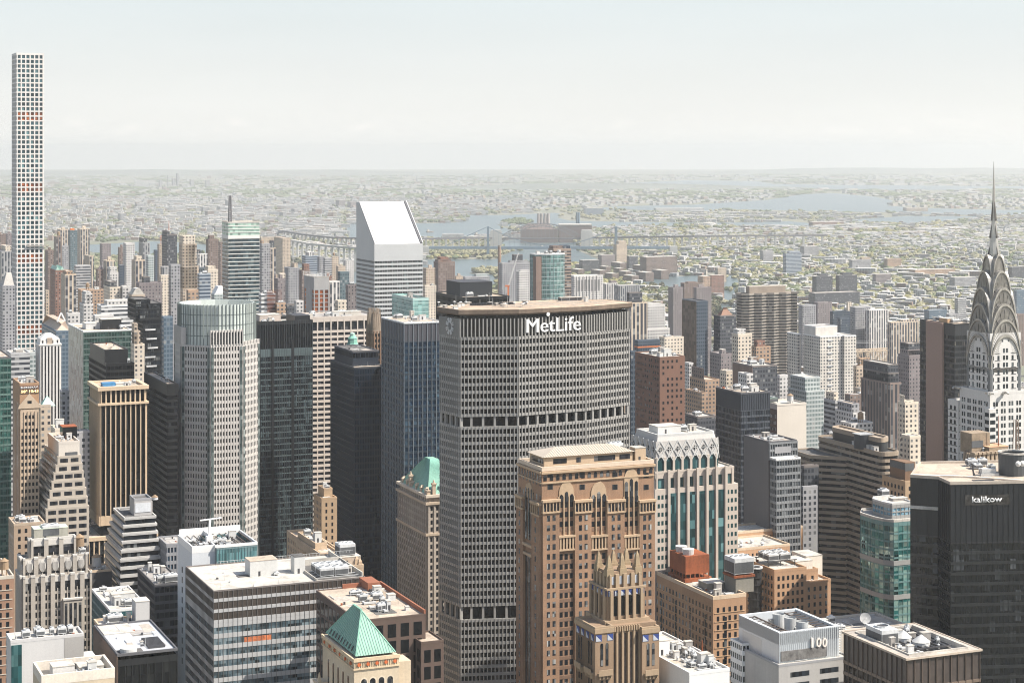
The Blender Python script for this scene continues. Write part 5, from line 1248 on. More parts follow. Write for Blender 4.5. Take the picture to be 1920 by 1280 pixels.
for k in range(4): b.hvac(3 + (k % 2) * 6.5, 10 + (k // 2) * 5.5, 5.5, 4.5, b.zz(1072) + 2.5, 3.4, 2)
q = MB()
for v in (9.5, 21): q.bar((2, v, b.zz(1072) + 2.6), (18, v, b.zz(1072) + 2.6), .4)
for u in (2.5, 9, 17):
    for v in (9.5, 21): q.bar((u, v, b.zz(1072)), (u, v, b.zz(1072) + 2.6), .35)
b.part(q, 'steel_dunnage', mm('dark_metal'))
q = MB(); q.cone(-6.0, 7.5, 3.1, 0, 3.1, b.zz(1068), 14)
for k in range(12): zz = b.zz(1068) - 1 - k * 3.4; q.ring([(-6 + 3.5 * cos(t * pi / 8), 7.5 + 3.5 * sin(t * pi / 8)) for t in range(16)], [(-6 + 3.1 * cos(t * pi / 8), 7.5 + 3.1 * sin(t * pi / 8)) for t in range(16)], zz, zz + .4)
b.part(q, 'black_stack', M('stack_black', (.02, .02, .021), .7)); b.part(MB().ring([(-6 + 3.6 * cos(t * pi / 8), 7.5 + 3.6 * sin(t * pi / 8)) for t in range(16)], [(-6 + 2.7 * cos(t * pi / 8), 7.5 + 2.7 * sin(t * pi / 8)) for t in range(16)], b.zz(1068), b.zz(1068) + .6, True), 'stack_rim', mm('galv')); b.finish()

# ---------------------------------------------------------------- white tower with the numerals, low roofs and the brown box
b = Bld('office_tower', 'white building with ribbed metal top, three round roof tanks and large numerals on its front', 1385, 1461, 1573, 1187, 640)
L, Wd, z = b.L, b.W, b.z; zl = b.zz(1236, L * .5, 0)
RIB = M('ribbed_metal', (.52, .55, .57), .6, .08, .06); BW = M('blank_white', (.68, .655, .635), .85, .05, .03)
b.plain([(L, 0), (L, Wd), (0, Wd), (0, Wd - .01)][:3] + [(0, Wd)], 0, z, BW) if False else None
q = MB(); q.face((0, Wd, 0), (0, 0, 0), (0, 0, z), (0, Wd, z)); q.face((L, 0, zl), (L, Wd, zl), (L, Wd, z), (L, 0, z)); q.face((L, Wd, 0), (0, Wd, 0), (0, Wd, z), (L, Wd, z)); b.part(q, 'blank_wall', BW)
q = MB(); q.ebox(((0, Wd), (0, -1), (-1, 0), Wd), Wd * .10, Wd * .58, -.05, .05, zl - 30, z - 4.5); b.part(q, 'wall_patch', M('patch_cream', (.62, .58, .54), .9, .05, .03))
q = MB(); e0 = edges(b.rect())[0]; q.ebox(e0, 0, L, -.4, 0, zl, z)
for k in range(30): q.ebox(e0, L * k / 30, L * k / 30 + .22, 0, .2, zl, z)
b.part(q, 'ribbed_front', RIB)
q = MB(); q.ebox(e0, .6, L * .78, .0, .4, b.zz(1229, 8, 0) - 1.0, b.zz(1213, 8, 0) - .6); b.part(q, 'louver_band', M('louver_stained', (.16, .155, .15), .8, .45, .4, 1.5))
for ch, pa, pb in (('1', 1519.5, 1522.8), ('0', 1529, 1538.3), ('0', 1540.5, 1549)):
    s0, s1 = b.u(pa), b.u(pb); za, zb = b.zz(1212, s0, 0), b.zz(1194.5, s0, 0)
    if ch == '1': q = MB(); q.ebox(e0, s0, s1, .2, .8, za, zb)
    else:
        c, r, hh = (s0 + s1) / 2, (s1 - s0) / 2, (zb - za) / 2; q = MB(); zc = (za + zb) / 2
        for t in range(20):
            a0, a1 = 2 * pi * t / 20, 2 * pi * (t + 1) / 20; q.bar((c + (r - .25) * cos(a0), -.5, zc + (hh - .25) * sin(a0)), (c + (r - .25) * cos(a1), -.5, zc + (hh - .25) * sin(a1)), .5, .5)
    b.part(q, 'numeral', M('numeral_cream', (.80, .74, .68), .5, .05))
q = MB(); ri = inset(b.rect(), 1.2); q.ring(b.rect(), ri, z - 4, z + .25, True); b.part(q, 'parapet', RIB); b.part(MB().face(*[(x, y, z - 3.4) for x, y in ri]), 'roof', mm('dark_roof'))
for k in range(3):
    u, v = L * .42 + k * 1.0, Wd * .62 - k * 6.2; q = MB(); q.cone(u, v, 2.0, z - 3, 2.15, z + 2.0, 20, False); q.face(*[(u + 1.9 * cos(t * pi / 8), v + 1.9 * sin(t * pi / 8), z + 1.3) for t in range(16)]); b.part(q, 'round_tank', mm('steel'))
q = MB()
for k in range(9): v = 2 + k * (Wd - 4) / 8; q.bar((1.3, v, z - .6), (5.5, v, z - .6), .3); q.bar((L - 6, v, z - .6), (L - 1.3, v, z - .6), .3)
for u in (5.5, L - 6): q.bar((u, 1.3, z - .6), (u, Wd - 1.3, z - .6), .4)
b.part(q, 'roof_steelwork', M('steel_brown', (.10, .08, .07), .8)); b.clutter(6, L - 7, 2, Wd - 3, z - 3.4, 10, 6, .9)
q = MB()
for k in range(12): zz = zl + k * .9; q.box(L + .1, L + 1.6, 1, 4.5, zz, zz + .18)
for (u, v) in ((L + .1, 1), (L + 1.5, 1), (L + 1.5, 4.4)): q.box(u, u + .15, v, v + .15, zl - 2, z + .4)
b.part(q, 'ladder_cage', mm('galv'))
P = rect(-2.0, L + 2.5, -3, Wd * .9); b.punch(P, 0, zl, 3.7, 13, 7.5, 1.7, M('grey_stucco', (.40, .385, .37), .9, .08), WIN, top=2.6, marg=2.5, skip=lambda ei, k, f, n: ei != 0); b.roof(P, zl, mm('pale_roof'), .5, .3, GRY)
P = rect(-3.0, 1.5, Wd * .72, Wd * 1.02); zz = b.zz(1206, -3, Wd * .8); b.facade(P, 0, zz, 3.7, 1.4, WHITE, GLD, sp=.45, mw=.3, pr=.15); b.roof(P, zz, mm('white_roof'), .5, .3, WHITE); b.finish()
b = Bld('low_building', 'low tan roofed block carrying a white satellite dish, behind the white building with numerals', 1528, 1600, 1722, 1222, 690)
L, Wd = b.L, b.W; Cw = M('stucco', (.50, .45, .385), .9, .08); P = rect(-11, L, 9, Wd + 2); zr = b.z + 5; b.plain(P, 0, zr, Cw); b.roof(P, zr, mm('gravel_roof'), .8, .6, Cw)
q = MB(); q.box(-6, 18, 16, 18.5, zr + .02, zr + .1); b.part(q, 'roof_well', mm('dark_roof')); b.clutter(-8, 10, 20, Wd - 2, zr, 4, 3, .6); b.hvac(1, 12, 3.5, 2.5, zr, 1.6, 1)
q = MB(); n = 18; dc = (b.u(1622, 12), 12.0, b.zz(1158, 14, 12))
ringp = [[(r * cos(2 * pi * t / n), r * sin(2 * pi * t / n), .35 * (r / 2.1) ** 2) for t in range(n)] for r in (.05, .8, 1.5, 2.1)]
for a, c in zip(ringp, ringp[1:]):
    for t in range(n): q.face(a[t], a[(t + 1) % n], c[(t + 1) % n], c[t]); q.face(c[t], c[(t + 1) % n], a[(t + 1) % n], a[t])
q.bar((0, 0, 0), (0, 0, 1.3), .12); q.box(-.2, .2, -.2, .2, 1.2, 1.5)
d = b.part(q, 'satellite_dish', WHITE); d.location = dc; d.rotation_euler = (R(72), 0, R(-18)); b.pole(dc[0], dc[1] + .3, zr, dc[2] - zr, .25, name='dish_mast')
b = Bld('office_tower', 'bronze glass box with an open framed roof and two white cone vents, lower right', 1581, 1700, 1839, 1234, 600)
L, Wd, z = b.L, b.W, b.z; BG = G('glass_bronze', (.020, .015, .013), (.10, .075, .055), 1.2, 3.8, .4, rough=.1, wob=.02)
b.facade(b.rect(), 0, z - 9.5, 3.8, 2.75, BRZ, BG, sp=.3, mw=.3, pr=.3, spw=M('sp_bronze', (.17, .125, .095), .5, .15), top=1.0)
b.facade(b.rect(), z - 9.5, z, 10, 2.75, BRZ, M('panel_bronze', (.070, .056, .050), .35, .25, .3), sp=0, mw=.3, pr=.3, mode='glass', top=.7)
b.part(MB().ring(inset(b.rect(), -.4), inset(b.rect(), .1), z - .5, z + .15, True), 'roof_edge', M('edge_tan', (.46, .385, .31), .7)); ri = inset(b.rect(), 3.0)
b.part(MB().ring(b.rect(.1), ri, z - .3, z, True), 'roof_walkway', mm('gravel_roof')); b.part(MB().ring(inset(b.rect(), 2.8), inset(b.rect(), 3.2), z - 2, z + .5, True), 'parapet', mm('pale_roof'))
b.part(MB().face(*[(x, y, z - 1.4) for x, y in inset(b.rect(), 3.1)]), 'roof', mm('gravel_roof'))
q = MB(); q.box(11, L - 5, 9, Wd - 4, z - 1.38, z - 1.3); b.part(q, 'roof_well', mm('black'))
q = MB()
for k in range(7): u = 11 + (L - 16) * k / 6; q.bar((u, 9, z - .4), (u, Wd - 4, z - .4), .45)
for k in range(5): v = 9 + (Wd - 13) * k / 4; q.bar((11, v, z - .3), (L - 5, v, z - .3), .45)
b.part(q, 'steel_frame', mm('dark_metal'))
for (px, py, v, r) in ((1688, 1190, 21, 2.6), (1721, 1198, 14, 2.9)):
    u = b.u(px + 6, v); q = MB(); q.cone(u, v, r, z - 1.4, r, z + .7, 18); q.cone(u, v, r * 1.05, z + .7, .1, z + 2.9, 18); b.part(q, 'cone_vent', mm('white_paint'))
b.hvac(4.0, Wd - 17, 6.5, 9.5, z - 1.4, 5.2, 1); b.clutter(12, L - 6, 10, Wd - 5, z - 1.3, 12, 23, .8); b.clutter(3.5, 12, 4, Wd - 19, z - 1.4, 7, 24, .6); b.finish()
b = Bld('low_building', 'low building crowded with white rooftop units beside the obelisk tower', 1222, 1312, 1368, 1262, 640)
b.plain(rect(-4, b.L, 0, b.W), 0, b.z, WHITE); b.roof(rect(-4, b.L, 0, b.W), b.z, mm('white_roof'), .8, .4, WHITE)
b.clutter(0, b.L - 1, 1, b.W - 1, b.z, 34, 3, .8); b.clutter(0, b.L - 1, 1, b.W - 1, b.z, 14, 4, .5); b.bulk(-3, b.W - 10, 5, 6, b.z, 5, WHITE)
b = Bld('low_building', 'low building with a plain cream flat roof between the obelisk tower and the brick block', 1232, 1290, 1320, 1228, 720)
b.plain(rect(-2, b.L, 0, b.W + 8), 0, b.z, Cw); b.roof(rect(-2, b.L, 0, b.W + 8), b.z, mm('white_roof'), .7, .4, WHITE); b.clutter(2, b.L - 2, 4, b.W, b.z, 4, 8, .5)
b.pole(b.L - .5, .5, b.z, 5, .5, mm('rust'), 'rust_pipe')

# ---------------------------------------------------------------- dark tower with the brown core, deco crown and small tan building
b = Bld('office_tower', 'dark glass tower with a broad blank brown wall stripe, just left of the spire tower', 1725, 1790, 1836, 609, 1180)
b.facade(b.rect(), 0, b.z, 3.6, 1.7, BLK, G('glass_lit', (.018, .021, .026), (.30, .27, .22), 1.7, 3.6, .16), sp=.34, mw=.14, pr=.2, spw=M('sp_black', (.03, .032, .036), .4), top=7)
e3 = edges(b.rect())[3]; q = MB(); q.ebox(e3, b.W - b.v(1739), b.W - b.v(1770), -.1, 1.3, 0, b.z + .3); b.part(q, 'brown_core', M('brown_core', (.30, .205, .165), .85, .06, .04)); b.roof(b.rect(), b.z, mm('tan_roof'), .6, .4, BLK); b.clutter(2, b.L - 2, 5, b.W - 5, b.z, 6, 4, 1.4); b.bulk(4, b.W * .35, 8, 9, b.z, 2.5, M('tanbox', (.45, .30, .18), .9))
b = Bld('office_tower', 'brown art deco tower top with a row of stone buttresses before the spire tower', 1805, 1830, 1895, 875, 800)
DB = M('deco_brown', (.36, .275, .195), .9, .18, .1); b.plain(rect(-2, b.L + 8, -2, b.W + 6), 0, b.z, DB, True); zz = b.zz(846)
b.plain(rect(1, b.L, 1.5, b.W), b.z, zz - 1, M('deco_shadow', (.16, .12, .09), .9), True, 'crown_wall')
for k in range(9):
    u = b.L * k / 8.3; q = MB(); q.frus(rect(u - .75, u + .75, -1, 2), b.z - 6, rect(u - .6, u + .6, .3, 2), zz - 1.5, True); q.box(u - .8, u + .8, -.3, 2, zz - 1.5, zz - .6); b.part(q, 'buttress', DB)
for k in range(5):
    v = 2 + k * (b.W - 2) / 4.5; q = MB(); q.frus(rect(-1, 1.6, v - .6, v + .6), b.z - 6, rect(.2, 1.6, v - .5, v + .5), zz - 1.5, True); b.part(q, 'buttress', DB)
q = MB(); q.box(b.u(1822, 6), b.u(1856, 6), 6, 14, zz - 2, b.zz(812, 5, 6)); b.part(q, 'water_tower_house', M('deco_house', (.28, .215, .15), .9, .3, .3)); q = MB(); q.box(b.u(1822, 6) - .1, b.u(1843, 6), 5.85, 6, zz + .5, zz + 3.4); b.part(q, 'louver', mm('louver'))
b.bulk(b.u(1852, 3), 2, 10, 8, zz - 1, 1.8, M('deco_house'), cap=M('orange_roof', (.55, .33, .2), .9)); b.pole(b.u(1872, 3), 3, zz, 14, .25, mm('rust'))
q = MB(); u0, v0 = b.u(1905, 3), 3
for a in (-1, 1):
    for c in (-1, 1): q.bar((u0 + a, v0 + c, zz - 2), (u0 + a * .6, v0 + c * .6, zz + 12), .25)
for k in range(7): z0 = zz - 2 + k * 2; q.bar((u0 - 1, v0 - 1, z0), (u0 + .9, v0 - 1, z0 + 2), .18); q.bar((u0 + 1, v0 - 1, z0), (u0 - .9, v0 - 1, z0 + 2), .18); q.bar((u0 - 1, v0 - 1, z0), (u0 + 1, v0 - 1, z0), .18)
b.part(q, 'lattice_mast', M('mast_brown', (.16, .11, .08), .8)); b.clutter(3, b.L, 3, b.W, zz - 1, 5, 14, .6)
b = Bld('office_building', 'tan stone building with a black penthouse box between the banded tower and black tower', 1690, 1712, 1742, 902, 930)
b.punch(rect(-6, b.L, -2, b.W + 8), 0, b.z, 3.7, 3, 1.3, 2, TAN, WIND); b.roof(rect(-6, b.L, -2, b.W + 8), b.z, mm('tan_roof'), .9, .5, TAN)
q = MB(); q.box(-4, b.u(1716, 1), 1, b.W + 4, b.z, b.zz(866, 0, 1)); b.part(q, 'penthouse', M('penthouse_brown', (.19, .115, .07), .9)); q = MB(); q.box(-4.1, -4, 1, b.W + 4, b.zz(880, 0, 1), b.zz(868, 0, 1)); q.box(-4, b.u(1714, 1), .9, 1, b.zz(882, 0, 1), b.zz(868, 0, 1)); b.part(q, 'louver', mm('louver')); b.finish()
# ---------------------------------------------------------------- lower left: flat white roof block and its neighbours
b = Bld('office_block', 'wide office block with a flat white roof, dark top storeys and white spandrel bands', 348, 400, 685, 1109, 740)
L, Wd, z = b.L, b.W, b.z
SPN = M('spandrel_white', (.43, .43, .43), .5, .08, .1, 1.5, streak=.9); BM_ = M('thin_mullion', (.16, .15, .14), .5)
GB = G('glass_mixed', (.05, .075, .09), (.24, .30, .33), 1.95, 4.36, .5, rough=.05, wob=.02, spread=.8)
zt = b.zz(1169)
b.facade(b.rect(), 0, zt, 4.36, 1.95, BM_, GB, sp=.42, mw=.10, pr=.10, mp=.12, spw=SPN, top=1.6)
b.facade(b.rect(), zt, z, 4.2, 1.95, BM_, M('louver_brown', (.055, .043, .036), .5, .2, .1), sp=.32, mw=.14, pr=.12, mp=.12, spw=SPN, top=.0)
e0 = edges(b.rect())[0]; q = MB(); q.ebox(e0, b.u(458), b.u(509), -.05, -.005, b.zz(1212, 8), b.zz(1196, 8)); b.part(q, 'orange_reflection', M('reflection_orange', (.55, .17, .07), .5, .5, .4, 1.2))  # orange reflection in the glass, painted as a thin coloured sheet
b.part(MB().ring(b.rect(.02), inset(b.rect(), .35), z - .1, z + .5, True), 'parapet', M('edge_dark', (.18, .16, .15), .7)); b.part(MB().face(*[(x, y, z - .05) for x, y in inset(b.rect(), .3)]), 'roof', mm('white_roof'))
v2 = lambda px, py: None
def roofpt(b, px, py, z):                             # local point on a roof under a photo pixel
    X, D = gp(px, py, z); return b.loc(X, D)
u, v = roofpt(b, 469, 1081, z); b.bulk(u, v, 11.5, 8, z, 6.2, mm('white_paint'), cap=mm('tan_roof'))
u, v = roofpt(b, 552, 1075, z); b.bulk(u, v, 4.6, 5.5, z, 6.8, mm('white_paint'), cap=mm('dark_roof'))
b.clutter(3, wl_b := b.u(560), 2, Wd - 4, z, 0, 1); rgk = random.Random(8)
for k in range(7): u, v = rgk.uniform(2, b.u(540)), rgk.uniform(2, Wd * .7); q = MB(); q.box(u, u + rgk.uniform(2, 9), v, v + rgk.uniform(1, 5), z - .1, z - .03 + k * .004); b.part(q, 'roof_patch', mm(rgk.choice(['pale_roof', 'white_roof', 'gravel_roof'])))
for k in range(9): u, v = rgk.uniform(2, b.u(540)), rgk.uniform(2, Wd * .7); q = MB(); q.box(u, u + .8, v, v + .8, z - .1, z + rgk.uniform(.3, .9)); b.part(q, 'roof_box', mm(rgk.choice(['galv', 'dark_metal'])))
u, v = roofpt(b, 447, 1082, z); q = MB(); q.box(u, u + 5, v, v + 3.2, z, z + .25); b.part(q, 'roof_hatch', mm('dark_roof'))
u, v = roofpt(b, 514, 1079, z); b.hvac(u, v, 2, 1.6, z, 1.2, 1)
for px, py in ((421, 1088), (478, 1088), (414, 1102), (522, 1096)): u, v = roofpt(b, px, py, z); b.pole(u, v, z, 2.6, .08)
u0, v0 = roofpt(b, 572, 1073, z); wl, wr = u0, L - 1.2
q = MB(); q.box(wl, wr, 1.2, v0 + 13, z + .0, z + .06); b.part(q, 'mechanical_well', mm('dark_roof'))
q = MB(); q.box(wl - .4, wl, 1.0, v0 + 13, z, z + 1.1); q.box(wl - .4, wr + .4, .8, 1.2, z, z + .5); q.box(wr, wr + .5, 1, Wd - 1, z, z + 2.2); q.box(wl, wr, v0 + 12.6, v0 + 13, z, z + 2.5); b.part(q, 'screen_wall', mm('white_roof'))
for k in range(4): b.hvac(wl + 2.5 + (k % 2) * 6.2, 5 + (k // 2) * 7, 5.8, 6.0, z + .5, 3.6, 2, mm('galv'))
q = MB()
for k in range(4): q.bar((wl + .5, 3 + k * 4.2, z + .9), (wr - .5, 3 + k * 4.2, z + .9), .3)
b.part(q, 'steel_beams', mm('steel')); b.clutter(wl + 14, wr - 1, 3, v0 + 10, z + .1, 5, 12, .6)
q = MB()
for k in range(40): q.box(wl - 30 + k * 1.5, wl - 29.9 + k * 1.5, Wd - .8, Wd - .7, z + .4, z + 1.4)
q.box(wl - 30, wl + 30, Wd - .8, Wd - .7, z + 1.3, z + 1.4); b.part(q, 'guard_rail', mm('galv')); b.finish()

b = Bld('office_block', 'white walled tower with open framed roof and teal glass corner behind white roof block', 333, 360, 480, 1024, 800)
L, Wd, z = b.L, b.W, b.z; zp = z - 3; WP = M('panel_pale', (.58, .60, .62), .7, .05, .05, streak=.3); uc = b.u(404)
b.plain([(uc, 0), (L, 0), (L, Wd), (0, Wd), (0, 0)][2:] + [(0, 0), (uc, 0)], 0, zp, WP); b.plain(rect(uc, L, -1.6, Wd - 2), 0, b.zz(1062, 10, -1.6), WP, True, 'lower_wall')
b.facade(rect(uc, L + .2, -1.8, Wd - 1), b.zz(1062, 10, -1.8), z - 1.2, 8, 1.4, M('teal_frame2', (.16, .24, .25), .5), G('glass_teal_pale', (.09, .19, .20), (.24, .36, .37), 1.4, 4, .5), sp=0, mw=.1, pr=.1, mode='glass', top=.8)
q = MB(); q.box(0, uc, 0, .6, zp - .1, z); q.box(0, .6, .6, Wd, zp - .1, z); q.box(.6, L, Wd - .6, Wd, zp - .1, z + 2.2); q.box(L - .4, L + .2, -1.8, Wd - .6, z - 1.2, z); q.box(uc, L - .4, -1.9, -1.3, z - 1.2, z); q.box(uc - .6, uc, -1.9, 6, z - 1.0, z); q.box(b.u(395, Wd * .5), b.u(395, Wd * .5) + .5, Wd * .45, Wd, z - 1, z + 1.0)
b.part(q, 'parapet', WHITE); b.part(MB().face(*[(x, y, zp) for x, y in rect(.3, L - .2, .0, Wd - .3)]), 'roof', mm('dark_roof'))
q = MB()
for k in range(10): u = 1 + (L - 2) * k / 9; q.bar((u, .8, z - .8), (u, Wd - .8, z - .8), .3); q.bar((u, .8, zp), (u, Wd * .5, z - .8), .2)
b.part(q, 'roof_steelwork', M('steel_brown')); b.clutter(uc, L - 4, 1, Wd - 4, zp, 14, 8, 1.0); b.clutter(1, uc - 1, 3, Wd - 3, zp, 5, 9, .8)
u, v = b.u(392, Wd * .45), Wd * .45; q = MB(); q.box(u - 1.4, u + 1.4, v - 1.2, v + 1.2, zp, z + 1.5); q.bar((u, v, z + 1.5), (u + .4, v, z + 8.5), .9); q.bar((u - 4, v, z + 8.4), (u + 5.5, v, z + 8.9), .7, .5); b.part(q, 'roof_crane', WHITE)
q = MB(); e3 = edges(b.rect())[3]
for k in range(10): zz = b.zz(1078) - k * 4.4; q.ebox(e3, Wd * .30, Wd * .36, -.05, .06, zz - 2.6, zz); q.ebox(e3, Wd * .72, Wd * .78, -.05, .06, zz - 3.0, zz - .4)
b.part(q, 'window_strip', GLD); b.finish()

b = Bld('office_tower', 'tan stone tower with a steep green copper pyramid roof above a row of orange rosettes', 605, 664, 748, 1252, 600)
L, Wd, z = b.L, b.W, b.z; ST3 = M('cream_limestone', (.52, .43, .315), .9, .14, .1); zc = b.zz(1236)
b.plain(b.rect(), 0, zc, ST3, True); e0, e3 = edges(b.rect())[0], edges(b.rect())[3]; tr, rs = MB(), []
for e in (e0, e3):
    tr.ebox(e, -.3, e[3] + .3, -.1, .5, zc - .8, zc + .3); tr.ebox(e, -.3, e[3] + .3, -.1, .4, zc - 3.4, zc - 2.9)
    for k in range(20): tr.ebox(e, e[3] * k / 20, e[3] * k / 20 + .25, .0, .25, zc - 2.9, zc - .8)
    n = 5 if e is e0 else 6
    for k in range(n):
        s = e[3] * (k + .5) / n; q = MB(); on_edge(q, e, s, .5, zc - 2.4, [(.55 * cos(t * pi / 5), .65 + .55 * sin(t * pi / 5)) for t in range(10)], .5); b.part(q, 'rosette', M('rosette', (.55, .13, .04), .6))
    n = 4 if e is e0 else 5
    for k in range(n):
        s = e[3] * (.12 + .78 * (k + .5) / n); q = MB(); on_edge(q, e, s, .1, zc - 17, arch(1.9 if e is e0 else 1.5, 10.5, pointed=False)); b.part(q, 'arched_window', WIND)
        q = MB(); on_edge(q, e, s, .04, zc - 17.4, arch(2.7 if e is e0 else 2.2, 11.4, pointed=False), .1); b.part(q, 'arch_surround', M('surround', (.60, .51, .39), .9))
b.part(tr, 'cornice', M('cornice_cream', (.56, .44, .30), .9)); zr0 = b.zz(1234) + .4; ra = roofpt(b, 689, 1147, 1) and None
zA = b.zz(1145, L * .42, Wd * .40); uR = L * .47
rf = inset(b.rect(), .9); A, B2 = (uR, Wd * .42, zA), (uR, Wd * .66, zA)
q = MB(); p = [(x, y, zr0) for x, y in rf]
q.face(p[0], p[1], A); q.face(p[1], p[2], B2, A); q.face(p[2], p[3], B2); q.face(p[3], p[0], A, B2); b.part(q, 'pyramid_roof', M('copper_bright', (.235, .37, .305), .75, .10, .15, 2))
sm = MB()
lerp = lambda a, c, t: tuple(a[k] + (c[k] - a[k]) * t for k in range(3))
for k in range(1, 15):
    t = k / 15; f = lerp(p[0], p[1], t); s = min(t, 1 - t) * 2; tt = t / (uR - p[0][0]) * (p[1][0] - p[0][0])
    tgt = lerp(p[0], A, min(1, (f[0] - p[0][0]) / (uR - p[0][0]))) if f[0] < uR else lerp(p[1], A, min(1, (p[1][0] - f[0]) / (p[1][0] - uR))); sm.bar((f[0], f[1] - .05, f[2]), (tgt[0], tgt[1] - .05, tgt[2]), .22)
for k in range(1, 24):
    t = k / 24; f = lerp(p[3], p[0], t)
    if f[1] > B2[1]: tgt = lerp(p[3], B2, (p[3][1] - f[1]) / (p[3][1] - B2[1]))
    elif f[1] < A[1]: tgt = lerp(p[0], A, (f[1] - p[0][1]) / (A[1] - p[0][1]))
    else: tgt = (uR, f[1], zA)
    sm.bar((f[0] - .05, f[1], f[2]), (tgt[0] - .05, tgt[1], tgt[2]), .22)
sm.bar(A, B2, .7); sm.bar(p[0], A, .4); sm.bar(p[1], A, .4); sm.bar(p[3], B2, .4); b.part(sm, 'standing_seams', M('seam_green', (.19, .37, .29), .7))
q = MB()
for k in range(9):
    t = .12 + .09 * k; f = lerp(p[3], p[0], t); g = lerp(A, B2, .5); c0 = lerp((f[0], f[1], f[2]), (uR, f[1], zA), .05); c1 = lerp((f[0], f[1], f[2]), (uR, f[1], zA), .05 + .13); q.bar((c0[0] - .25, c0[1], c0[2] + .1), (c1[0] - .25, c1[1], c1[2] + .1), .5, .2)
b.part(q, 'roof_louvers', mm('dark_metal'))
q = MB(); u0, v0 = b.u(748, 3), 3; q.box(u0 - .5, u0 + 4.5, 4, 12, 0, b.zz(1240, u0, 4)); b.part(q, 'corner_turret', ST3); q = MB(); q.box(-3.5, -.2, Wd - 6, Wd - 1, 0, b.zz(1272, 0, Wd)); q.box(-3.8, .1, Wd - 6.2, Wd - .8, b.zz(1272, 0, Wd), b.zz(1268, 0, Wd)); b.part(q, 'corner_turret', ST3)
q = MB(); q.frus(rect(-3.4, -2.2, Wd - 5.8, Wd - 4.6), b.zz(1268, 0, Wd), rect(-2.9, -2.7, Wd - 5.3, Wd - 5.1), b.zz(1250, 0, Wd)); b.part(q, 'pinnacle', ST3); b.finish()

b = Bld('office_block', 'dark brown granite block with large dark windows and red brick parapets behind the green pyramid', 650, 671, 798, 1164, 690, Wd=52)
L, Wd, z = b.L, b.W, b.z; DBG = M('brown_granite', (.105, .072, .058), .7, .12); RB = M('red_brick', (.27, .105, .06), .9, .12, .1, 2.5)
b.punch(b.rect(), 0, z, 6.2, 4.9, 3.3, 4.9, DBG, GLK, top=2.4, marg=.6); b.roof(b.rect(), z, mm('tan_roof'), .3, .5, DBG)
q = MB(); q.box(L - .7, L + .05, 0, Wd, z, z + 1.7); q.box(L * .4, L, Wd - .7, Wd, z, z + 1.7); b.part(q, 'red_parapet', RB)
q = MB(); q.box(b.u(690, Wd - 9), b.u(713, Wd - 9), Wd - 9, Wd + 2, z, b.zz(1083, 20, Wd)); b.part(q, 'brick_bulkhead', RB)
u, v = roofpt(b, 730, 1180, z); q = MB(); q.box(L * .35, L - 9, 6, 18, z + .02, z + .1); b.part(q, 'roof_well', mm('dark_roof')); b.clutter(L * .36, L - 10, 7, 17, z + .1, 8, 4, .8); b.clutter(L * .35, L - 4, 20, Wd - 12, z, 11, 5, 1.0)
q = MB(); q.bar((L * .45, 24, z + 1.2), (L - 3, 40, z + 1.2), 1.3, .9); b.part(q, 'duct', mm('pale_roof')); b.bulk(L - 6, 25, 3, 3, z, 2.2, mm('galv')); b.bulk(L - 5, 8, 1.4, 1.4, z, 1.4, mm('white_paint'))
P = rect(L - 4, L + 5, -6, 9); zz = b.zz(1204, L, -6); b.punch(P, 0, zz, 6.2, 4.4, 2.6, 4.6, DBG, GLK, top=2.6, marg=.5); b.roof(P, zz, mm('tan_roof'), .6, .4, DBG); b.finish()
b = Bld('office_building', 'ornate tan stone building with rooftop cooling units just behind the white roof block', 538, 640, 682, 1066, 850)
TS = M('tan_ornate', (.47, .355, .245), .9, .16, .1, 1.5); b.punch(b.rect(), 0, b.z, 3.7, 3, 1.3, 2, TS, WIND); b.roof(b.rect(), b.z, mm('tan_roof'), 1.2, .6, TS)
P = rect(-2, b.L * .7, b.W * .30, b.W * .75); zz = b.zz(1040, 0, b.W * .3); b.punch(P, b.z - 2, zz, 3.4, 2.6, 1.1, 1.6, TS, WIND, top=1.2); b.roof(P, zz, mm('tan_roof'), 1, .5, TS)
P = rect(-1, b.L * .45, b.W * .42, b.W * .75); zz2 = b.zz(1016, 0, b.W * .5); b.plain(P, zz - 1, zz2, TS, False, 'upper_wall'); b.roof(P, zz2, mm('pale_roof'), 1, .5, TS); b.clutter(0, b.L * .42, b.W * .44, b.W * .74, zz2, 5, 3, .7)
b.hvac(b.L * .2, b.W * .1, 7.5, 7.5, b.z + 3.5, 5.5, 4); b.bulk(b.L * .15, b.W * .08, 10, 10, b.z, 3.4, mm('tan_roof'))
for k in range(6):
    u = b.L - 1.2; v = 2 + k * 5; q = MB(); q.box(u - .8, u + .8, v - .8, v + .8, b.z, b.z + 2.4); q.frus(rect(u - .8, u + .8, v - .8, v + .8), b.z + 2.4, rect(u - .2, u + .2, v - .2, v + .2), b.z + 3.6); b.part(q, 'parapet_pier', TS)
b.clutter(b.L * .5, b.L - 3, 4, b.W * .8, b.z, 6, 31, .7); b.finish()
b = Bld('office_tower', 'slim tan deco tower between the striped black tower and the navy tower', 588, 603, 632, 936, 1015)
b.punch(b.rect(), 0, b.z, 3.6, 2.6, 1.0, 2.0, TAN, WIND); zz = b.zz(916, 4, 4); b.plain(inset(b.rect(), 2), b.z, zz, TAN, True, 'upper_wall'); b.roof(b.rect(), b.z, mm('tan_roof'), .8, .5, TAN); b.roof(inset(b.rect(), 2), zz + .01, mm('tan_roof'), .7, .4, TAN); b.clutter(3, b.L - 3, 3, b.W - 3, zz, 3, 3, .7); b.bulk(1, .3, 4, 1.6, b.z, .8, mm('rust')); b.finish()

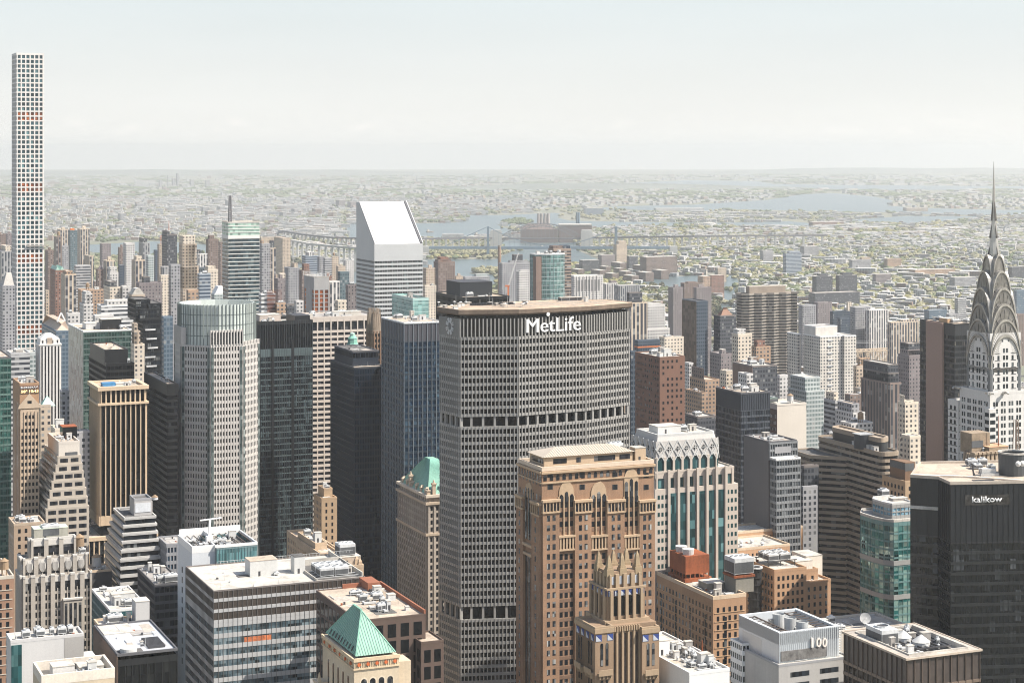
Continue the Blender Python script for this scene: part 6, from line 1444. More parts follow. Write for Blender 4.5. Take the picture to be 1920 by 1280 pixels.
# ---------------------------------------------------------------- fluted limestone tower and the left edge
b = Bld('office_tower', 'grey limestone art deco tower with fluted piers and octagonal ornaments in stepped tiers', 33, 43, 172, 1086, 830)
FL = M('fluted_stone', (.39, .355, .31), .9, .15, .1, 1.5); FL2 = M('fluted_pale', (.52, .50, .465), .85, .1, .1)
L, Wd, z = b.L, b.W, b.z
def fluted(P, z0, z1, n, nw, orn, name='wall'):
    b.plain(P, z0, z1, FL, True, name); E = edges(P)
    pr = MB(); tp = MB()
    for ei in (0, 3):
        e = E[ei]; nn = n if ei == 0 else nw; w = e[3] / nn; zl = max(z0, b.low())
        for k in range(nn + 1):
            a = max(0, w * k - .95); c = min(e[3], w * k + .95); pr.ebox(e, a, c, -.05, 1.0, z0, z1 + .6); tp.ebox(e, a, c, -.1, 1.15, z1 + .6, z1 + 1.5)
        for k in range(nn):
            s = w * (k + .5); q = MB(); q.ebox(e, s - w * .5 + .95, s + w * .5 - .95, -.05, .1, zl, z1 - (5.4 if orn else 2.2)); b.part(q, 'window_strip', WIND)
            tp.ebox(e, s - w / 2, s + w / 2, -.05, .25, z1 - 2.0, z1 + .4)
            if orn:
                q = MB(); on_edge(q, e, s, .75, z1 - 5.6, [(1.55 * cos(t * pi / 4 + pi / 8), 2.9 + 2.5 * sin(t * pi / 4 + pi / 8)) for t in range(8)], .6)
                for t in range(5): q.ebox(e, s - 1.1 + t * .5, s - .95 + t * .5, .6, .95, z1 - 4.6, z1 - 1.0)
                b.part(q, 'octagon_ornament', FL2)
            q = MB(); nf = int((z1 - zl - 3) / 3.7)
            for f in range(nf): q.ebox(e, s - w * .5 + .95, s + w * .5 - .95, .0, .2, z1 - 6.4 - f * 3.7 - 1.2, z1 - 6.4 - f * 3.7)
            b.part(q, 'spandrels', FL)
            pr.ebox(e, s - .18, s + .18, .0, .4, zl, z1 - 5)
    b.part(pr, 'piers', FL); b.part(tp, 'pier_caps', FL2)
fluted(b.rect(), 0, z, 7, 5, False)
P1_ = rect(.4, b.u(166), 3, Wd - 3); z1 = b.zz(1052, 0, 3); fluted(P1_, z, z1, 5, 4, True, 'tier_wall')
P2_ = rect(b.u(58, 6), b.u(142, 6), 6, Wd - 6); z2 = b.zz(1016, 4, 6); fluted(P2_, z1, z2, 3, 3, False, 'tier_wall'); b.roof(P2_, z2, mm('dark_roof'), 1.4, .6, FL2)
b.bulk(b.u(60, 14), Wd * .5, 15, 8, z2, 5, M('green_roof_box', (.34, .33, .28), .9), cap=M('green_white', (.55, .62, .50), .8)); b.hvac(b.u(80, 8), 8, 7.5, 6, z2 + 1, 5.2, 2); b.clutter(P2_[0][0] + 1, P2_[1][0] - 1, 7, Wd - 10, z2, 6, 3, .8)
b.roof(P1_, z1, mm('dark_roof'), 1.0, .5, FL); b.clutter(b.u(146, 6), b.u(164, 6), 6, Wd - 6, z1, 6, 3, .6); b.tank(b.u(149, 12), 12, z1, 2.2, 4, 3)
b.roof(b.rect(), z, mm('pale_roof'), .6, .5, FL); q = MB(); q.box(b.u(118), b.u(153), -2.2, -.0, 0, b.zz(1124, 20, -2)); b.part(q, 'bay', FL); q = MB(); e_ = ((b.u(118), -2.2), (1, 0), (0, -1), b.u(153) - b.u(118))
for k in range(4): q.ebox(e_, e_[3] * (k + .22) / 4, e_[3] * (k + .78) / 4, -.05, .08, b.low(), b.zz(1130, 20, -2))
b.part(q, 'window_strip', WIND); b.part(MB().box(b.u(117), b.u(154), -2.6, 0, b.zz(1124, 20, -2), b.zz(1121, 20, -2)), 'bay_cap', FL2)

b = Bld('office_tower', 'tan gabled stone tower with white lettering and a glowing temperature sign near its roof', 24, 37, 73.5, 722, 905)
L, Wd, z = b.L, b.W, b.z; TS1 = M('gable_stone', (.44, .345, .255), .9, .12, .1); TB1 = M('gable_brick', (.33, .205, .125), .92, .14, .1, 2)
b.plain(b.rect(), 0, z, TB1); e0 = edges(b.rect())[0]; q = MB(); zq = b.zz(768)
q.ebox(e0, .3, L - .3, -.05, .45, 0, zq); b.part(q, 'stone_front', TS1); q = MB(); on_edge(q, e0, b.u(55), .75, b.zz(762), [(-5.4, -1), (5.4, -1), (5.0, .4), (0, 6.2), (-5.0, .4)], 1.0); b.part(q, 'gable', TS1)
ef = ((0, -.45), (1, 0), (0, -1), L)
for f in range(26):
    for k in range(5):
        if f < 2 and k in (0, 4): continue
        b.win.append((ef, L * (.13 + .185 * k), zq - 4.5 - f * 3.25, .95, 1.7, WIND))
b.win.append((((0, -.75), (1, 0), (0, -1), L), b.u(55), b.zz(757), 2.0, 1.4, WIND))
q = MB()
for k in range(6): q.ebox(ef, L * (.04 + .185 * k) - .2, L * (.04 + .185 * k) + .2, -.05, .4, b.low(), zq - 1)
b.part(q, 'piers', TS1); e3 = edges(b.rect())[3]; q = MB()
for k in range(5): q.ebox(e3, Wd * (k + .4) / 5, Wd * (k + .6) / 5, -.05, .06, b.low(), z - 9)
b.part(q, 'window_strip', WIND); b.roof(b.rect(), z, mm('white_roof'), .9, .6, TB1); b.clutter(2, L - 2, 3, Wd - 3, z, 5, 5, .8)
q = MB(); q.ebox(e0, .2, L - .1, .0, .3, b.zz(730.5), b.zz(723.5)); b.part(q, 'sign_backing', M('sign_back', (.16, .09, .06), .9))
sign_on(b, e0, 'BURBERRY', b.u(38.4), b.u(71), b.zz(728.8), b.zz(725), .35, SIGNW, bold=.02, ext=.15)
q = MB(); q.ebox(e0, .1, L - .1, .0, .25, b.zz(738), b.zz(731)); b.part(q, 'display_board', M('display_board', (.12, .085, .06), .8))
lm = bpy.data.materials.new('lit_lamps'); lm.use_nodes = True; lm.node_tree.nodes['Principled BSDF'].inputs['Emission Color'].default_value = (1, .62, .28, 1); lm.node_tree.nodes['Principled BSDF'].inputs['Emission Strength'].default_value = .9; lm.node_tree.nodes['Principled BSDF'].inputs['Base Color'].default_value = (.9, .6, .3, 1)
sign_on(b, e0, '58°', b.u(38.8), b.u(51), b.zz(736.8), b.zz(731.4), .35, lm, 'temperature_display', .02, .12); sign_on(b, e0, '10:43', b.u(54.6), b.u(71.6), b.zz(736.8), b.zz(731.4), .35, lm, 'clock_display', .02, .12); b.finish()

b = Bld('office_tower', 'slender white tower with tall dark window strips and a chamfered white crown, left side', 67, 74, 114.5, 647, 1260)
WS = M('white_stone', (.62, .60, .57), .85, .08, .1); L, Wd = b.L, b.W
b.facade(b.rect(), 0, b.z, 60, L / 6.2, WS, G('glass_plum', (.03, .028, .04), (.14, .13, .15), 2, 3.7, .3), sp=0, mw=1.15, pr=.6, mp=.2, mode='strip', top=1.2)
zz = b.zz(636); q = MB(); q.frus(inset(b.rect(), .4), b.z, inset(b.rect(), .9), zz, False); q.frus(inset(b.rect(), .9), zz, inset(b.rect(), 5), b.zz(626, 4, 4), True); b.part(q, 'crown', WS)
ec = edges(inset(b.rect(), .6))[0]
for k in range(4): q = MB(); q.ebox(ec, ec[3] * (k + .36) / 4, ec[3] * (k + .64) / 4, -.05, .12, b.z + 1, b.z + 3); b.part(q, 'crown_window', WIND)
b.part(MB().ring(inset(b.rect(), -.4), b.rect(.4), b.z - .4, b.z + .5, True), 'cornice', WS)
q = MB(); q.box(L * .35, L * .6, .2, 1.0, b.z, b.zz(634)); b.part(q, 'stained_centrepiece', M('stained', (.40, .32, .25), .9, .3, .5)); b.finish()
ZT = M('zigzag_stone', (.42, .37, .31), .9, .1)
b = Bld('office_building', 'pale stone office block rising in many narrow setbacks to a plain box top', 83, 108, 152, 832, 900)
for k, (d, py) in enumerate([(0, 857), (2.5, 872), (5, 886), (7.5, 901), (10, 917), (12.5, 933), (15, 950)]):
    P = rect(-d * .42, b.L + d * .2, -d * .3, b.W + d); zz = b.zz(py); z2 = b.zz(py + 16) if k < 6 else 0
    b.punch(P, z2, zz, 3.6, 4.6, 3.7, 1.9, ZT, WIND, top=.8, marg=.6); b.roof(P, zz, mm('pale_roof'), .5, .4, ZT)
P = rect(.6, b.L - .6, .6, b.W * .8); b.plain(P, b.zz(857) - .1, b.z, M('box_cream', (.57, .52, .46), .9, .08), False, 'penthouse_wall'); b.roof(P, b.z, mm('tan_roof'), 1, .5, M('box_cream')); q = MB(); q.ebox(edges(P)[0], 3, edges(P)[0][3] - 1, -.05, .08, b.zz(856), b.zz(849)); b.part(q, 'louver', mm('louver'))
b.bulk(b.L * .45, b.W * .4, 7, 8, b.z, 5.5, GLK, cap=mm('rust')); b.clutter(1, b.L - 2, 1, b.W * .35, b.z, 5, 5, .8); b.finish()
b = Bld('office_building', 'black and white striped office block stepping up in zigzag terraces', 212, 233, 293, 1000, 880)
ZW = M('zig_white', (.46, .45, .43), .7, .1, .1)
for k, (d, py) in enumerate([(0, 972), (1.8, 986), (3.6, 1000), (5.4, 1014), (7.2, 1030), (9.0, 1046)]):
    P = rect(-d * .3, b.L + d * .12, -d * .5, b.W + d); zz = b.zz(py); z2 = b.zz(py + 18) if k < 5 else 0
    b.facade(P, z2, zz, 3.7, 4, ZW, GLD, sp=.42, mw=0, pr=.5, top=.8); b.roof(P, zz, mm('dark_roof'), .5, .5, ZW)
zz = b.zz(937, 6, 6); P = rect(b.u(252, 5), b.u(284, 5), 5, 16); b.plain(P, b.zz(972) - .1, zz, M('box_grey', (.42, .41, .40), .8), False, 'penthouse_wall'); q = MB(); q.ebox(edges(P)[0], .4, edges(P)[0][3] - .4, -.05, .2, b.zz(960, 8, 5), b.zz(943, 8, 5)); b.part(q, 'light_panel', M('light_panel', (.60, .62, .64), .4)); b.roof(P, zz, mm('dark_roof'), .8, .4, GRY)
P = rect(b.u(284, 6), b.L - .5, 6, 20); b.plain(P, 0, b.zz(940, 10, 6), M('box_stone', (.36, .34, .33), .9), True, 'side_tower'); b.tank(b.u(291, 8), 9, b.zz(940, 10, 6), 1.6, 1.2, .1, mm('galv')); b.finish()

# ---------------------------------------------------------------- bottom left roofs
b = Bld('office_block', 'black glass box with brown walls, its flat roof grey with a round white drum', 176, 220, 333, 1229, 640)
L, Wd, z = b.L, b.W, b.z; BRW = M('brown_wall', (.15, .10, .075), .85, .1, .06)
b.facade(b.rect(), 0, z - 1.5, 20, 2.6, BLK, G('glass_black_box', (.008, .009, .010), (.03, .032, .032), 1.3, 3.8, .2), sp=0, mw=.2, pr=.2, mode='glass', top=2.2); q = MB(); q.ebox(edges(b.rect())[3], 0, Wd, -.1, .2, 0, z); b.part(q, 'brown_wall', BRW)
b.roof(b.rect(), z, M('grey_membrane', (.44, .45, .47), .6, .12, .15), .6, .5, DGR)
u, v = roofpt(b, 226, 1222, z); q = MB(); q.cone(4.5, 3.6, 2.9, z - .1, 2.9, z + 1.6, 22); b.part(q, 'round_drum', mm('white_paint')); q = MB(); q.box(.8, 9.5, .8, 7, z + .02, z + .12); b.part(q, 'roof_well', mm('dark_roof'))
q = MB(); q.box(1, 12, Wd - 14, Wd - 1, z + .05, z + .3); b.part(q, 'white_roofing', mm('white_roof'))
for k in range(10): q = MB(); q.box(L - 9 - 0, L - 3.2, 5 + k * 1.3, 5.6 + k * 1.3, z, z + .9); b.part(q, 'condenser', mm('dark_metal'))
b.pole(L * .55, 9, z, 3, .15); b.bulk(L * .5, 12, 1, 1, z, .8, mm('galv'))
b = Bld('office_block', 'white panelled building with a cluttered flat roof and a teal glass corner, bottom left', 12, 20, 157, 1204, 640)
L, Wd, z = b.L, b.W, b.z; b.plain(b.rect(), 0, z, M('pale_panels', (.52, .51, .50), .8, .06, .06)); b.roof(b.rect(), z, mm('pale_roof'), .8, .5, M('pale_panels')); b.clutter(2, L - 2, 2, Wd - 2, z, 18, 44, .9)
q = MB(); q.ebox(edges(b.rect())[0], L * .73, L, -.05, .1, 0, z - .2); b.part(q, 'grey_panel', M('mid_panels', (.33, .315, .30), .8, .08)); q = MB(); q.ebox(edges(b.rect())[0], .2, L * .15, -.05, .15, 0, z - 1); b.part(q, 'corner_glazing', GLT)
q = MB(); q.box(L, L + 4.5, 2, 9, 0, z - 8); b.part(q, 'annex', M('pale_panels'))
b = Bld('low_building', 'low stone parapet roof with skylights and machinery at the bottom left corner', 62, 78, 215, 1268, 600)
L, Wd, z = b.L, b.W, b.z; b.plain(b.rect(), 0, z, ST3); b.roof(b.rect(), z - 2.5, mm('dark_roof'), 2.9, .7, M('coping_pale', (.64, .58, .50), .9)); b.bulk(4, 3, 7, 6, z - 2.5, 4.2, M('white_wood', (.62, .60, .57), .9)); b.bulk(13, 6, 8, 6, z - 2.5, 2.4, mm('pale_roof')); b.hvac(15, 1.2, 4, 3, z - 2.5, 2.2, 1); b.clutter(11, L - 2, 1, Wd - 2, z - 2.5, 8, 3, .6)
q = MB(); q.cone(16, 3, 2.4, z - 2.5, 0, z - .6, 4); b.part(q, 'skylight', mm('wood'))
b = Bld('brick_building', 'brown brick low building with three small arched windows beside a blank grey stair tower', 176, 186, 282, 1176, 720)
L, Wd, z = b.L, b.W, b.z; b.plain(b.rect(), 0, z, BRN); b.roof(b.rect(), z, mm('pale_roof'), .8, .5, M('pale_coping')); e0 = edges(b.rect())[0]
for px in (211, 221, 232): b.win.append((e0, b.u(px), b.zz(1186), 1.0, 2.2, WIN))
b.bulk(b.u(254), -.4, b.u(280) - b.u(254), 7, z - 12, 12 + b.z - b.zz(1176) + 8.5, M('stair_grey', (.50, .49, .48), .85, .05)); b.clutter(2, b.u(250), 2, Wd - 2, z, 8, 4, .8); b.hvac(b.u(206), 4, 6, 4, z, 3, 2); b.finish()
b = Bld('office_block', 'teal glass low block with a white terrace roof behind the brown brick low building', 172, 206, 278, 1146, 790)
b.facade(b.rect(), 0, b.z, 3.8, 1.6, M('teal_frame2'), GLT, sp=.25, mw=.12, pr=.12, mode='glass', top=.6); b.roof(b.rect(), b.z, mm('white_roof'), .8, .4, WHITE); b.clutter(2, b.L - 3, 2, b.W - 2, b.z, 12, 14, .9); b.bulk(b.L * .2, b.W * .3, 10, 5, b.z, 4, mm('white_paint'))
b = Bld('office_block', 'dark glass low block with pipes and coolers on its roof below the striped terraces', 258, 290, 345, 1098, 835)
b.facade(b.rect(), 0, b.z, 3.8, 2, DGR, GLD, sp=.35, mw=.15, pr=.15, mode='glass', top=.8); b.roof(b.rect(), b.z, mm('grey_roof'), .7, .4, DGR); b.hvac(b.L * .4, 3, 6, 5, b.z, 3.5, 2); b.clutter(1, b.L - 2, 2, b.W - 2, b.z, 8, 15, .9)
b = Bld('office_tower', 'grey granite tower with thin window strips left of the white walled tower', 296, 312, 352, 1022, 872)
b.facade(b.rect(), 0, b.z, 3.9, 1.5, M('cool_granite', (.26, .265, .28), .7, .08), GLN, sp=.4, mw=.55, pr=.3, mode='band', top=1.2); b.roof(b.rect(), b.z, mm('grey_roof'), .7, .4, M('cool_granite'))
b.facade(rect(-9, 0, -2, b.W), 0, b.zz(1150), 3.9, 1.5, M('cool_granite'), GLN, sp=.4, mw=.55, pr=.3, mode='glass', top=1.2); b.roof(rect(-9, 0, -2, b.W), b.zz(1150), mm('grey_roof'), .7, .4, M('cool_granite'))
b = Bld('office_tower', 'green glass curtain wall tower cut off by the left picture edge', -40, -20, 21, 672, 1010)
b.facade(b.rect(), 0, b.z, 3.9, 1.9, M('green_frame', (.10, .17, .15), .5), G('glass_emerald', (.015, .06, .052), (.16, .32, .27), 1.9, 3.9, .4, wob=.02), sp=.28, mw=.14, pr=.15, top=.8); b.roof(b.rect(), b.z, mm('tan_roof'), .6, .4, DGR)
b = Bld('office_building', 'brown brick corner building with pale windows at the far left edge', -60, -40, 26, 1088, 760)
b.punch(b.rect(), 0, b.z, 3.8, 2.9, 1.3, 2.1, M('rowhouse_brick', (.30, .18, .12), .92, .14, .1, 2), WIN, top=2.5, sill=LIME); b.roof(b.rect(), b.z, mm('tan_roof'), 1, .5, LIME); b.tank(b.L - 3, 6, b.z, 1.8, 3.4, 2.5); b.finish()
b = Bld('office_building', 'tan stone low building below the gabled tower with rows of small dark windows', 16, 26, 84, 992, 870)
b.punch(b.rect(), 0, b.zz(985), 3.6, 3, 1.2, 1.9, M('low_tan', (.36, .265, .19), .92, .12), WIND, top=1.8); b.roof(b.rect(), b.zz(985), mm('tan_roof'), .9, .5, TS1); b.clutter(2, b.L - 2, 3, b.W - 3, b.zz(985), 8, 9, .7); b.finish()
b = Bld('office_building', 'black brick low block with a conical water tank left of the striped terraces', 162, 172, 210, 1072, 880)
b.plain(b.rect(), 0, b.z, M('black_brick', (.05, .05, .055), .9)); b.roof(b.rect(), b.z, mm('tan_roof'), .7, .4, M('pale_coping')); b.tank(b.u(181, 8), 8, b.z, 2.3, 4.4, 1.0, mm('steel')); b.clutter(3, b.L - 1, 3, b.W - 3, b.z, 4, 8, .7)
# ---------------------------------------------------------------- the mid distance: one entry per building seen
WMATS = {
 'grey': ((.30, .30, .31), (.04, .045, .055), 3.0, 3.1, .5, .55), 'brown': ((.19, .145, .125), (.035, .035, .04), 3.2, 3.0, .42, .5), 'tan': ((.46, .375, .29), (.04, .04, .045), 3.2, 3.1, .45, .5),
 'white': ((.52, .505, .485), (.05, .055, .065), 3.1, 3.1, .5, .5), 'red': ((.22, .125, .095), (.04, .04, .045), 3.2, 3.0, .42, .5), 'orange': ((.36, .25, .175), (.05, .06, .07), 3.2, 3.1, .5, .5),
 'greyv': ((.33, .33, .33), (.05, .06, .075), 3.6, 3.1, .55, 1.1), 'tanv': ((.50, .42, .33), (.05, .055, .07), 4.2, 3.1, .6, 1.1), 'whitev': ((.60, .58, .55), (.055, .06, .075), 3.8, 3.1, .55, 1.1), 'brownv': ((.20, .155, .135), (.04, .045, .055), 3.6, 3.1, .5, 1.1),
 'greyh': ((.40, .40, .40), (.05, .055, .065), 3.0, 3.4, 1.1, .5), 'whiteh': ((.60, .60, .59), (.055, .06, .07), 3.0, 3.5, 1.1, .5), 'blueh': ((.34, .38, .42), (.06, .085, .12), 3.0, 3.5, 1.1, .6), 'brownh': ((.28, .22, .18), (.04, .04, .045), 3.0, 3.1, 1.1, .5),
 'dark': ((.075, .08, .09), (.03, .035, .045), 2.2, 3.4, .7, .55), 'darkb': ((.07, .09, .115), (.03, .045, .065), 2.2, 3.4, .75, .6), 'glassb': ((.13, .17, .21), (.07, .105, .14), 2.4, 3.3, .8, .7), 'glassp': ((.42, .45, .44), (.16, .20, .20), 2.6, 3.2, .75, .6),
 'cream': ((.58, .51, .42), (.05, .05, .055), 3.3, 3.1, .42, .48), 'purple': ((.205, .18, .18), (.05, .05, .06), 3.0, 3.1, .4, .5), 'teal': ((.11, .15, .165), (.05, .08, .09), 2.6, 3.4, .6, .5),
}
def wmat(k): w = WMATS[k]; return WM('wall_' + k, w[0], w[1], w[2], w[3], w[4], w[5], pale=.06 if k[:5] in ('glass', 'blueh', 'darkb') else .25)
ROOFS = ['gravel_roof', 'pale_roof', 'white_roof', 'grey_roof', 'tan_roof', 'pale_roof']
PAR = {k: M('edge_' + k, tuple(min(.8, c * 1.15) for c in v[0]), .9, .1) for k, v in WMATS.items()}
def C(xl, xc, xr, yt, D, k, label, top='b', tiers=(), name='apartment_building', roof=None, cat='building', group=None):
    b = Bld(name, label, xl, xc, xr, yt, D, cat=cat, group=group); b.W = min(b.W, 70); g = b.rng; z = b.z
    base = max(0, b.low() - 1)
    b.plain(b.rect(), 0, z, wmat(k)); b.roof(b.rect(), z, mm(roof or g.choice(ROOFS)), .9, .5, PAR[k])
    for (pa, pb, py, kk) in tiers:
        v0 = min(2.5, b.W * .15); u0, u1 = max(.3, b.u(pa, v0)), min(b.L - .3, b.u(pb, v0)); P = rect(u0, u1, v0, max(v0 + 3, b.W - v0)); z2 = b.zz(py, (u0 + u1) / 2, v0)
        b.plain(P, z - .1, z2, wmat(kk) if kk in WMATS else mm(kk), False, 'upper_wall'); b.roof(P, z2, mm(g.choice(ROOFS)), .6, .4, PAR.get(kk, mm('pale_roof')), 'upper_roof')
    L, Wd = b.L, b.W
    if 'b' in top and L > 8: b.bulk(L * g.uniform(.2, .5), Wd * g.uniform(.25, .5), min(8, L * .35), min(7, Wd * .3), z, g.uniform(3, 5.5), PAR[k])
    if 't' in top: b.tank(L * g.uniform(.25, .75), Wd * g.uniform(.2, .5), z, 2.0, 3.6, 2.5)
    if 'c' in top: b.clutter(1, L - 1, 1, Wd - 1, z, 4, int(xc), 1.3)
    if 'p' in top: b.pole(L * .4, Wd * .4, z, 9, .3)
    return b
# -- far left, beyond and beside the slender white tower
C(-12, -4, 11, 440, 2900, 'brown', 'reddish brown apartment slab at the left edge, beyond the slender white grid tower')
C(10, 13, 24, 439, 3000, 'purple', 'grey brown apartment slab half hidden behind the slender white grid tower')
C(-6, 3, 22, 472, 2300, 'greyv', 'grey tower with vertical window strips and cream bulkhead at the left edge', '', [(10, 21, 462, 'cream')])
b = C(-2, 5, 28, 537, 1760, 'grey', 'old pale stone hotel tower with steep gabled top beside the slender white grid tower', '')
q = MB(); q.frus(b.rect(.5), b.z, rect(b.L * .4, b.L * .8, b.W * .3, b.W * .5), b.zz(511, 10, 8)); b.part(q, 'steep_roof', M('slate_pale', (.40, .38, .35), .9, .2))
C(84, 86.5, 92, 546, 1900, 'tan', 'thin tan tower just right of the slender white grid tower', '')
C(84, 90, 103, 471, 2550, 'brown', 'brown apartment block, lower of the two brown ones right of the slender white tower')
C(101, 105, 116, 445, 2480, 'brownv', 'tall plain brown apartment tower right of the slender white tower', 't')
C(107, 113, 129, 431, 3250, 'tanv', 'tan and brown striped tower left of the blue glass tower with an orange hoist')
b = C(128, 132, 145, 433, 3000, 'teal', 'blue grey glass tower with an orange hoist box on its roof', ''); b.bulk(1, 4, 6, 6, b.z, 4, mm('orange'), 'hoist_box')
C(145, 151, 168, 430, 3150, 'tanv', 'tan and brown striped tower right of the blue glass tower with an orange hoist')
C(115, 117, 128.5, 462, 2880, 'grey', 'grey windowed apartment block below the tan and brown striped tower', 'b', [], roof='white_roof')
b = C(94, 104, 121, 508, 2000, 'red', 'brown brick tower with pale green gabled copper roofs', '')
for (s0, s1) in ((0, .48), (.52, 1)):
    q = MB(); q.frus(rect(b.L * s0, b.L * s1, 0, b.W), b.z, rect(b.L * (s0 + s1) / 2 - .1, b.L * (s0 + s1) / 2 + .1, 0.1, b.W - .1), b.zz(500)); b.part(q, 'gable_roof', mm('pale_copper'))
C(114, 122, 143, 516, 1950, 'tanv', 'sunlit tan tower with golden edge strips in front of green gabled tower', '', [(124, 136, 509, 'orange')])
C(139, 142, 170, 499, 2350, 'greyh', 'wide grey banded office block behind the sunlit tan tower', 'c', name='office_block')
C(158, 168, 176, 481, 2620, 'tanv', 'grey tower with a beige edge strip left of the pointed brown tower')
b = C(180, 183, 194, 506, 2300, 'brown', 'small dark brown tower with pointed top and stepped corners', ''); b.part(MB().frus(rect(1, 7, 2, 8), b.z, rect(3.8, 4.2, 4.8, 5.2), b.zz(498)), 'pointed_top', M('slate_dark', (.13, .11, .12), .8))
C(194, 200, 215, 490, 2300, 'tanv', 'dark windowed tower with cream edges left of the white stepped tower', 'b')
C(202, 206, 222, 512, 2150, 'white', 'white stepped apartment tower with square windows, middle left', '', [(206, 219, 501, 'white')])
C(187, 191, 208, 458, 3350, 'purple', 'plain grey brown slab far behind the white stepped tower', '')
C(221, 224, 235, 465, 2720, 'brown', 'grey brown slab left of the white gridded tower')
C(221, 224, 233, 498, 2420, 'darkb', 'dark blue glass block below the grey brown slab', 'c', name='office_block')
C(194, 206, 226, 540, 1760, 'cream', 'square cream building with small windows and a dark bulkhead', '', [(206, 219, 529, 'dark')])
C(146, 152, 194, 545, 1850, 'orange', 'low orange brick apartment building with cluttered roof left of the cream building', 'ct')
b = C(149, 157, 175, 572, 1600, 'white', 'white art deco tower stepping up to a narrow square top', '', [(159, 173, 552, 'white'), (161, 170, 548, 'white')], name='office_tower')
C(182, 190, 252, 575, 1560, 'whiteh', 'broad low white department store with patterned upper storey', 'c', [(201, 251, 564, 'white')], name='department_store', roof='white_roof')
C(226, 230, 243, 538, 1760, 'white', 'small bright white block above the broad white store', '')
b = C(241, 247, 272, 554, 1700, 'tan', 'tan stone building with a pale gabled roof above the broad white store', ''); b.part(MB().frus(b.rect(), b.z, rect(b.L * .3, b.L * .6, 0.1, b.W - .1), b.zz(541)), 'gable_roof', mm('pale_roof'))
C(124, 127, 150, 589, 1500, 'white', 'low white flat roofed hall behind the open triangle roof', 'c', name='low_building', roof='white_roof')
C(174, 178, 213, 593, 1450, 'white', 'pale blank walled hall right of the white art deco tower', '', name='low_building', roof='white_roof')
# -- towers between the store and the striped green glass tower
C(231, 236, 253, 457, 2520, 'white', 'tall white gridded apartment tower with square windows, left of the striped pale tower', '')
C(260, 268, 281, 456, 2800, 'greyv', 'pale striped tower with a dark cap', '', [(265, 276, 447, 'dark')])
C(247, 254, 272, 489, 2150, 'tanv', 'dark striped tower with cream edges and bulkhead in front of pale striped tower', '', [(256, 266, 481, 'cream')])
C(273, 278, 289, 480, 2620, 'glassp', 'pale glass tower left of the dark blue sliver tower', '')
C(288, 291, 295.5, 470, 2700, 'darkb', 'dark blue sliver tower beside the tan tower with a crane', '')
b = C(295, 299, 304, 459, 2760, 'tan', 'unfinished tan tower with an orange crane beside the dark grey tower', ''); q = MB(); q.bar((3, 4, b.z), (3, 4, b.z + 14), .6); q.bar((3, 4, b.z + 12), (9, 3, b.z + 17), .5); b.part(q, 'crane', mm('orange'))
b = C(303, 313, 332, 441, 2350, 'dark', 'dark grey tower with pale window dots, tallest left of the tan stepped tower', '', [(304, 318, 434, 'dark')]); b.pole(b.L * .3, 6, b.z + 6, 12, .4, mm('orange'))
C(301, 304, 320, 501, 2150, 'greyv', 'plain grey office block before the dark grey tower', 'c', name='office_block')
C(299, 302, 318, 517, 2050, 'cream', 'cream windowed block in front of plain grey office block', 'c')
C(316, 321, 338, 498, 1800, 'grey', 'long thin grey gridded tower left of the tan stepped tower', '')
b = C(334, 343, 377, 543, 1880, 'tan', 'tan stepped tower with a fluted crown, most prominent of the middle left', '', [(337, 373, 500, 'tan'), (339, 369, 458, 'tan'), (343, 366, 443, 'cream')], name='apartment_tower')
b = C(348, 353, 376, 568, 1500, 'red', 'ornate orange and white temple shaped roof house with an arch', '', [(353, 372, 545, 'orange')], name='office_tower'); q = MB()
e = ((b.u(357), 2.4), (1, 0), (0, -1), 8); on_edge(q, e, 3.2, .5, b.zz(564), arch(5, 8, pointed=False), .6); b.part(q, 'white_arch', WHITE); q = MB(); on_edge(q, e, 3.2, .6, b.zz(564), arch(2.4, 5, pointed=False)); b.part(q, 'arched_window', WIND)
C(368, 371, 389, 477, 2520, 'whitev', 'white and dark striped block behind the tan stepped tower', '', [(370, 376, 469, 'dark')])
C(386, 391, 410, 450, 2620, 'brown', 'plain brown grey tower with a bulkhead left of the striped green glass tower', '', [(393, 402, 442, 'brown')])
C(410, 412, 418, 455, 2850, 'brown', 'narrow brown tower hidden behind the striped green glass tower', '')
C(370, 374, 395, 515, 1850, 'blueh', 'blue banded office block right of the tan stepped tower', 'c', name='office_block')
C(369, 372, 386, 503, 2100, 'glassp', 'pale glass block above the blue banded office block', '')
C(383, 390, 409, 507, 2000, 'cream', 'cream tower with window columns right of the blue banded block', '', [(390, 404, 500, 'cream')])
b = C(396, 402, 418, 553, 1650, 'glassp', 'low building with a sloped white roof scoop beside the striped green glass tower', '', name='office_tower'); q = MB(); q.f = []; P_ = b.rect(.5); q.face((0, 0, b.z), (b.L, 0, b.z), (b.L, 0, b.zz(537)), (b.L * .5, 0, b.zz(537))); q.face((0, b.W, b.z), (b.L * .5, b.W, b.zz(537)), (b.L, b.W, b.zz(537)), (b.L, b.W, b.z)); q.face((0, 0, b.z), (b.L * .5, 0, b.zz(537)), (b.L * .5, b.W, b.zz(537)), (0, b.W, b.z)); q.face((b.L * .5, 0, b.zz(537)), (b.L, 0, b.zz(537)), (b.L, b.W, b.zz(537)), (b.L * .5, b.W, b.zz(537))); b.part(q, 'roof_scoop', WHITE)
C(255, 261, 304, 532, 1750, 'purple', 'wide grey brown apartment block with a dark bulkhead', '', [(270, 281, 520, 'dark')])
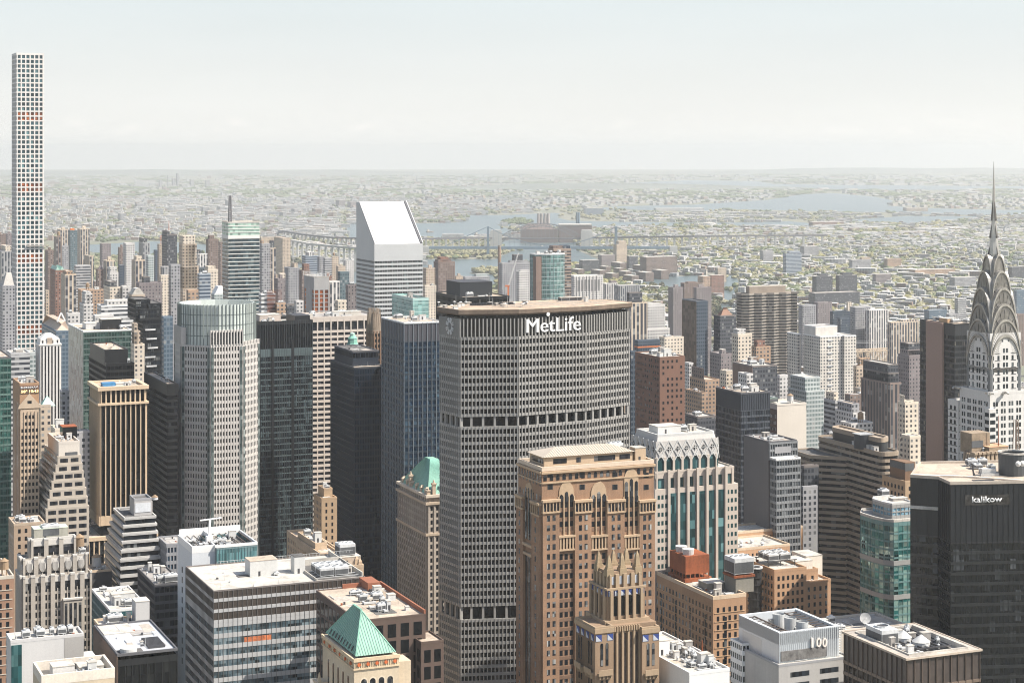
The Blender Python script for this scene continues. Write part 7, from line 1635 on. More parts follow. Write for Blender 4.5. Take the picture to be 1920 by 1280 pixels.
# -- right of the striped green glass tower
C(486, 491, 507, 458, 2250, 'grey', 'tall grey tower with balconies just right of the striped green glass tower', '', [(489, 495, 452, 'orange')])
C(504, 507, 517, 466, 2400, 'tanv', 'striped tower with dark cap behind the tall grey balcony tower', '', [(506, 514, 451, 'dark')])
C(485, 490, 517, 446, 4300, 'tan', 'far pale institutional block left of the viaduct, larger rear one', '')
C(508, 530, 545, 447, 4100, 'tan', 'far pale institutional slab left of the viaduct, nearer one', '')
C(566, 573, 597, 481, 2920, 'blueh', 'blue and white tower with a white central strip above the orange windowed tower', '', [(578, 588, 473, 'whitev')])
C(595, 599, 608, 482, 2900, 'grey', 'plain grey slab left of the grey banded block'); C(606, 609, 622, 484, 2880, 'greyh', 'grey banded block between plain slab and tan block')
C(620, 623, 635, 482, 3050, 'tan', 'tan haze softened block left of the slant topped tower', 't'); C(644, 648, 664, 489, 2900, 'white', 'white block with black square windows just left of the slant topped tower', 'c')
C(630, 634, 648, 500, 2750, 'tan', 'small tan block in front of the white block with black windows', 'b')
C(533, 541, 563, 503, 2320, 'grey', 'broad grey brown apartment tower with terraces', '', [(552, 558, 494, 'tan')]); C(561, 566, 582, 508, 2200, 'brown', 'brown apartment block with a red brick bulkhead', '', [(570, 580, 496, 'red')])
C(514, 521, 535, 524, 2000, 'purple', 'purple brown blank block right of the tall grey balcony tower', 'b'); C(522, 526, 535, 514, 2150, 'cream', 'cream setback block above the purple brown block', '')
C(633, 638, 655, 511, 1950, 'teal', 'dark teal slab with a column of pale windows left of the slant topped tower', ''); C(648, 653, 671, 536, 1750, 'purple', 'purple brown tower beside the slant topped tower', 'c')
C(614, 618, 637, 529, 1850, 'whitev', 'white ribbed block between the orange windowed tower and teal slab', 'c'); C(606, 610, 623, 519, 2300, 'red', 'red brick building with rooftop bulkhead behind the orange windowed tower', 'b')
b = C(485, 490, 516, 553, 1500, 'whiteh', 'white striped office block wrapped in scaffolding', 'c', name='office_block'); q = MB()
for k in range(14): u = b.u(500) + k * .9; q.box(u, u + .15, -1.4, -1.25, b.z - 30, b.z + 4)
for k in range(11): zz = b.z - 28 + k * 3; q.box(b.u(500), b.L, -1.4, -1.2, zz, zz + .25); q.box(b.u(500), b.L, -1.35, -.6, zz - .1, zz)
b.part(q, 'scaffolding', mm('rust'))
C(515, 519, 536, 570, 1500, 'orange', 'low pinkish brick block right of the scaffolded block', 'c'); C(535, 538, 552, 572, 1520, 'dark', 'small black box building beside low pinkish brick block', ''); C(551, 556, 569, 566, 1560, 'white', 'small white walled building left of the orange windowed tower', 'c')
C(628, 634, 650, 565, 1600, 'cream', 'pale stepped low block under the dark teal slab', 'c')
# -- behind the lettered slab
C(813, 822, 853, 492, 2350, 'brown', 'stepped brown residential tower right of the slant topped tower', '', [(822, 846, 487, 'brown'), (826, 841, 483, 'red')]); C(793, 799, 816, 504, 2300, 'tan', 'tan tower right beside the slant topped tower', 'b'); C(792, 797, 818, 537, 2050, 'cream', 'lower cream tower right beside the slant topped tower', 'c')
C(850, 855, 868, 519, 2400, 'tan', 'tan block between stepped brown tower and grey riverside block', 'b'); b = C(866, 872, 918, 520, 2650, 'grey', 'long grey riverside block with a patterned end', '', [(893, 915, 514, 'glassp')], name='office_block')
C(935, 941, 997, 494, 2800, 'grey', 'grey hospital block with a square tower on its roof', '', [(957, 990, 489, 'grey'), (964, 980, 478, 'dark')], name='hospital_building'); C(968, 973, 996, 510, 2480, 'white', 'white windowed hospital wing before the grey hospital block', '', [(976, 994, 507, 'white')], name='hospital_building')
b = Bld('apartment_tower', 'curved blue green glass tower with a brown brick shaft behind the lettered slab', 993, 1003, 1061, 477, 1800)
cv = [(0, 0)] + [(b.L * t, -4.2 * sin(pi * t)) for t in np.linspace(.2, .9, 7)] + [(b.L, 3), (b.L, b.W), (0, b.W)]
b.facade(cv, 0, b.z, 4.2, 4, M('curve_frame', (.36, .42, .42), .5, .1), G('glass_curve', (.09, .16, .155), (.24, .33, .31), 2, 4.2, .4), sp=.14, mw=.12, pr=.2, mode='glass', top=.8); b.roof(cv, b.z, mm('pale_roof'), .5, .4, WHITE); b.plain(rect(b.u(1005, -3), b.u(1015, -3), -3.4, 4), 0, b.zz(481), M('shaft_brown', (.20, .14, .115), .9), True, 'brick_shaft'); b.clutter(2, b.L - 3, 3, b.W - 3, b.z, 6, 4, 1.2)
C(1028, 1038, 1071, 468, 1900, 'brownh', 'brown balcony tower with a dark glass back behind the curved glass tower', '', [(1037, 1056, 462, 'brown'), (1056, 1070, 461, 'darkb')])
b = C(1066, 1076, 1131, 518, 2700, 'white', 'pale hospital block with tall arched recesses', '', name='hospital_building', roof='pale_roof'); e = edges(b.rect())[0]
for k in range(7): q = MB(); on_edge(q, e, e[3] * (.1 + .8 * (k + .5) / 7), .2, b.z - 22, arch(3.2, 17, pointed=False)); b.part(q, 'arched_recess', M('recess_grey', (.17, .17, .17), .8)); q = MB(); q.ebox(e, e[3] * (.1 + .8 * k / 7) - .5, e[3] * (.1 + .8 * k / 7) + .5, 0, 1.0, 0, b.z); b.part(q, 'pier', M('pier_pale', (.58, .555, .53), .9))
C(1128, 1134, 1158, 532, 2950, 'whitev', 'striped white apartment block right of the arched hospital', '', [(1146, 1156, 527, 'purple')]); C(1152, 1160, 1201, 536, 2900, 'greyv', 'striped grey apartment block by the river, right of the arched hospital', '')
C(1172, 1179, 1214, 569, 1850, 'tanv', 'dark gridded tower with a blank dark top right of the lettered slab', '', [(1180, 1204, 549, 'dark')], name='apartment_tower'); C(1210, 1215, 1247, 573, 2150, 'white', 'white classical hospital tower with stepped top by the river', '', [(1214, 1240, 569, 'white')], name='hospital_building')
C(1210, 1214, 1256, 618, 1900, 'white', 'low hall with a bright white roof below the classical tower', '', name='low_building', roof='white_roof'); b = C(1190, 1196, 1238, 640, 1500, 'darkb', 'low dark blue block with orange horizontal stripes', '', name='school_building'); q = MB(); [q.ring(inset(b.rect(), -.15), b.rect(), b.z - d - 1.2, b.z - d) for d in (4, 9)]; b.part(q, 'orange_stripes', M('orange_stripe', (.50, .16, .06), .8))
C(1236, 1246, 1282, 634, 1750, 'cream', 'cream classical low block right of the blue block with orange stripes', 'c', name='hospital_building')
C(1253, 1262, 1281, 540, 2800, 'purple', 'grey brown riverside tower, leftmost of a cluster of three'); C(1276, 1283, 1318, 532, 2850, 'brown', 'brown riverside tower, middle of a cluster of three', '', [(1290, 1306, 529, 'brown')]); C(1300, 1306, 1334, 540, 2700, 'purple', 'grey brown riverside tower, rightmost of a cluster of three')
# -- right of the lettered slab
b = C(1279, 1306, 1327, 566, 1760, 'darkb', 'smooth dark glass slab with a brownish side beyond the brown square tower', '', name='apartment_tower', roof='dark_roof'); q = MB(); e = edges(b.rect())[3]; q.ebox(e, 0, e[3], 0, .2, b.low(), b.z); b.part(q, 'bronze_side', G('glass_tan_side', (.075, .055, .045), (.12, .09, .07), 3, 3.3, .3))
b = C(1338, 1350, 1380, 593, 1760, 'dark', 'dark tower with a brown mansard hood right of the dark glass slab', '', name='apartment_tower'); b.part(MB().frus(b.rect(2), b.z, inset(b.rect(), 7), b.zz(578)), 'mansard_roof', M('mansard', (.24, .145, .105), .9))
C(1372, 1384, 1410, 628, 1550, 'cream', 'cream and tan tower with a stepped white top in front of the banded residential slab', '', [(1383, 1398, 618, 'white')]); b = C(1409, 1418, 1445, 652, 1500, 'orange', 'orange brick tower with a square tank house on top', '', [(1420, 1434, 640, 'red')])
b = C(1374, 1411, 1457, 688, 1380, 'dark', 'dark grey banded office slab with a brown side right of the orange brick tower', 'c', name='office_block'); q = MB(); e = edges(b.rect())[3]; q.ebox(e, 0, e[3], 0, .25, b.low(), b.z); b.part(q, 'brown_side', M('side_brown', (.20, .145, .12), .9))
C(1380, 1392, 1432, 681, 1480, 'brown', 'low brown block behind the dark grey banded slab', 'bc')
b = Bld('apartment_tower', 'huge banded residential slab with wavy balconies and a brown penthouse', 1370, 1392, 1496, 552, 1950)
pts = []; n = 9
for k in range(n + 1): pts.append((b.L * k / n, -1.6 if k % 2 else 1.6))
pv = pts + [(b.L, b.W * .6), (0, b.W * .6)]
b.facade(pv, 0, b.z, 3.05, 5, M('band_khaki', (.28, .25, .215), .8, .1), G('glass_bal', (.045, .046, .05), (.20, .20, .19), 2.6, 3.05, .35), sp=.36, mw=0, pr=.9, top=1.2); b.roof(pv, b.z, mm('tan_roof'), .8, .6, M('band_khaki'))
P = rect(b.L * .17, b.L * .82, 5, b.W * .5); b.plain(P, b.z, b.zz(537, 20, 5), M('penthouse_khaki', (.27, .225, .185), .9), False, 'penthouse_wall'); b.roof(P, b.zz(537, 20, 5), mm('pale_roof'), .5, .4)
b = Bld('residential_tower', 'white residential slab of three wings with rows of small square windows', 1486, 1538, 1602, 632, 1720)
RW = WM('wall_res_white', (.57, .535, .48), (.045, .055, .07), 3.1, 2.95, .45, .52); L, Wd = b.L, b.W
b.plain(rect(0, b.u(1580), 0, Wd * .6), 0, b.z, RW); b.roof(rect(0, b.u(1580), 0, Wd * .6), b.z, mm('pale_roof'), .8, .5, WHITE); P = rect(-6, b.u(1500, Wd * .65), Wd * .6, Wd); b.plain(P, 0, b.z, RW, False, 'wing_wall'); b.roof(P, b.z, mm('pale_roof'), .8, .5, WHITE); P = rect(b.u(1580), L, -3, Wd * .5); b.plain(P, 0, b.z, RW, False, 'wing_wall'); b.roof(P, b.z, mm('pale_roof'), .8, .5, WHITE)
P = rect(0, b.u(1570, 8), 8, Wd * .58); b.plain(P, b.z, b.zz(613, 4, 8), M('penthouse_white', (.58, .55, .51), .9), False, 'penthouse_wall'); b.roof(P, b.zz(613, 4, 8), mm('grey_roof'), .7, .5, WHITE)
q = MB()
for k in range(22): zz = b.z - 4 - k * 5.9; q.box(b.u(1552), b.u(1560), -.8, 0, zz, zz + 1.0)
b.part(q, 'balconies', M('balcony_grey', (.33, .35, .38), .8))
b = Bld('office_tower', 'chocolate brown square tower dotted with dark square windows', 1191, 1237, 1284, 671, 1180)
b.punch(b.rect(), 0, b.z, 3.7, 2.9, 1.35, 1.75, M('chocolate_panel', (.185, .10, .07), .8, .08, .06), WIND, top=1.6, skip=lambda ei, k, f, n: random.Random(k * 131 + f * 17 + ei).random() < .28); b.roof(b.rect(), b.z, mm('white_roof'), .6, .4, M('chocolate_panel')); b.clutter(2, b.L - 2, 3, b.W - 3, b.z, 8, 3, 1.1); b.finish()
C(1181, 1183, 1193, 660, 1230, 'darkb', 'dark blue glass sliver squeezed between the slab and brown square tower', '', name='office_tower')
b = C(1293, 1322, 1349, 714, 1450, 'orange', 'tan brick apartment building with a square tank house left of the dark navy tower', '', [(1299, 1320, 692, 'brown')]); C(1285, 1316, 1327, 738, 1380, 'orange', 'small orange and glass building beside the chocolate brown tower', 'c')
C(1285, 1308, 1342, 783, 1260, 'dark', 'low black glass block between the brown square tower and the navy tower', 'c', name='office_block'); C(1331, 1352, 1372, 665, 1600, 'purple', 'purple brown stepped building below the dark mansard tower', 'b'); C(1284, 1292, 1300, 682, 1650, 'white', 'narrow white gridded building right of the chocolate brown tower', '')
C(1350, 1362, 1376, 697, 1500, 'cream', 'small cream block in front of the purple brown stepped building', 'c'); C(1384, 1400, 1412, 703, 1360, 'white', 'blank bright white bulkhead block before the dark banded slab', '', name='low_building', roof='white_roof'); C(1457, 1462, 1477, 705, 1450, 'white', 'narrow white windowed block right of the dark banded slab', '')
b = C(1478, 1512, 1546, 735, 1400, 'glassp', 'pale green grey condominium tower with a metal penthouse', '', [(1489, 1538, 708, 'glassp')], name='apartment_tower')
C(1545, 1566, 1582, 753, 1350, 'greyh', 'pale grey windowed tower behind the white studio building', '', [(1556, 1572, 737, 'cream')]); C(1566, 1600, 1622, 776, 1270, 'white', 'white studio building with a grey band under its roof', 'c', [(1569, 1611, 758, 'grey')], name='office_block'); C(1576, 1596, 1637, 796, 1200, 'white', 'low white building with cluttered terrace roof behind the brown banded tower', 'ct', name='low_building', roof='pale_roof')
b = C(1614, 1669, 1690, 720, 1300, 'brownv', 'dark blue and bronze tower with a setback black glass top', 'c', [(1627, 1689, 700, 'dark'), (1640, 1684, 684, 'dark')], name='office_tower')
C(1684, 1705, 1730, 668, 1500, 'purple', 'grey stepped apartment tower left of the dark tower with the brown stripe', '', [(1697, 1729, 656, 'purple'), (1703, 1726, 644, 'dark')], name='apartment_tower')
C(1684, 1697, 1722, 757, 1180, 'cream', 'cream stepped apartment building with many small windows beside the dark brown striped tower', '', [(1689, 1696, 743, 'cream'), (1692, 1713, 752, 'cream')]); C(1690, 1706, 1726, 820, 1060, 'cream', 'low cream block in front of the cream stepped apartment building', 'c', name='low_building')
C(1546, 1556, 1574, 820, 1080, 'red', 'small brick building with a white sail like peak left of the brown banded tower', 'c', name='low_building'); C(1500, 1508, 1535, 876, 1010, 'dark', 'low dark office block between the grey slab and the brown banded tower', 'c', name='office_block'); C(1503, 1506, 1533, 915, 985, 'grey', 'plain pale grey windowless block left of the brown banded tower', '', name='low_building', roof='white_roof')
b = C(1600, 1606, 1640, 688, 1560, 'tan', 'tan stepped tower with an orange brick top left of the blue and bronze tower', 't', [(1612, 1631, 672, 'orange')]); C(1584, 1594, 1622, 742, 1400, 'brown', 'brown brick block with a tiny green conical roof', 'c'); C(1602, 1612, 1640, 730, 1440, 'tan', 'tan brick block between the brown block and the blue bronze tower', 'tc')
# -- left middle group seen over the near roofs
b = C(78, 105, 131, 622, 1420, 'glassb', 'tower with an open white triangle frame on its pointed roof', '', name='office_tower'); b.part(MB().frus(b.rect(), b.z, inset(b.rect(), 8), b.zz(601, 6, 6)), 'stepped_roof', M('roof_bronze', (.46, .36, .28), .6)); q = MB(); zt = b.zz(586, b.L / 2, 8); za = b.zz(602, b.L / 2, 8)
for p, r in (((b.L * .2, 8, za), (b.L / 2, 8, zt)), ((b.L * .8, 8, za), (b.L / 2, 8, zt)), ((b.L * .2, 8, za), (b.L * .8, 8, za))): q.bar(p, r, 1.0)
b.part(q, 'triangle_frame', WHITE)
b = Bld('office_tower', 'green glass tower with a grey reflective side and cluttered flat roof', 129, 156, 246, 622, 1320)
b.facade(b.rect(), 0, b.z, 3.9, 2.0, M('green_mull', (.12, .16, .145), .5), G('glass_bottle', (.02, .052, .045), (.13, .20, .17), 2, 3.9, .35), sp=.25, mw=.14, pr=.15, mode='glass', top=1); q = MB(); q.ebox(edges(b.rect())[3], 0, b.W, 0, .25, b.low(), b.z); b.part(q, 'reflective_side', G('glass_grey_reflection', (.22, .245, .245), (.36, .39, .38), 4, 3.9, .5, rough=.15)); b.roof(b.rect(), b.z, mm('tan_roof'), .7, .5, WHITE); b.bulk(5, b.W * .3, 18, 14, b.z, 4, mm('galv')); b.bulk(b.L * .45, b.W * .2, 14, 12, b.z, 7, BLK); b.clutter(26, b.L - 4, 4, b.W - 5, b.z, 7, 33, 1.2)  # pale grey on the side face stands in for what the glass reflects
C(245, 252, 271, 648, 1270, 'cream', 'slim tan deco tower with a conical cap between green and black towers', '', [(248, 263, 622, 'tan'), (249, 258, 608, 'tan')], name='office_tower')
b = Bld('apartment_tower', 'black glass tower of stacked shifting boxes left of the granite tower with the glass crown', 250, 268, 305, 600, 1480)
GBX = G('glass_box', (.016, .02, .026), (.30, .31, .30), 2.4, 3.6, .22)
b.facade(b.rect(), 0, b.z, 3.6, 2.6, BLK, GBX, sp=.25, mw=.2, pr=.3, mode='glass', top=.5); b.roof(b.rect(), b.z, mm('dark_roof'), .5, .4, BLK)
for (pa, pb, py, v) in ((254, 282, 562, 3), (278, 303, 570, 1), (262, 300, 580, -1)): P = rect(b.u(pa, v), b.u(pb, v), v, b.W - 3); b.facade(P, b.z - .1, b.zz(py, 3, v), 3.6, 2.6, BLK, GBX, sp=.25, mw=.2, pr=.3, mode='glass', top=.5, wname='stacked_box'); b.roof(P, b.zz(py, 3, v), mm('dark_roof'), .5, .4, BLK)
for f in range(16): b.bulk(b.u(272) + (f % 3), -1.2, 8, 1.3, b.z - 8 - f * 7.2, .5, WHITE, 'balcony', WHITE)
C(303, 307, 324, 596, 1380, 'glassb', 'faceted blue glass tower between the black box tower and granite tower', '', name='office_tower')
b = Bld('office_building', 'black building with stepped dark roof boxes behind the black and gold tower', 167, 199, 252, 684, 1120)
b.facade(b.rect(), 0, b.z, 3.7, 2.4, BLK, GLK, sp=.4, mw=.12, pr=.15, mode='glass', top=1); b.roof(b.rect(), b.z, mm('dark_roof'), .8, .5, BLK); P = rect(b.u(196, 4), b.u(240, 4), 4, b.W - 4); b.plain(P, b.z, b.zz(657, 8, 4), BLK, False, 'upper_wall'); b.roof(P, b.zz(657, 8, 4), mm('tan_roof'), .8, .5, BLK); b.part(MB().frus(rect(b.u(207, 8), b.u(226, 8), 8, 18), b.zz(657, 8, 4), rect(b.u(214, 8), b.u(219, 8), 12, 14), b.zz(650, 12, 8)), 'hip_roof', mm('tan_roof')); b.clutter(1, b.L - 2, 1, b.W - 2, b.z, 10, 61, .9)
C(12, 20, 56, 664, 1250, 'greyh', 'grey green banded office block behind the gabled tan tower', 'c', name='office_block'); C(50, 56, 70, 662, 1330, 'glassp', 'pale narrow block left of the slender white tower with dark strips', '')
b = C(72, 76, 95, 762, 1000, 'tan', 'tan tower with a small pale green pyramid roof beside the gabled tower', ''); b.part(MB().frus(rect(.5, 8, .5, 8), b.z, rect(4, 4.2, 4, 4.2), b.zz(744)), 'pyramid_roof', mm('pale_copper')); C(95, 103, 128, 806, 980, 'cream', 'pale stone tower below the slender white tower with dark strips', 'c'); C(112, 116, 130, 735, 1150, 'grey', 'narrow grey stone block right of slender white tower', '')
C(127, 131, 168, 812, 1000, 'grey', 'dark roofed grey block left of the black and gold tower', 'c')

# ---------------------------------------------------------------- across the river
FARB = 'apartment slabs across the river'
def Q(xl, xc, xr, yt, D, k, label, tiers=(), group=None, name='apartment_block'):
    b = Bld(name, label, xl, xc, xr, yt, D, group=group); b.W = min(b.W, 60); b.plain(b.rect(), 0, b.z, wmat(k)); b.roof(b.rect(), b.z, mm('pale_roof' if int(xc) % 3 else 'white_roof'), 0 if D > 3800 else .8, .5, PAR[k])
    for (pa, pb, py, kk) in tiers: P = rect(max(.2, b.u(pa, 2)), min(b.L - .2, b.u(pb, 2)), 2, b.W - 2); b.plain(P, b.z, b.zz(py), wmat(kk), True, 'upper_wall')
    return b
Q(1523, 1531, 1561, 518, 3880, 'dark', 'dark housing tower across the river, left of a matching pair', [(1538, 1552, 514, 'dark')]); Q(1567, 1574, 1607, 516, 3900, 'dark', 'dark housing tower across the river, right of a matching pair', [(1580, 1598, 512, 'dark')]); Q(1516, 1528, 1612, 550, 3780, 'dark', 'long grey brown slab linking the dark pair of housing towers')
Q(1468, 1474, 1503, 475, 4800, 'blueh', 'lone blue grey tower rising from the low streets across the river', [(1480, 1500, 472, 'blueh')])
Q(1497, 1505, 1530, 573, 2600, 'grey', 'grey brick housing tower left of the yellow green trees'); Q(1526, 1533, 1560, 568, 2750, 'purple', 'grey purple housing tower behind the white residential slab'); Q(1556, 1562, 1600, 585, 2560, 'darkb', 'dark grey housing tower with a pale bulkhead behind the white residential slab', [(1590, 1598, 568, 'cream')])
Q(1594, 1604, 1632, 577, 2540, 'grey', 'tall grey housing tower above the yellow green trees'); Q(1622, 1630, 1666, 582, 2520, 'whitev', 'white balconied housing tower above the yellow green trees'); Q(1664, 1671, 1724, 605, 2420, 'tanv', 'tan and glass housing slab left of the dark tower with brown stripe', [(1690, 1722, 601, 'tanv')])
Q(1570, 1576, 1592, 597, 2480, 'darkb', 'blue grey low housing block before the tall grey housing tower')
Q(1704, 1716, 1790, 506, 4700, 'orange', 'long orange brick apartment row far across the river'); Q(1716, 1722, 1743, 477, 5500, 'dark', 'dark square block above the long orange brick row'); Q(1592, 1598, 1633, 487, 5000, 'grey', 'grey and tan blocks joined together far across the river', [(1616, 1632, 483, 'tan')]); Q(1658, 1664, 1690, 485, 5100, 'orange', 'pink brown block far across the river near the spire tower')
Q(1733, 1742, 1776, 582, 2950, 'glassb', 'pale blue office block just left of the spire tower crown'); Q(1774, 1780, 1800, 590, 2900, 'grey', 'small grey block touching the spire tower crown'); Q(1790, 1796, 1812, 560, 3300, 'greyh', 'grey chimney side block left of the spire tower crown')
Q(1890, 1897, 1935, 500, 4600, 'dark', 'dark apartment row right of the spire tower'); Q(1900, 1906, 1940, 545, 3400, 'glassb', 'pale blue industrial block at the right edge'); Q(1895, 1900, 1930, 590, 2800, 'brown', 'brown block at the right edge behind the spire tower')
Q(1636, 1642, 1670, 514, 4400, 'purple', 'grey purple apartment row right of the dark pair of housing towers'); Q(1340, 1346, 1362, 502, 4600, 'tan', 'tan block by the far bank, above the river bend'); Q(1425, 1431, 1450, 470, 5300, 'grey', 'small grey block left of the lone blue grey tower'); Q(1500, 1508, 1535, 462, 5600, 'grey', 'pale grey row right of the lone blue grey tower'); Q(1780, 1790, 1830, 520, 4300, 'grey', 'long grey row left of the spire tower')
b = Q(1308, 1318, 1332, 518, 4050, 'orange', 'red brick riverside shed with a white roof, left half', name='waterside_shed'); b = Q(1328, 1334, 1358, 516, 4080, 'red', 'red brick riverside shed with a white roof, right half', name='waterside_shed')
Q(1121, 1128, 1153, 478, 5050, 'purple', 'broad grey slab by the far shore under the suspension bridge'); Q(1150, 1156, 1176, 458, 5300, 'tan', 'pale ribbed tower by the far shore under the suspension bridge', [(1160, 1174, 452, 'tan')]); Q(1086, 1092, 1124, 488, 4900, 'dark', 'dark curved shed by the far shore', name='waterside_shed'); Q(1175, 1180, 1196, 480, 5000, 'dark', 'low dark block right of the pale ribbed tower'); Q(1200, 1212, 1270, 482, 4800, 'brown', 'long brown row right of the low dark block')
hs = [(1070, 505, 26), (1078, 497, 34), (1108, 507, 30), (1124, 500, 22), (1134, 513, 26), (1146, 493, 30), (1160, 509, 24), (1168, 517, 30), (1186, 498, 30), (1192, 511, 34), (1206, 490, 24), (1222, 507, 32), (1232, 500, 26), (1150, 503, 20)]
for x, y, w in hs: b = Q(x, x + w * .55, x + w, y, H * F / (y + 17 - YE), 'brown', 'low brown housing slab with a pale roof among the trees by the river', (), 'brown housing slabs among riverside trees')
gr = random.Random(77)
for k in range(34):                                   # hazy slabs of the northern borough
    x, y = gr.uniform(90, 660), gr.uniform(372, 432); w = gr.uniform(10, 26)
    D = H * F / (y + gr.uniform(9, 15) - YE); Q(x, x + w * .5, x + w, y, D, gr.choice(['grey', 'purple', 'brown', 'grey']), 'hazy grey apartment slab far beyond the striped green glass tower', (), 'hazy apartment slabs of the far north')
for k in range(22):
    x, y = gr.uniform(770, 1150), gr.uniform(363, 382); w = gr.uniform(7, 15); D = H * F / (y + gr.uniform(6, 9) - YE)
    if wet(x, y + 8): continue
    Q(x, x + w * .5, x + w, y, D, gr.choice(['grey', 'tan', 'purple']), 'tiny pale apartment slab beyond the bridges on the far shore', (), 'tiny slabs beyond the bridges')
# ---------------------------------------------------------------- bridges, power plant, chimney
def world(name, label, cat, px, D, rot=0.0):
    o = empty(name, ((px - CX) / F * D, D, 0), rot); tag(o, label, cat); return o
BRG = M('bridge_blue', (.12, .18, .23), .7, .1, .02); BST2 = M('bridge_stone', (.42, .42, .40), .9, .1, .02); BRN2 = M('bridge_brown', (.10, .10, .11), .9, .1, .02)
D1 = 5700; X = lambda px, D: (px - CX) / F * D; Z = lambda py, D: H - (py - YE) / F * D
o = world('suspension_bridge', 'pale blue suspension bridge crossing the far river behind the lettered slab', 'bridge', 915, D1); x0 = X(915, D1); x1 = X(1155, D1) - x0; zt, zd = Z(425, D1), Z(463.5, D1)
for x in (0, x1):
    m = MB()
    for y in (-12, 12): m.frus(rect(x - 4.5, x + 4.5, y - 4, y + 4), 0, rect(x - 3, x + 3, y - 3, y + 3), zt); 
    for zz in (zd - 6, zd + 22, zt - 6): m.box(x - 2.5, x + 2.5, -12, 12, zz, zz + 4)
    m.box(x - 10, x + 10, -20, 20, -1, 9); m.build('bridge_tower', BRG, o)
m = MB(); m.box(X(795, D1) - x0, X(1262, D1) - x0, -14, 14, zd - 5, zd + 2.5)
m.build('deck', BRG, o)
m = MB()
for y in (-12, 12):
    for k in range(24):
        f = lambda t: (t * x1, y, zd + 6 + (zt - zd - 6) * (2 * t - 1) ** 2); m.bar(f(k / 24), f((k + 1) / 24), 1.1)
        if k: m.bar(f(k / 24), (x1 * k / 24, y, zd), .4)
    m.bar((0, y, zt), (X(830, D1) - x0, y, zd), 1.1); m.bar((x1, y, zt), (X(1235, D1) - x0, y, zd), 1.1)
m.build('cables', BRG, o); m = MB()
for px in (797, 1262): x = X(px, D1) - x0; m.box(x - 12, x + 12, -18, 18, 0, zd + 3)
m.build('anchorage', BST2, o)
D2 = 6150; o = world('arch_bridge', 'grey railway arch bridge between stone gate towers behind the suspension bridge', 'bridge', 930, D2); x0 = X(930, D2); xr = X(1100, D2) - x0
for x in (0, xr):
    m = MB(); m.box(x - 19, x + 19, -12, 12, 0, Z(434, D2)); m.box(x - 17, x + 17, -10, 10, Z(434, D2), Z(431, D2)); m.build('gate_tower', BST2, o)
m = MB(); za, zc, zdk = Z(455, D2), Z(424, D2), Z(447, D2)
for y in (-9, 9):
    for k in range(20):
        f = lambda t, s=0: (18 + (xr - 36) * t, y, za + (zc - za) * (1 - (2 * t - 1) ** 2) + s * (9 + 14 * (2 * t - 1) ** 2)); a, c = k / 20, (k + 1) / 20
        m.bar(f(a), f(c), 2.2); m.bar(f(a, 1), f(c, 1), 2.2); m.bar(f(a), f(a, 1), 1.2); m.bar(f(a), f(c, 1), 1.0)
        m.bar((18 + (xr - 36) * a, y, min(zdk, f(a)[2])), (18 + (xr - 36) * a, y, max(zdk, f(a)[2])), .8)
m.build('arch', M('arch_dark', (.19, .19, .20), .8, .1, .02), o); m = MB(); m.box(-19, xr + 19, -10, 10, zdk - 2, zdk + 2); m.build('deck', BRN2, o)
def viaduct(label, pts, D, n, zdrop=0, mat=BRN2, name='viaduct'):
    o = world(name, label, 'bridge', pts[0][0], D); x0 = X(pts[0][0], D)
    P = [(X(px, DD) - x0, DD - D, Z(py, DD)) for px, py, DD in pts]; m = MB(); pr = []
    for a, c in zip(P, P[1:]):
        m.bar(a, c, 12, 5)
        for k in range(n): t = (k + .5) / n; pr.append(tuple(a[i] + (c[i] - a[i]) * t for i in range(3)))
    m.build('deck', mat, o)
    for x, y, z in pr:
        q = MB(); q.box(x - 3, x + 3, y - 5, y + 5, 0, z - 1); q.build('pier', BST2, o)
viaduct('railway viaduct on piers running left from the stone gate tower to the slant topped tower', [(780, 447.5, 6000), (928, 446, 6150)], 6000, 12)
viaduct('long railway viaduct running right from the stone gate tower through the trees', [(1103, 446, 6150), (1300, 443, 6100), (1550, 441, 6300)], 6150, 14)
viaduct('dark curving viaduct left of the slant topped tower', [(531, 433, 7000), (570, 440, 6700), (620, 445, 6400), (672, 447, 6200)], 7000, 6)
viaduct('low highway ramp full of cars curving under the dark viaduct', [(545, 450, 5600), (580, 457, 5400), (630, 462, 5200), (672, 465, 5000)], 5600, 4, mat=M('ramp_pale', (.44, .42, .39), .9))
viaduct('long low trestle over the bay water near the spire tower', [(1580, 416, 9000), (1700, 415, 9100)], 9000, 10)
D3 = 6600; o = world('power_plant', 'brown power plant with four tall stacks beyond the arch bridge', 'power plant', 1010, D3); x0 = X(1010, D3)
pw_m = M('plant_brown', (.16, .12, .11), .9, .15, .02); Cx = lambda px: X(px, D3) - x0
m = MB(); m.box(Cx(976), Cx(1046), 0, 90, 0, Z(430, D3)); m.frus(rect(Cx(976), Cx(1040), 0, 90), Z(430, D3), rect(Cx(990), Cx(1030), 20, 70), Z(420, D3)); m.build('plant_hall', pw_m, o); m = MB(); m.box(Cx(1048), Cx(1110), 10, 90, 0, Z(423, D3)); m.build('plant_hall', pw_m, o); m = MB(); m.box(Cx(1048), Cx(1110), 9, 91, Z(423, D3), Z(421, D3)); m.build('plant_roof', mm('pale_roof'), o)
for px in (1010, 1016, 1022.5, 1028.5): q = MB(); q.cone(Cx(px), 40, 6.5, Z(425, D3), 5, Z(401, D3), 10); q.build('stack', M('stack_stone', (.34, .31, .29), .9), o)
for px in (1084, 1087.5): q = MB(); q.cone(Cx(px), 120, 5, 0, 4, Z(400, D3), 8); q.build('stack', BRG, o)
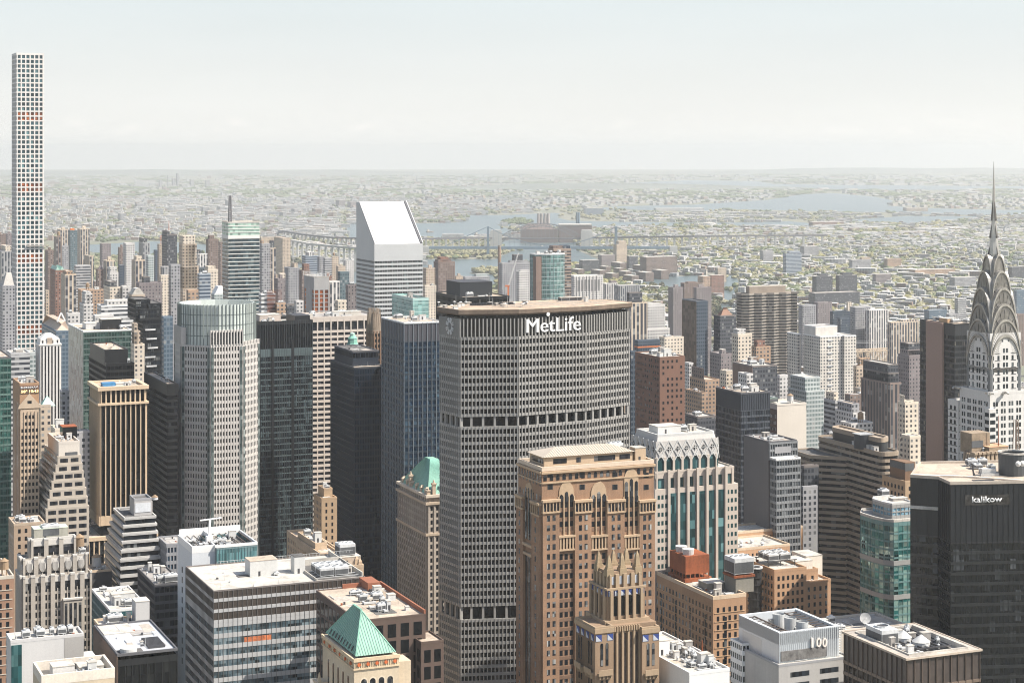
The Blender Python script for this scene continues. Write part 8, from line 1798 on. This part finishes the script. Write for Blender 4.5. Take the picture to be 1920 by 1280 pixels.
o = world('chimney', 'lone brown brick chimney standing by the river behind the lettered slab', 'chimney', 936.5, 3000); m = MB(); m.cone(0, 0, 3.4, 0, 2.5, Z(461, 3000), 16); m.build('shaft', M('chimney_brick', (.27, .185, .135), .9), o); m = MB(); m.cone(0, 0, 2.8, Z(464, 3000), 2.8, Z(460, 3000), 16); m.build('rim', mm('stone_dark'), o)
o = world('tower_crane', 'white lattice tower crane leaning right beside the brown chimney', 'crane', 953, 2300); m = MB(); a, c = (0, 0, Z(537, 2300)), (X(972, 2300) - X(953, 2300), 0, Z(473, 2300))
for d in (-.9, .9): m.bar((a[0] + d, d, a[2]), (c[0] + d * .4, d, c[2]), .5)
for k in range(16):
    p = tuple(a[i] + (c[i] - a[i]) * k / 16 for i in range(3)); q = tuple(a[i] + (c[i] - a[i]) * (k + 1) / 16 for i in range(3)); m.bar((p[0] - .9, -.9, p[2]), (q[0] + .9, .9, q[2]), .35); m.bar((p[0] + .9, -.9, p[2]), (q[0] - .9, .9, q[2]), .35)
m.build('boom', mm('white_paint'), o); m = MB(); m.box(-1, 1, -1, 1, 0, Z(536, 2300)); m.build('mast', mm('orange'), o); m = MB(); m.box(-4, 1.5, -1.2, 1.2, Z(537.5, 2300), Z(534.5, 2300)); m.build('cab', mm('orange'), o)
# cantilever truss bridge, a stretch of it between the buildings on the right
D4 = 2480; o = world('truss_bridge', 'tan steel truss bridge glimpsed above the roofs left of the dark brown striped tower', 'bridge', 1590, D4, R(12)); m = MB(); Lb = 150; TB = M('truss_tan', (.62, .50, .37), .8, .12, .05); zb, zt = Z(689, D4), Z(660, D4); n = 22
for y in (0, 24):
    m.bar((0, y, zb), (Lb, y, zb), 1.6); m.bar((0, y, zt), (Lb, y, zt + 3), 1.4)
    for k in range(n): a, c = Lb * k / n, Lb * (k + 1) / n; m.bar((a, y, zb), (c, y, zt + 3 * k / n), .8) if k % 2 else m.bar((a, y, zt + 3 * k / n), (c, y, zb), .8); m.bar((a, y, zb), (a, y, zt), .7)
for k in range(n): a = Lb * k / n; m.bar((a, 0, zt), (a, 24, zt), .7); m.bar((a, 0, zt), (a + Lb / n, 24, zt), .5)
m.build('truss', TB, o); m = MB(); m.box(0, Lb, 1, 23, zb - 1, zb); m.build('deck', mm('grey_roof'), o); m = MB(); m.box(10, 20, 2, 22, 0, zb - 1); m.box(125, 135, 2, 22, 0, zb - 1); m.build('pier', BST2, o)
o = world('cable_car_line', 'pair of thin aerial tram cables above the yellow green trees', 'cable', 1600, 2450); m = MB(); m.bar((X(1490, 2450) - X(1600, 2450), 0, Z(644, 2450)), (X(1740, 2450) - X(1600, 2450), 0, Z(642, 2450)), .5); m.bar((X(1490, 2450) - X(1600, 2450), 4, Z(641, 2450)), (X(1740, 2450) - X(1600, 2450), 4, Z(640, 2450)), .5); m.build('cables', mm('white_paint'), o)
for (px, py, w, hgt, lb) in ((1330, 425, 20, 9, 'round white storage tank near the bay shore'),):
    D = H * F / (py - YE); o = world('storage_tank', lb, 'tank', px, D); m = MB(); m.cone(0, 0, 28, 0, 28, 16, 20); m.build('tank_shell', mm('white_paint'), o); m = MB(); m.cone(0, 0, 28.3, 16, 0, 21, 20); m.build('tank_roof', mm('white_roof'), o)
for (px, py, w, lb) in ((800, 436, 10, 'dark barge moored left on the wide river beyond the slant topped tower'), (1003, 446, 9, 'small barge by the arch bridge tower'), (1012, 466, 10, 'long barge on the river under the suspension bridge'), (890, 442, 8, 'tug and barge left of the suspension bridge tower')):
    D = H * F / (py - YE); o = world('barge', lb, 'boat', px, D, R(20)); m = MB(); Lh = w * D / F; m.frus([(0, -8), (Lh, -8), (Lh + 6, 0), (Lh, 8), (0, 8)], .3, [(0, -9), (Lh, -9), (Lh + 9, 0), (Lh, 9), (0, 9)], 5, True); m.build('hull', mm('stone_dark'), o); m = MB(); m.box(2, 10, -5, 5, 5, 13); m.build('wheelhouse', mm('pale_roof'), o)
for (px, py, w, hh, k, lb) in ((1524, 424, 58, 14, 'red', 'long red brown hangar by the bay water right of the viaduct'), (556, 418, 35, 13, 'red', 'long faded red warehouse left of the slant topped tower'), (1230, 396, 90, 10, 'white', 'pale terminal sheds on the far side of the bay'), (1098, 405, 34, 26, 'blueh', 'blue grey jail block on the far island beyond the power plant'), (1195, 413, 100, 7, 'white', 'row of white tents along the far island shore'), (1700, 396, 40, 12, 'tan', 'tan hangar on the far shore left of the spire tower'), (600, 476, 48, 7, 'white', 'long white roofed shed among trees by the northern river'), (250, 437, 46, 12, 'greyh', 'pale long stadium stand left of the dark grey tower'), (370, 444, 60, 9, 'white', 'broad white roofed depot beyond the tan stepped tower'), (425, 432, 55, 8, 'white', 'white roofed market hall behind the mast of the striped tower')):
    D = H * F / (py - YE); b = Bld('warehouse', lb, px - w * .15, px, px + w, py - hh * .45, D, rot=R(8), Wd=60); b.z = hh * D / F * .55; b.plain(b.rect(), 0, b.z, wmat(k)); b.roof(b.rect(), b.z, mm('white_roof'), 0)

# ---------------------------------------------------------------- trees
LEAF = []
for nm, c in (('leaf_yellow', (.235, .22, .105)), ('leaf_pale', (.24, .23, .145)), ('leaf_green', (.125, .15, .08)), ('leaf_pink', (.34, .20, .15))): LEAF.append(M(nm, c, 1, .45, .5, 1.2, streak=0, spec=.1))
def crown_mesh(seed, r=4.6, h=11.0, n=420):
    g = random.Random(seed); m = MB(); lobes = [(g.uniform(-.55, .55) * r, g.uniform(-.55, .55) * r, h * g.uniform(.42, .82), r * g.uniform(.42, .72)) for _ in range(8)]
    for k in range(n):
        x, y, z, rr = g.choice(lobes); a, b_ = g.uniform(0, 2 * pi), math.acos(g.uniform(-1, 1)); q = rr * g.uniform(.7, 1.08)
        c = (x + q * sin(b_) * cos(a), y + q * sin(b_) * sin(a), max(h * .2, z + q * cos(b_) * .85)); s = g.uniform(.5, 1.1)
        d1 = (g.uniform(-1, 1), g.uniform(-1, 1), g.uniform(-.6, .6)); d2 = (g.uniform(-1, 1), g.uniform(-1, 1), g.uniform(-1, 1))
        m.face(*[tuple(c[i] + s * (u * d1[i] + v * d2[i]) for i in range(3)) for u, v in ((-1, -1), (1, -1), (1, 1), (-1, 1))])
    return m
def trunk_mesh(h=6.0):
    m = MB(); m.cone(0, 0, .45, -.3, .22, h, 7)
    for a in range(5): m.bar((0, 0, h * .55), (1.8 * cos(a * 1.3), 1.8 * sin(a * 1.3), h * 1.05), .22)
    return m
protos = []
BARK = M('bark', (.12, .095, .075), 1, .2)
def tree(px, py, s, kind, label, group):
    X_, D = gp(px, py); o = empty('tree', (X_, D, 0), (px * 7) % 6); tag(o, label, 'tree', group); o.scale = (s, s, s)
    key = (kind, int(px + py) % 3); c = cache_.get(key)
    if c is None: cache_[key] = (crown_mesh(hash(key) % 1000 if False else kind * 31 + key[1] * 7).build('crown', LEAF[kind], o), trunk_mesh().build('trunk', BARK, o)); return
    for p in c: q = p.copy(); COL.objects.link(q); q.parent = o
cache_ = {}
gt = random.Random(21)
def grove(n, poly, kinds, label, group, s0=1.0, s1=1.6):
    xs = [p[0] for p in poly]; ys = [p[1] for p in poly]; k = 0; t = 0
    while k < n and t < n * 40:
        t += 1; x, y = gt.uniform(min(xs), max(xs)), gt.uniform(min(ys), max(ys))
        if inpoly(x, y, poly): tree(x, y, gt.uniform(s0, s1), gt.choice(kinds), label, group); k += 1
grove(58, [(1598, 636), (1640, 628), (1700, 640), (1725, 662), (1700, 668), (1600, 664)], [0, 0, 0, 1], 'pale yellow green spring tree in the riverside park beyond the truss bridge', 'yellow green park trees', 1.2, 1.9)
grove(8, [(1602, 664), (1690, 666), (1690, 672), (1602, 672)], [2, 2, 1], 'dark green tree at the near edge of the riverside park', 'dark park trees', 1.0, 1.4)
tree(1692, 672, 1.75, 3, 'single pink blossoming round tree at the near edge of the riverside park', None)
grove(46, [(1198, 542), (1240, 541), (1262, 560), (1258, 592), (1245, 600), (1200, 574)], [0, 1, 1, 2], 'pale green tree on the river island near the classical tower', 'island trees', 1.1, 1.7)
grove(30, [(1326, 560), (1352, 562), (1350, 600), (1326, 592)], [1, 2, 1], 'green tree on the river bank behind the dark mansard tower', 'river bank trees', 1.0, 1.5)
grove(40, [(1380, 531), (1470, 522), (1480, 538), (1400, 545)], [1, 2, 1], 'green tree on the far bank above the banded residential slab', 'far bank trees', 1.0, 1.5)
grove(70, [(1075, 500), (1250, 493), (1262, 520), (1075, 524)], [0, 1, 1], 'pale tree among the brown housing slabs by the river', 'trees among housing slabs', 1.0, 1.5)

def blob(V, Fc, x, y, s, h, g):
    n0 = len(V); t = (1 + 5 ** .5) / 2
    for v in ((-1, t, 0), (1, t, 0), (-1, -t, 0), (1, -t, 0), (0, -1, t), (0, 1, t), (0, -1, -t), (0, 1, -t), (t, 0, -1), (t, 0, 1), (-t, 0, -1), (-t, 0, 1)):
        j = g.uniform(.7, 1.25); V.append((x + v[0] * s * .53 * j, y + v[1] * s * .53 * j, h * .55 + v[2] * h * .27 * j))
    for f in ((0, 11, 5), (0, 5, 1), (0, 1, 7), (0, 7, 10), (0, 10, 11), (1, 5, 9), (5, 11, 4), (11, 10, 2), (10, 7, 6), (7, 1, 8), (3, 9, 4), (3, 4, 2), (3, 2, 6), (3, 6, 8), (3, 8, 9), (4, 9, 5), (2, 4, 11), (6, 2, 10), (8, 6, 7), (9, 8, 1)): Fc.append(tuple(n0 + k for k in f))
def far_trees(name, kind, N, region, seed, smin=5, smax=9):
    g = random.Random(seed); V, Fc = [], []; k = 0
    for _ in range(N * 5):
        if k >= N: break
        y = g.uniform(region[2], region[3]); x = g.uniform(region[0], region[1])
        if wet(x, y) or wet(x, y + 1.2): continue
        nz_ = sin(x * .045 + kind * 2) * sin(y * .21 + x * .013) + .6 * sin(x * .13 + y * .07)
        if nz_ < g.uniform(-.9, .6): continue
        X_, D = gp(x, y); c = g.randint(2, 5); sp = 10 + D * .0016
        for _ in range(c): blob(V, Fc, X_ + g.gauss(0, sp), D + g.gauss(0, sp * 2), g.uniform(smin, smax) * (1 + D / 16000), g.uniform(9, 15), g)
        k += 1
    me = bpy.data.meshes.new(name); me.from_pydata(V, [], Fc); me.materials.append(LEAF[kind]); o = bpy.data.objects.new(name, me); COL.objects.link(o); tag(o, kind='stuff')
far_trees('far_trees', 1, 2800, (-60, 2150, 385, 650), 1); far_trees('far_trees', 2, 1900, (-60, 1980, 358, 560), 2); far_trees('far_woods', 2, 1100, (-60, 1980, 327, 372), 8, 14, 30); far_trees('far_trees', 0, 650, (700, 1800, 420, 640), 3)
def patch(name, kind, N, poly, seed):
    g = random.Random(seed); V, Fc = [], []; xs = [p[0] for p in poly]; ys = [p[1] for p in poly]; k = 0
    while k < N:
        x, y = g.uniform(min(xs), max(xs)), g.uniform(min(ys), max(ys))
        if inpoly(x, y, poly): X_, D = gp(x, y); blob(V, Fc, X_, D, g.uniform(6, 10), g.uniform(9, 16), g); k += 1
    me = bpy.data.meshes.new(name); me.from_pydata(V, [], Fc); me.materials.append(LEAF[kind]); o = bpy.data.objects.new(name, me); COL.objects.link(o); tag(o, kind='stuff')
patch('island_woods', 1, 420, [(805, 462), (915, 463), (935, 472), (960, 473), (930, 482), (790, 484), (785, 474)], 5); patch('island_woods', 2, 200, [(786, 411), (868, 407), (876, 411), (840, 417), (786, 418)], 6); patch('island_woods', 2, 160, [(940, 417), (975, 412), (1000, 417), (985, 421), (950, 421)], 7)
patch('island_woods', 1, 70, [(884, 512), (900, 508), (934, 508), (934, 513), (900, 514)], 8); patch('bank_woods', 1, 500, [(1070, 452), (1290, 448), (1320, 470), (1200, 478), (1100, 470)], 9); patch('bank_woods', 0, 420, [(1160, 448), (1420, 446), (1400, 466), (1180, 476)], 10); patch('bank_woods', 1, 300, [(510, 462), (560, 470), (665, 474), (660, 492), (560, 490), (500, 492)], 11); patch('bank_woods', 1, 260, [(270, 438), (415, 440), (412, 456), (270, 450)], 12)

# ---------------------------------------------------------------- low streets: roofs nobody could count
FOOT = []
for o in list(bpy.data.objects):
    if o.type == 'EMPTY' and o.get('category') in ('building',): FOOT.append((o.location.x, o.location.y))
import bisect
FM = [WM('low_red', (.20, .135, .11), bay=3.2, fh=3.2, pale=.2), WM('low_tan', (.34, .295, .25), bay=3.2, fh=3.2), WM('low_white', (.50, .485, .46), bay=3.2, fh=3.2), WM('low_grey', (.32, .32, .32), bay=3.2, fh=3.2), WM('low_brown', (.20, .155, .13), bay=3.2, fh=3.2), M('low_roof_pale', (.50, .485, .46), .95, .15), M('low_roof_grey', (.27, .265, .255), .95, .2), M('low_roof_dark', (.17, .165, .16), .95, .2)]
def lows(name, boxes, rot=TH):
    V, Fc, MI = [], [], []
    for (a, b_, w, d, h, mi, ri) in boxes:
        n = len(V); V += [(a, b_, 0), (a + w, b_, 0), (a + w, b_ + d, 0), (a, b_ + d, 0), (a, b_, h), (a + w, b_, h), (a + w, b_ + d, h), (a, b_ + d, h)]
        Fc += [(n, n + 1, n + 5, n + 4), (n + 1, n + 2, n + 6, n + 5), (n + 2, n + 3, n + 7, n + 6), (n + 3, n, n + 4, n + 7), (n + 4, n + 5, n + 6, n + 7)]; MI += [mi] * 4 + [ri]
    me = bpy.data.meshes.new(name); me.from_pydata(V, [], Fc)
    for m in FM: me.materials.append(m)
    me.polygons.foreach_set('material_index', MI); o = bpy.data.objects.new(name, me); COL.objects.link(o); o.rotation_euler = (0, 0, rot); tag(o, kind='stuff'); return o
g = random.Random(99); bx = []
blds = [(o.location.x, o.location.y) for o in bpy.data.objects if o.type == 'EMPTY' and o.get('category') == 'building' and o.location.y < 3400]
def near_hero(x, y, r): return any(abs(x - p[0]) < r and abs(y - p[1]) < r for p in blds)
for bi in range(8, 52):
    bb = 330 + bi * 80.0 + 20
    for row in (0, 30):
        a = -1250.0
        while a < 1900:
            w = g.uniform(9, 26); d = g.uniform(20, 28); X_, Y_ = wpt(a + w / 2, bb + row + d / 2)
            if Y_ > 900 and abs(X_) < Y_ * .36 + 140:
                py = YE + H / Y_ * F; px = CX + X_ / Y_ * F
                if not wet(px, py) and not (px > 1180 and Y_ > 2450) and not (px > 880 and Y_ > 2750) and Y_ < 4100 - max(0, px - 500) * 1.3:
                    h = g.choice([14, 16, 18, 20, 24, 30, 38, 48]) * g.uniform(.85, 1.15); h = h if Y_ > 1500 else h * 1.3
                    bx.append((a, bb + row, w, d, h, g.choice([0, 0, 1, 1, 2, 3, 4]), g.choice([5, 5, 6, 6, 7])))
                    if g.random() < .5: bx.append((a + w * .3, bb + row + d * .3, w * .35, d * .25, h + g.uniform(2, 5), g.choice([1, 2, 3]), g.choice([5, 6])))
            a += w + (18 if g.random() < .06 else 0)
lows('low_rise_blocks', bx)
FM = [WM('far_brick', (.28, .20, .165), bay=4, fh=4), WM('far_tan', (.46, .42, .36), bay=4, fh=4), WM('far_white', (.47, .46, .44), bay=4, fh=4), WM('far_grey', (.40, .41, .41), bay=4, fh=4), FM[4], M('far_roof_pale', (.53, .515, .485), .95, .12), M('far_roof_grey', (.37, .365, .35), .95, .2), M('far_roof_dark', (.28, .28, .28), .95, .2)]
def queens(N, region, hs, seed, rot, sz=(10, 24)):
    g = random.Random(seed); out = []; k = 0; ca, sa = cos(rot), sin(rot)
    while k < N:
        y = g.uniform(region[2], region[3]); x = g.uniform(region[0], region[1])
        X_, D = gp(x, y); sc = 1 + max(0, D - 6000) / 9000; st = 66 * sc
        a, b_ = X_ * ca + D * sa, -X_ * sa + D * ca
        if (int(b_ // st) * 7 + int(a // (st * 4)) * 5) % 11 == 0: continue
        b_ = (b_ // st) * st + g.choice((0, .42)) * st; a = (a // (st * 4)) * st * 4 + (a % (st * 4)) * .88
        X_, D = a * ca - b_ * sa, a * sa + b_ * ca; py = YE + H / D * F; px = CX + X_ / D * F
        if wet(px, py) or wet(px, py - .8): continue
        w, d = g.uniform(*sz) * sc, g.uniform(14, 24) * sc
        if (int(b_ // (st * 6)) + int(a // (st * 7))) % 5 == 0 and g.random() < .5: w *= 3; d *= 1.3
        out.append((a, b_, w, d, g.choice(hs) * g.uniform(.8, 1.2), g.choice([0, 1, 3, 2, 2, 3, 3]), g.choice([5, 5, 6, 6, 7]))); k += 1
    return out
CT_, ST_ = cos(TH), sin(TH)
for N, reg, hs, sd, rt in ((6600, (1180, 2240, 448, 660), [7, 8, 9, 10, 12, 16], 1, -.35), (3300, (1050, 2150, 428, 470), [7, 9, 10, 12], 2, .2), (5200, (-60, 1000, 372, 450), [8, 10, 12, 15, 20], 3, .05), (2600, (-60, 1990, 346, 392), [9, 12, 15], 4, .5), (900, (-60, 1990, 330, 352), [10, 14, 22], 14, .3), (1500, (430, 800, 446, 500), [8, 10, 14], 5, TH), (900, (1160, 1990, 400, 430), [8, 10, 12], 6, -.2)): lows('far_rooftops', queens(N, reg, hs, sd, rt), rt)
for px, py, w in ((313, 329, 2.5), (320, 335, 9), (330, 325, 5), (241, 345, 6), (296, 338, 8), (352, 337, 12), (380, 338, 14), (540, 341, 10), (1040, 357, 8), (1105, 362, 9), (905, 362, 8)): b = Q(px, px + w * .5, px + w, py, 17000, 'grey', 'faint hazy tower standing on the far horizon', (), 'faint towers on the horizon')
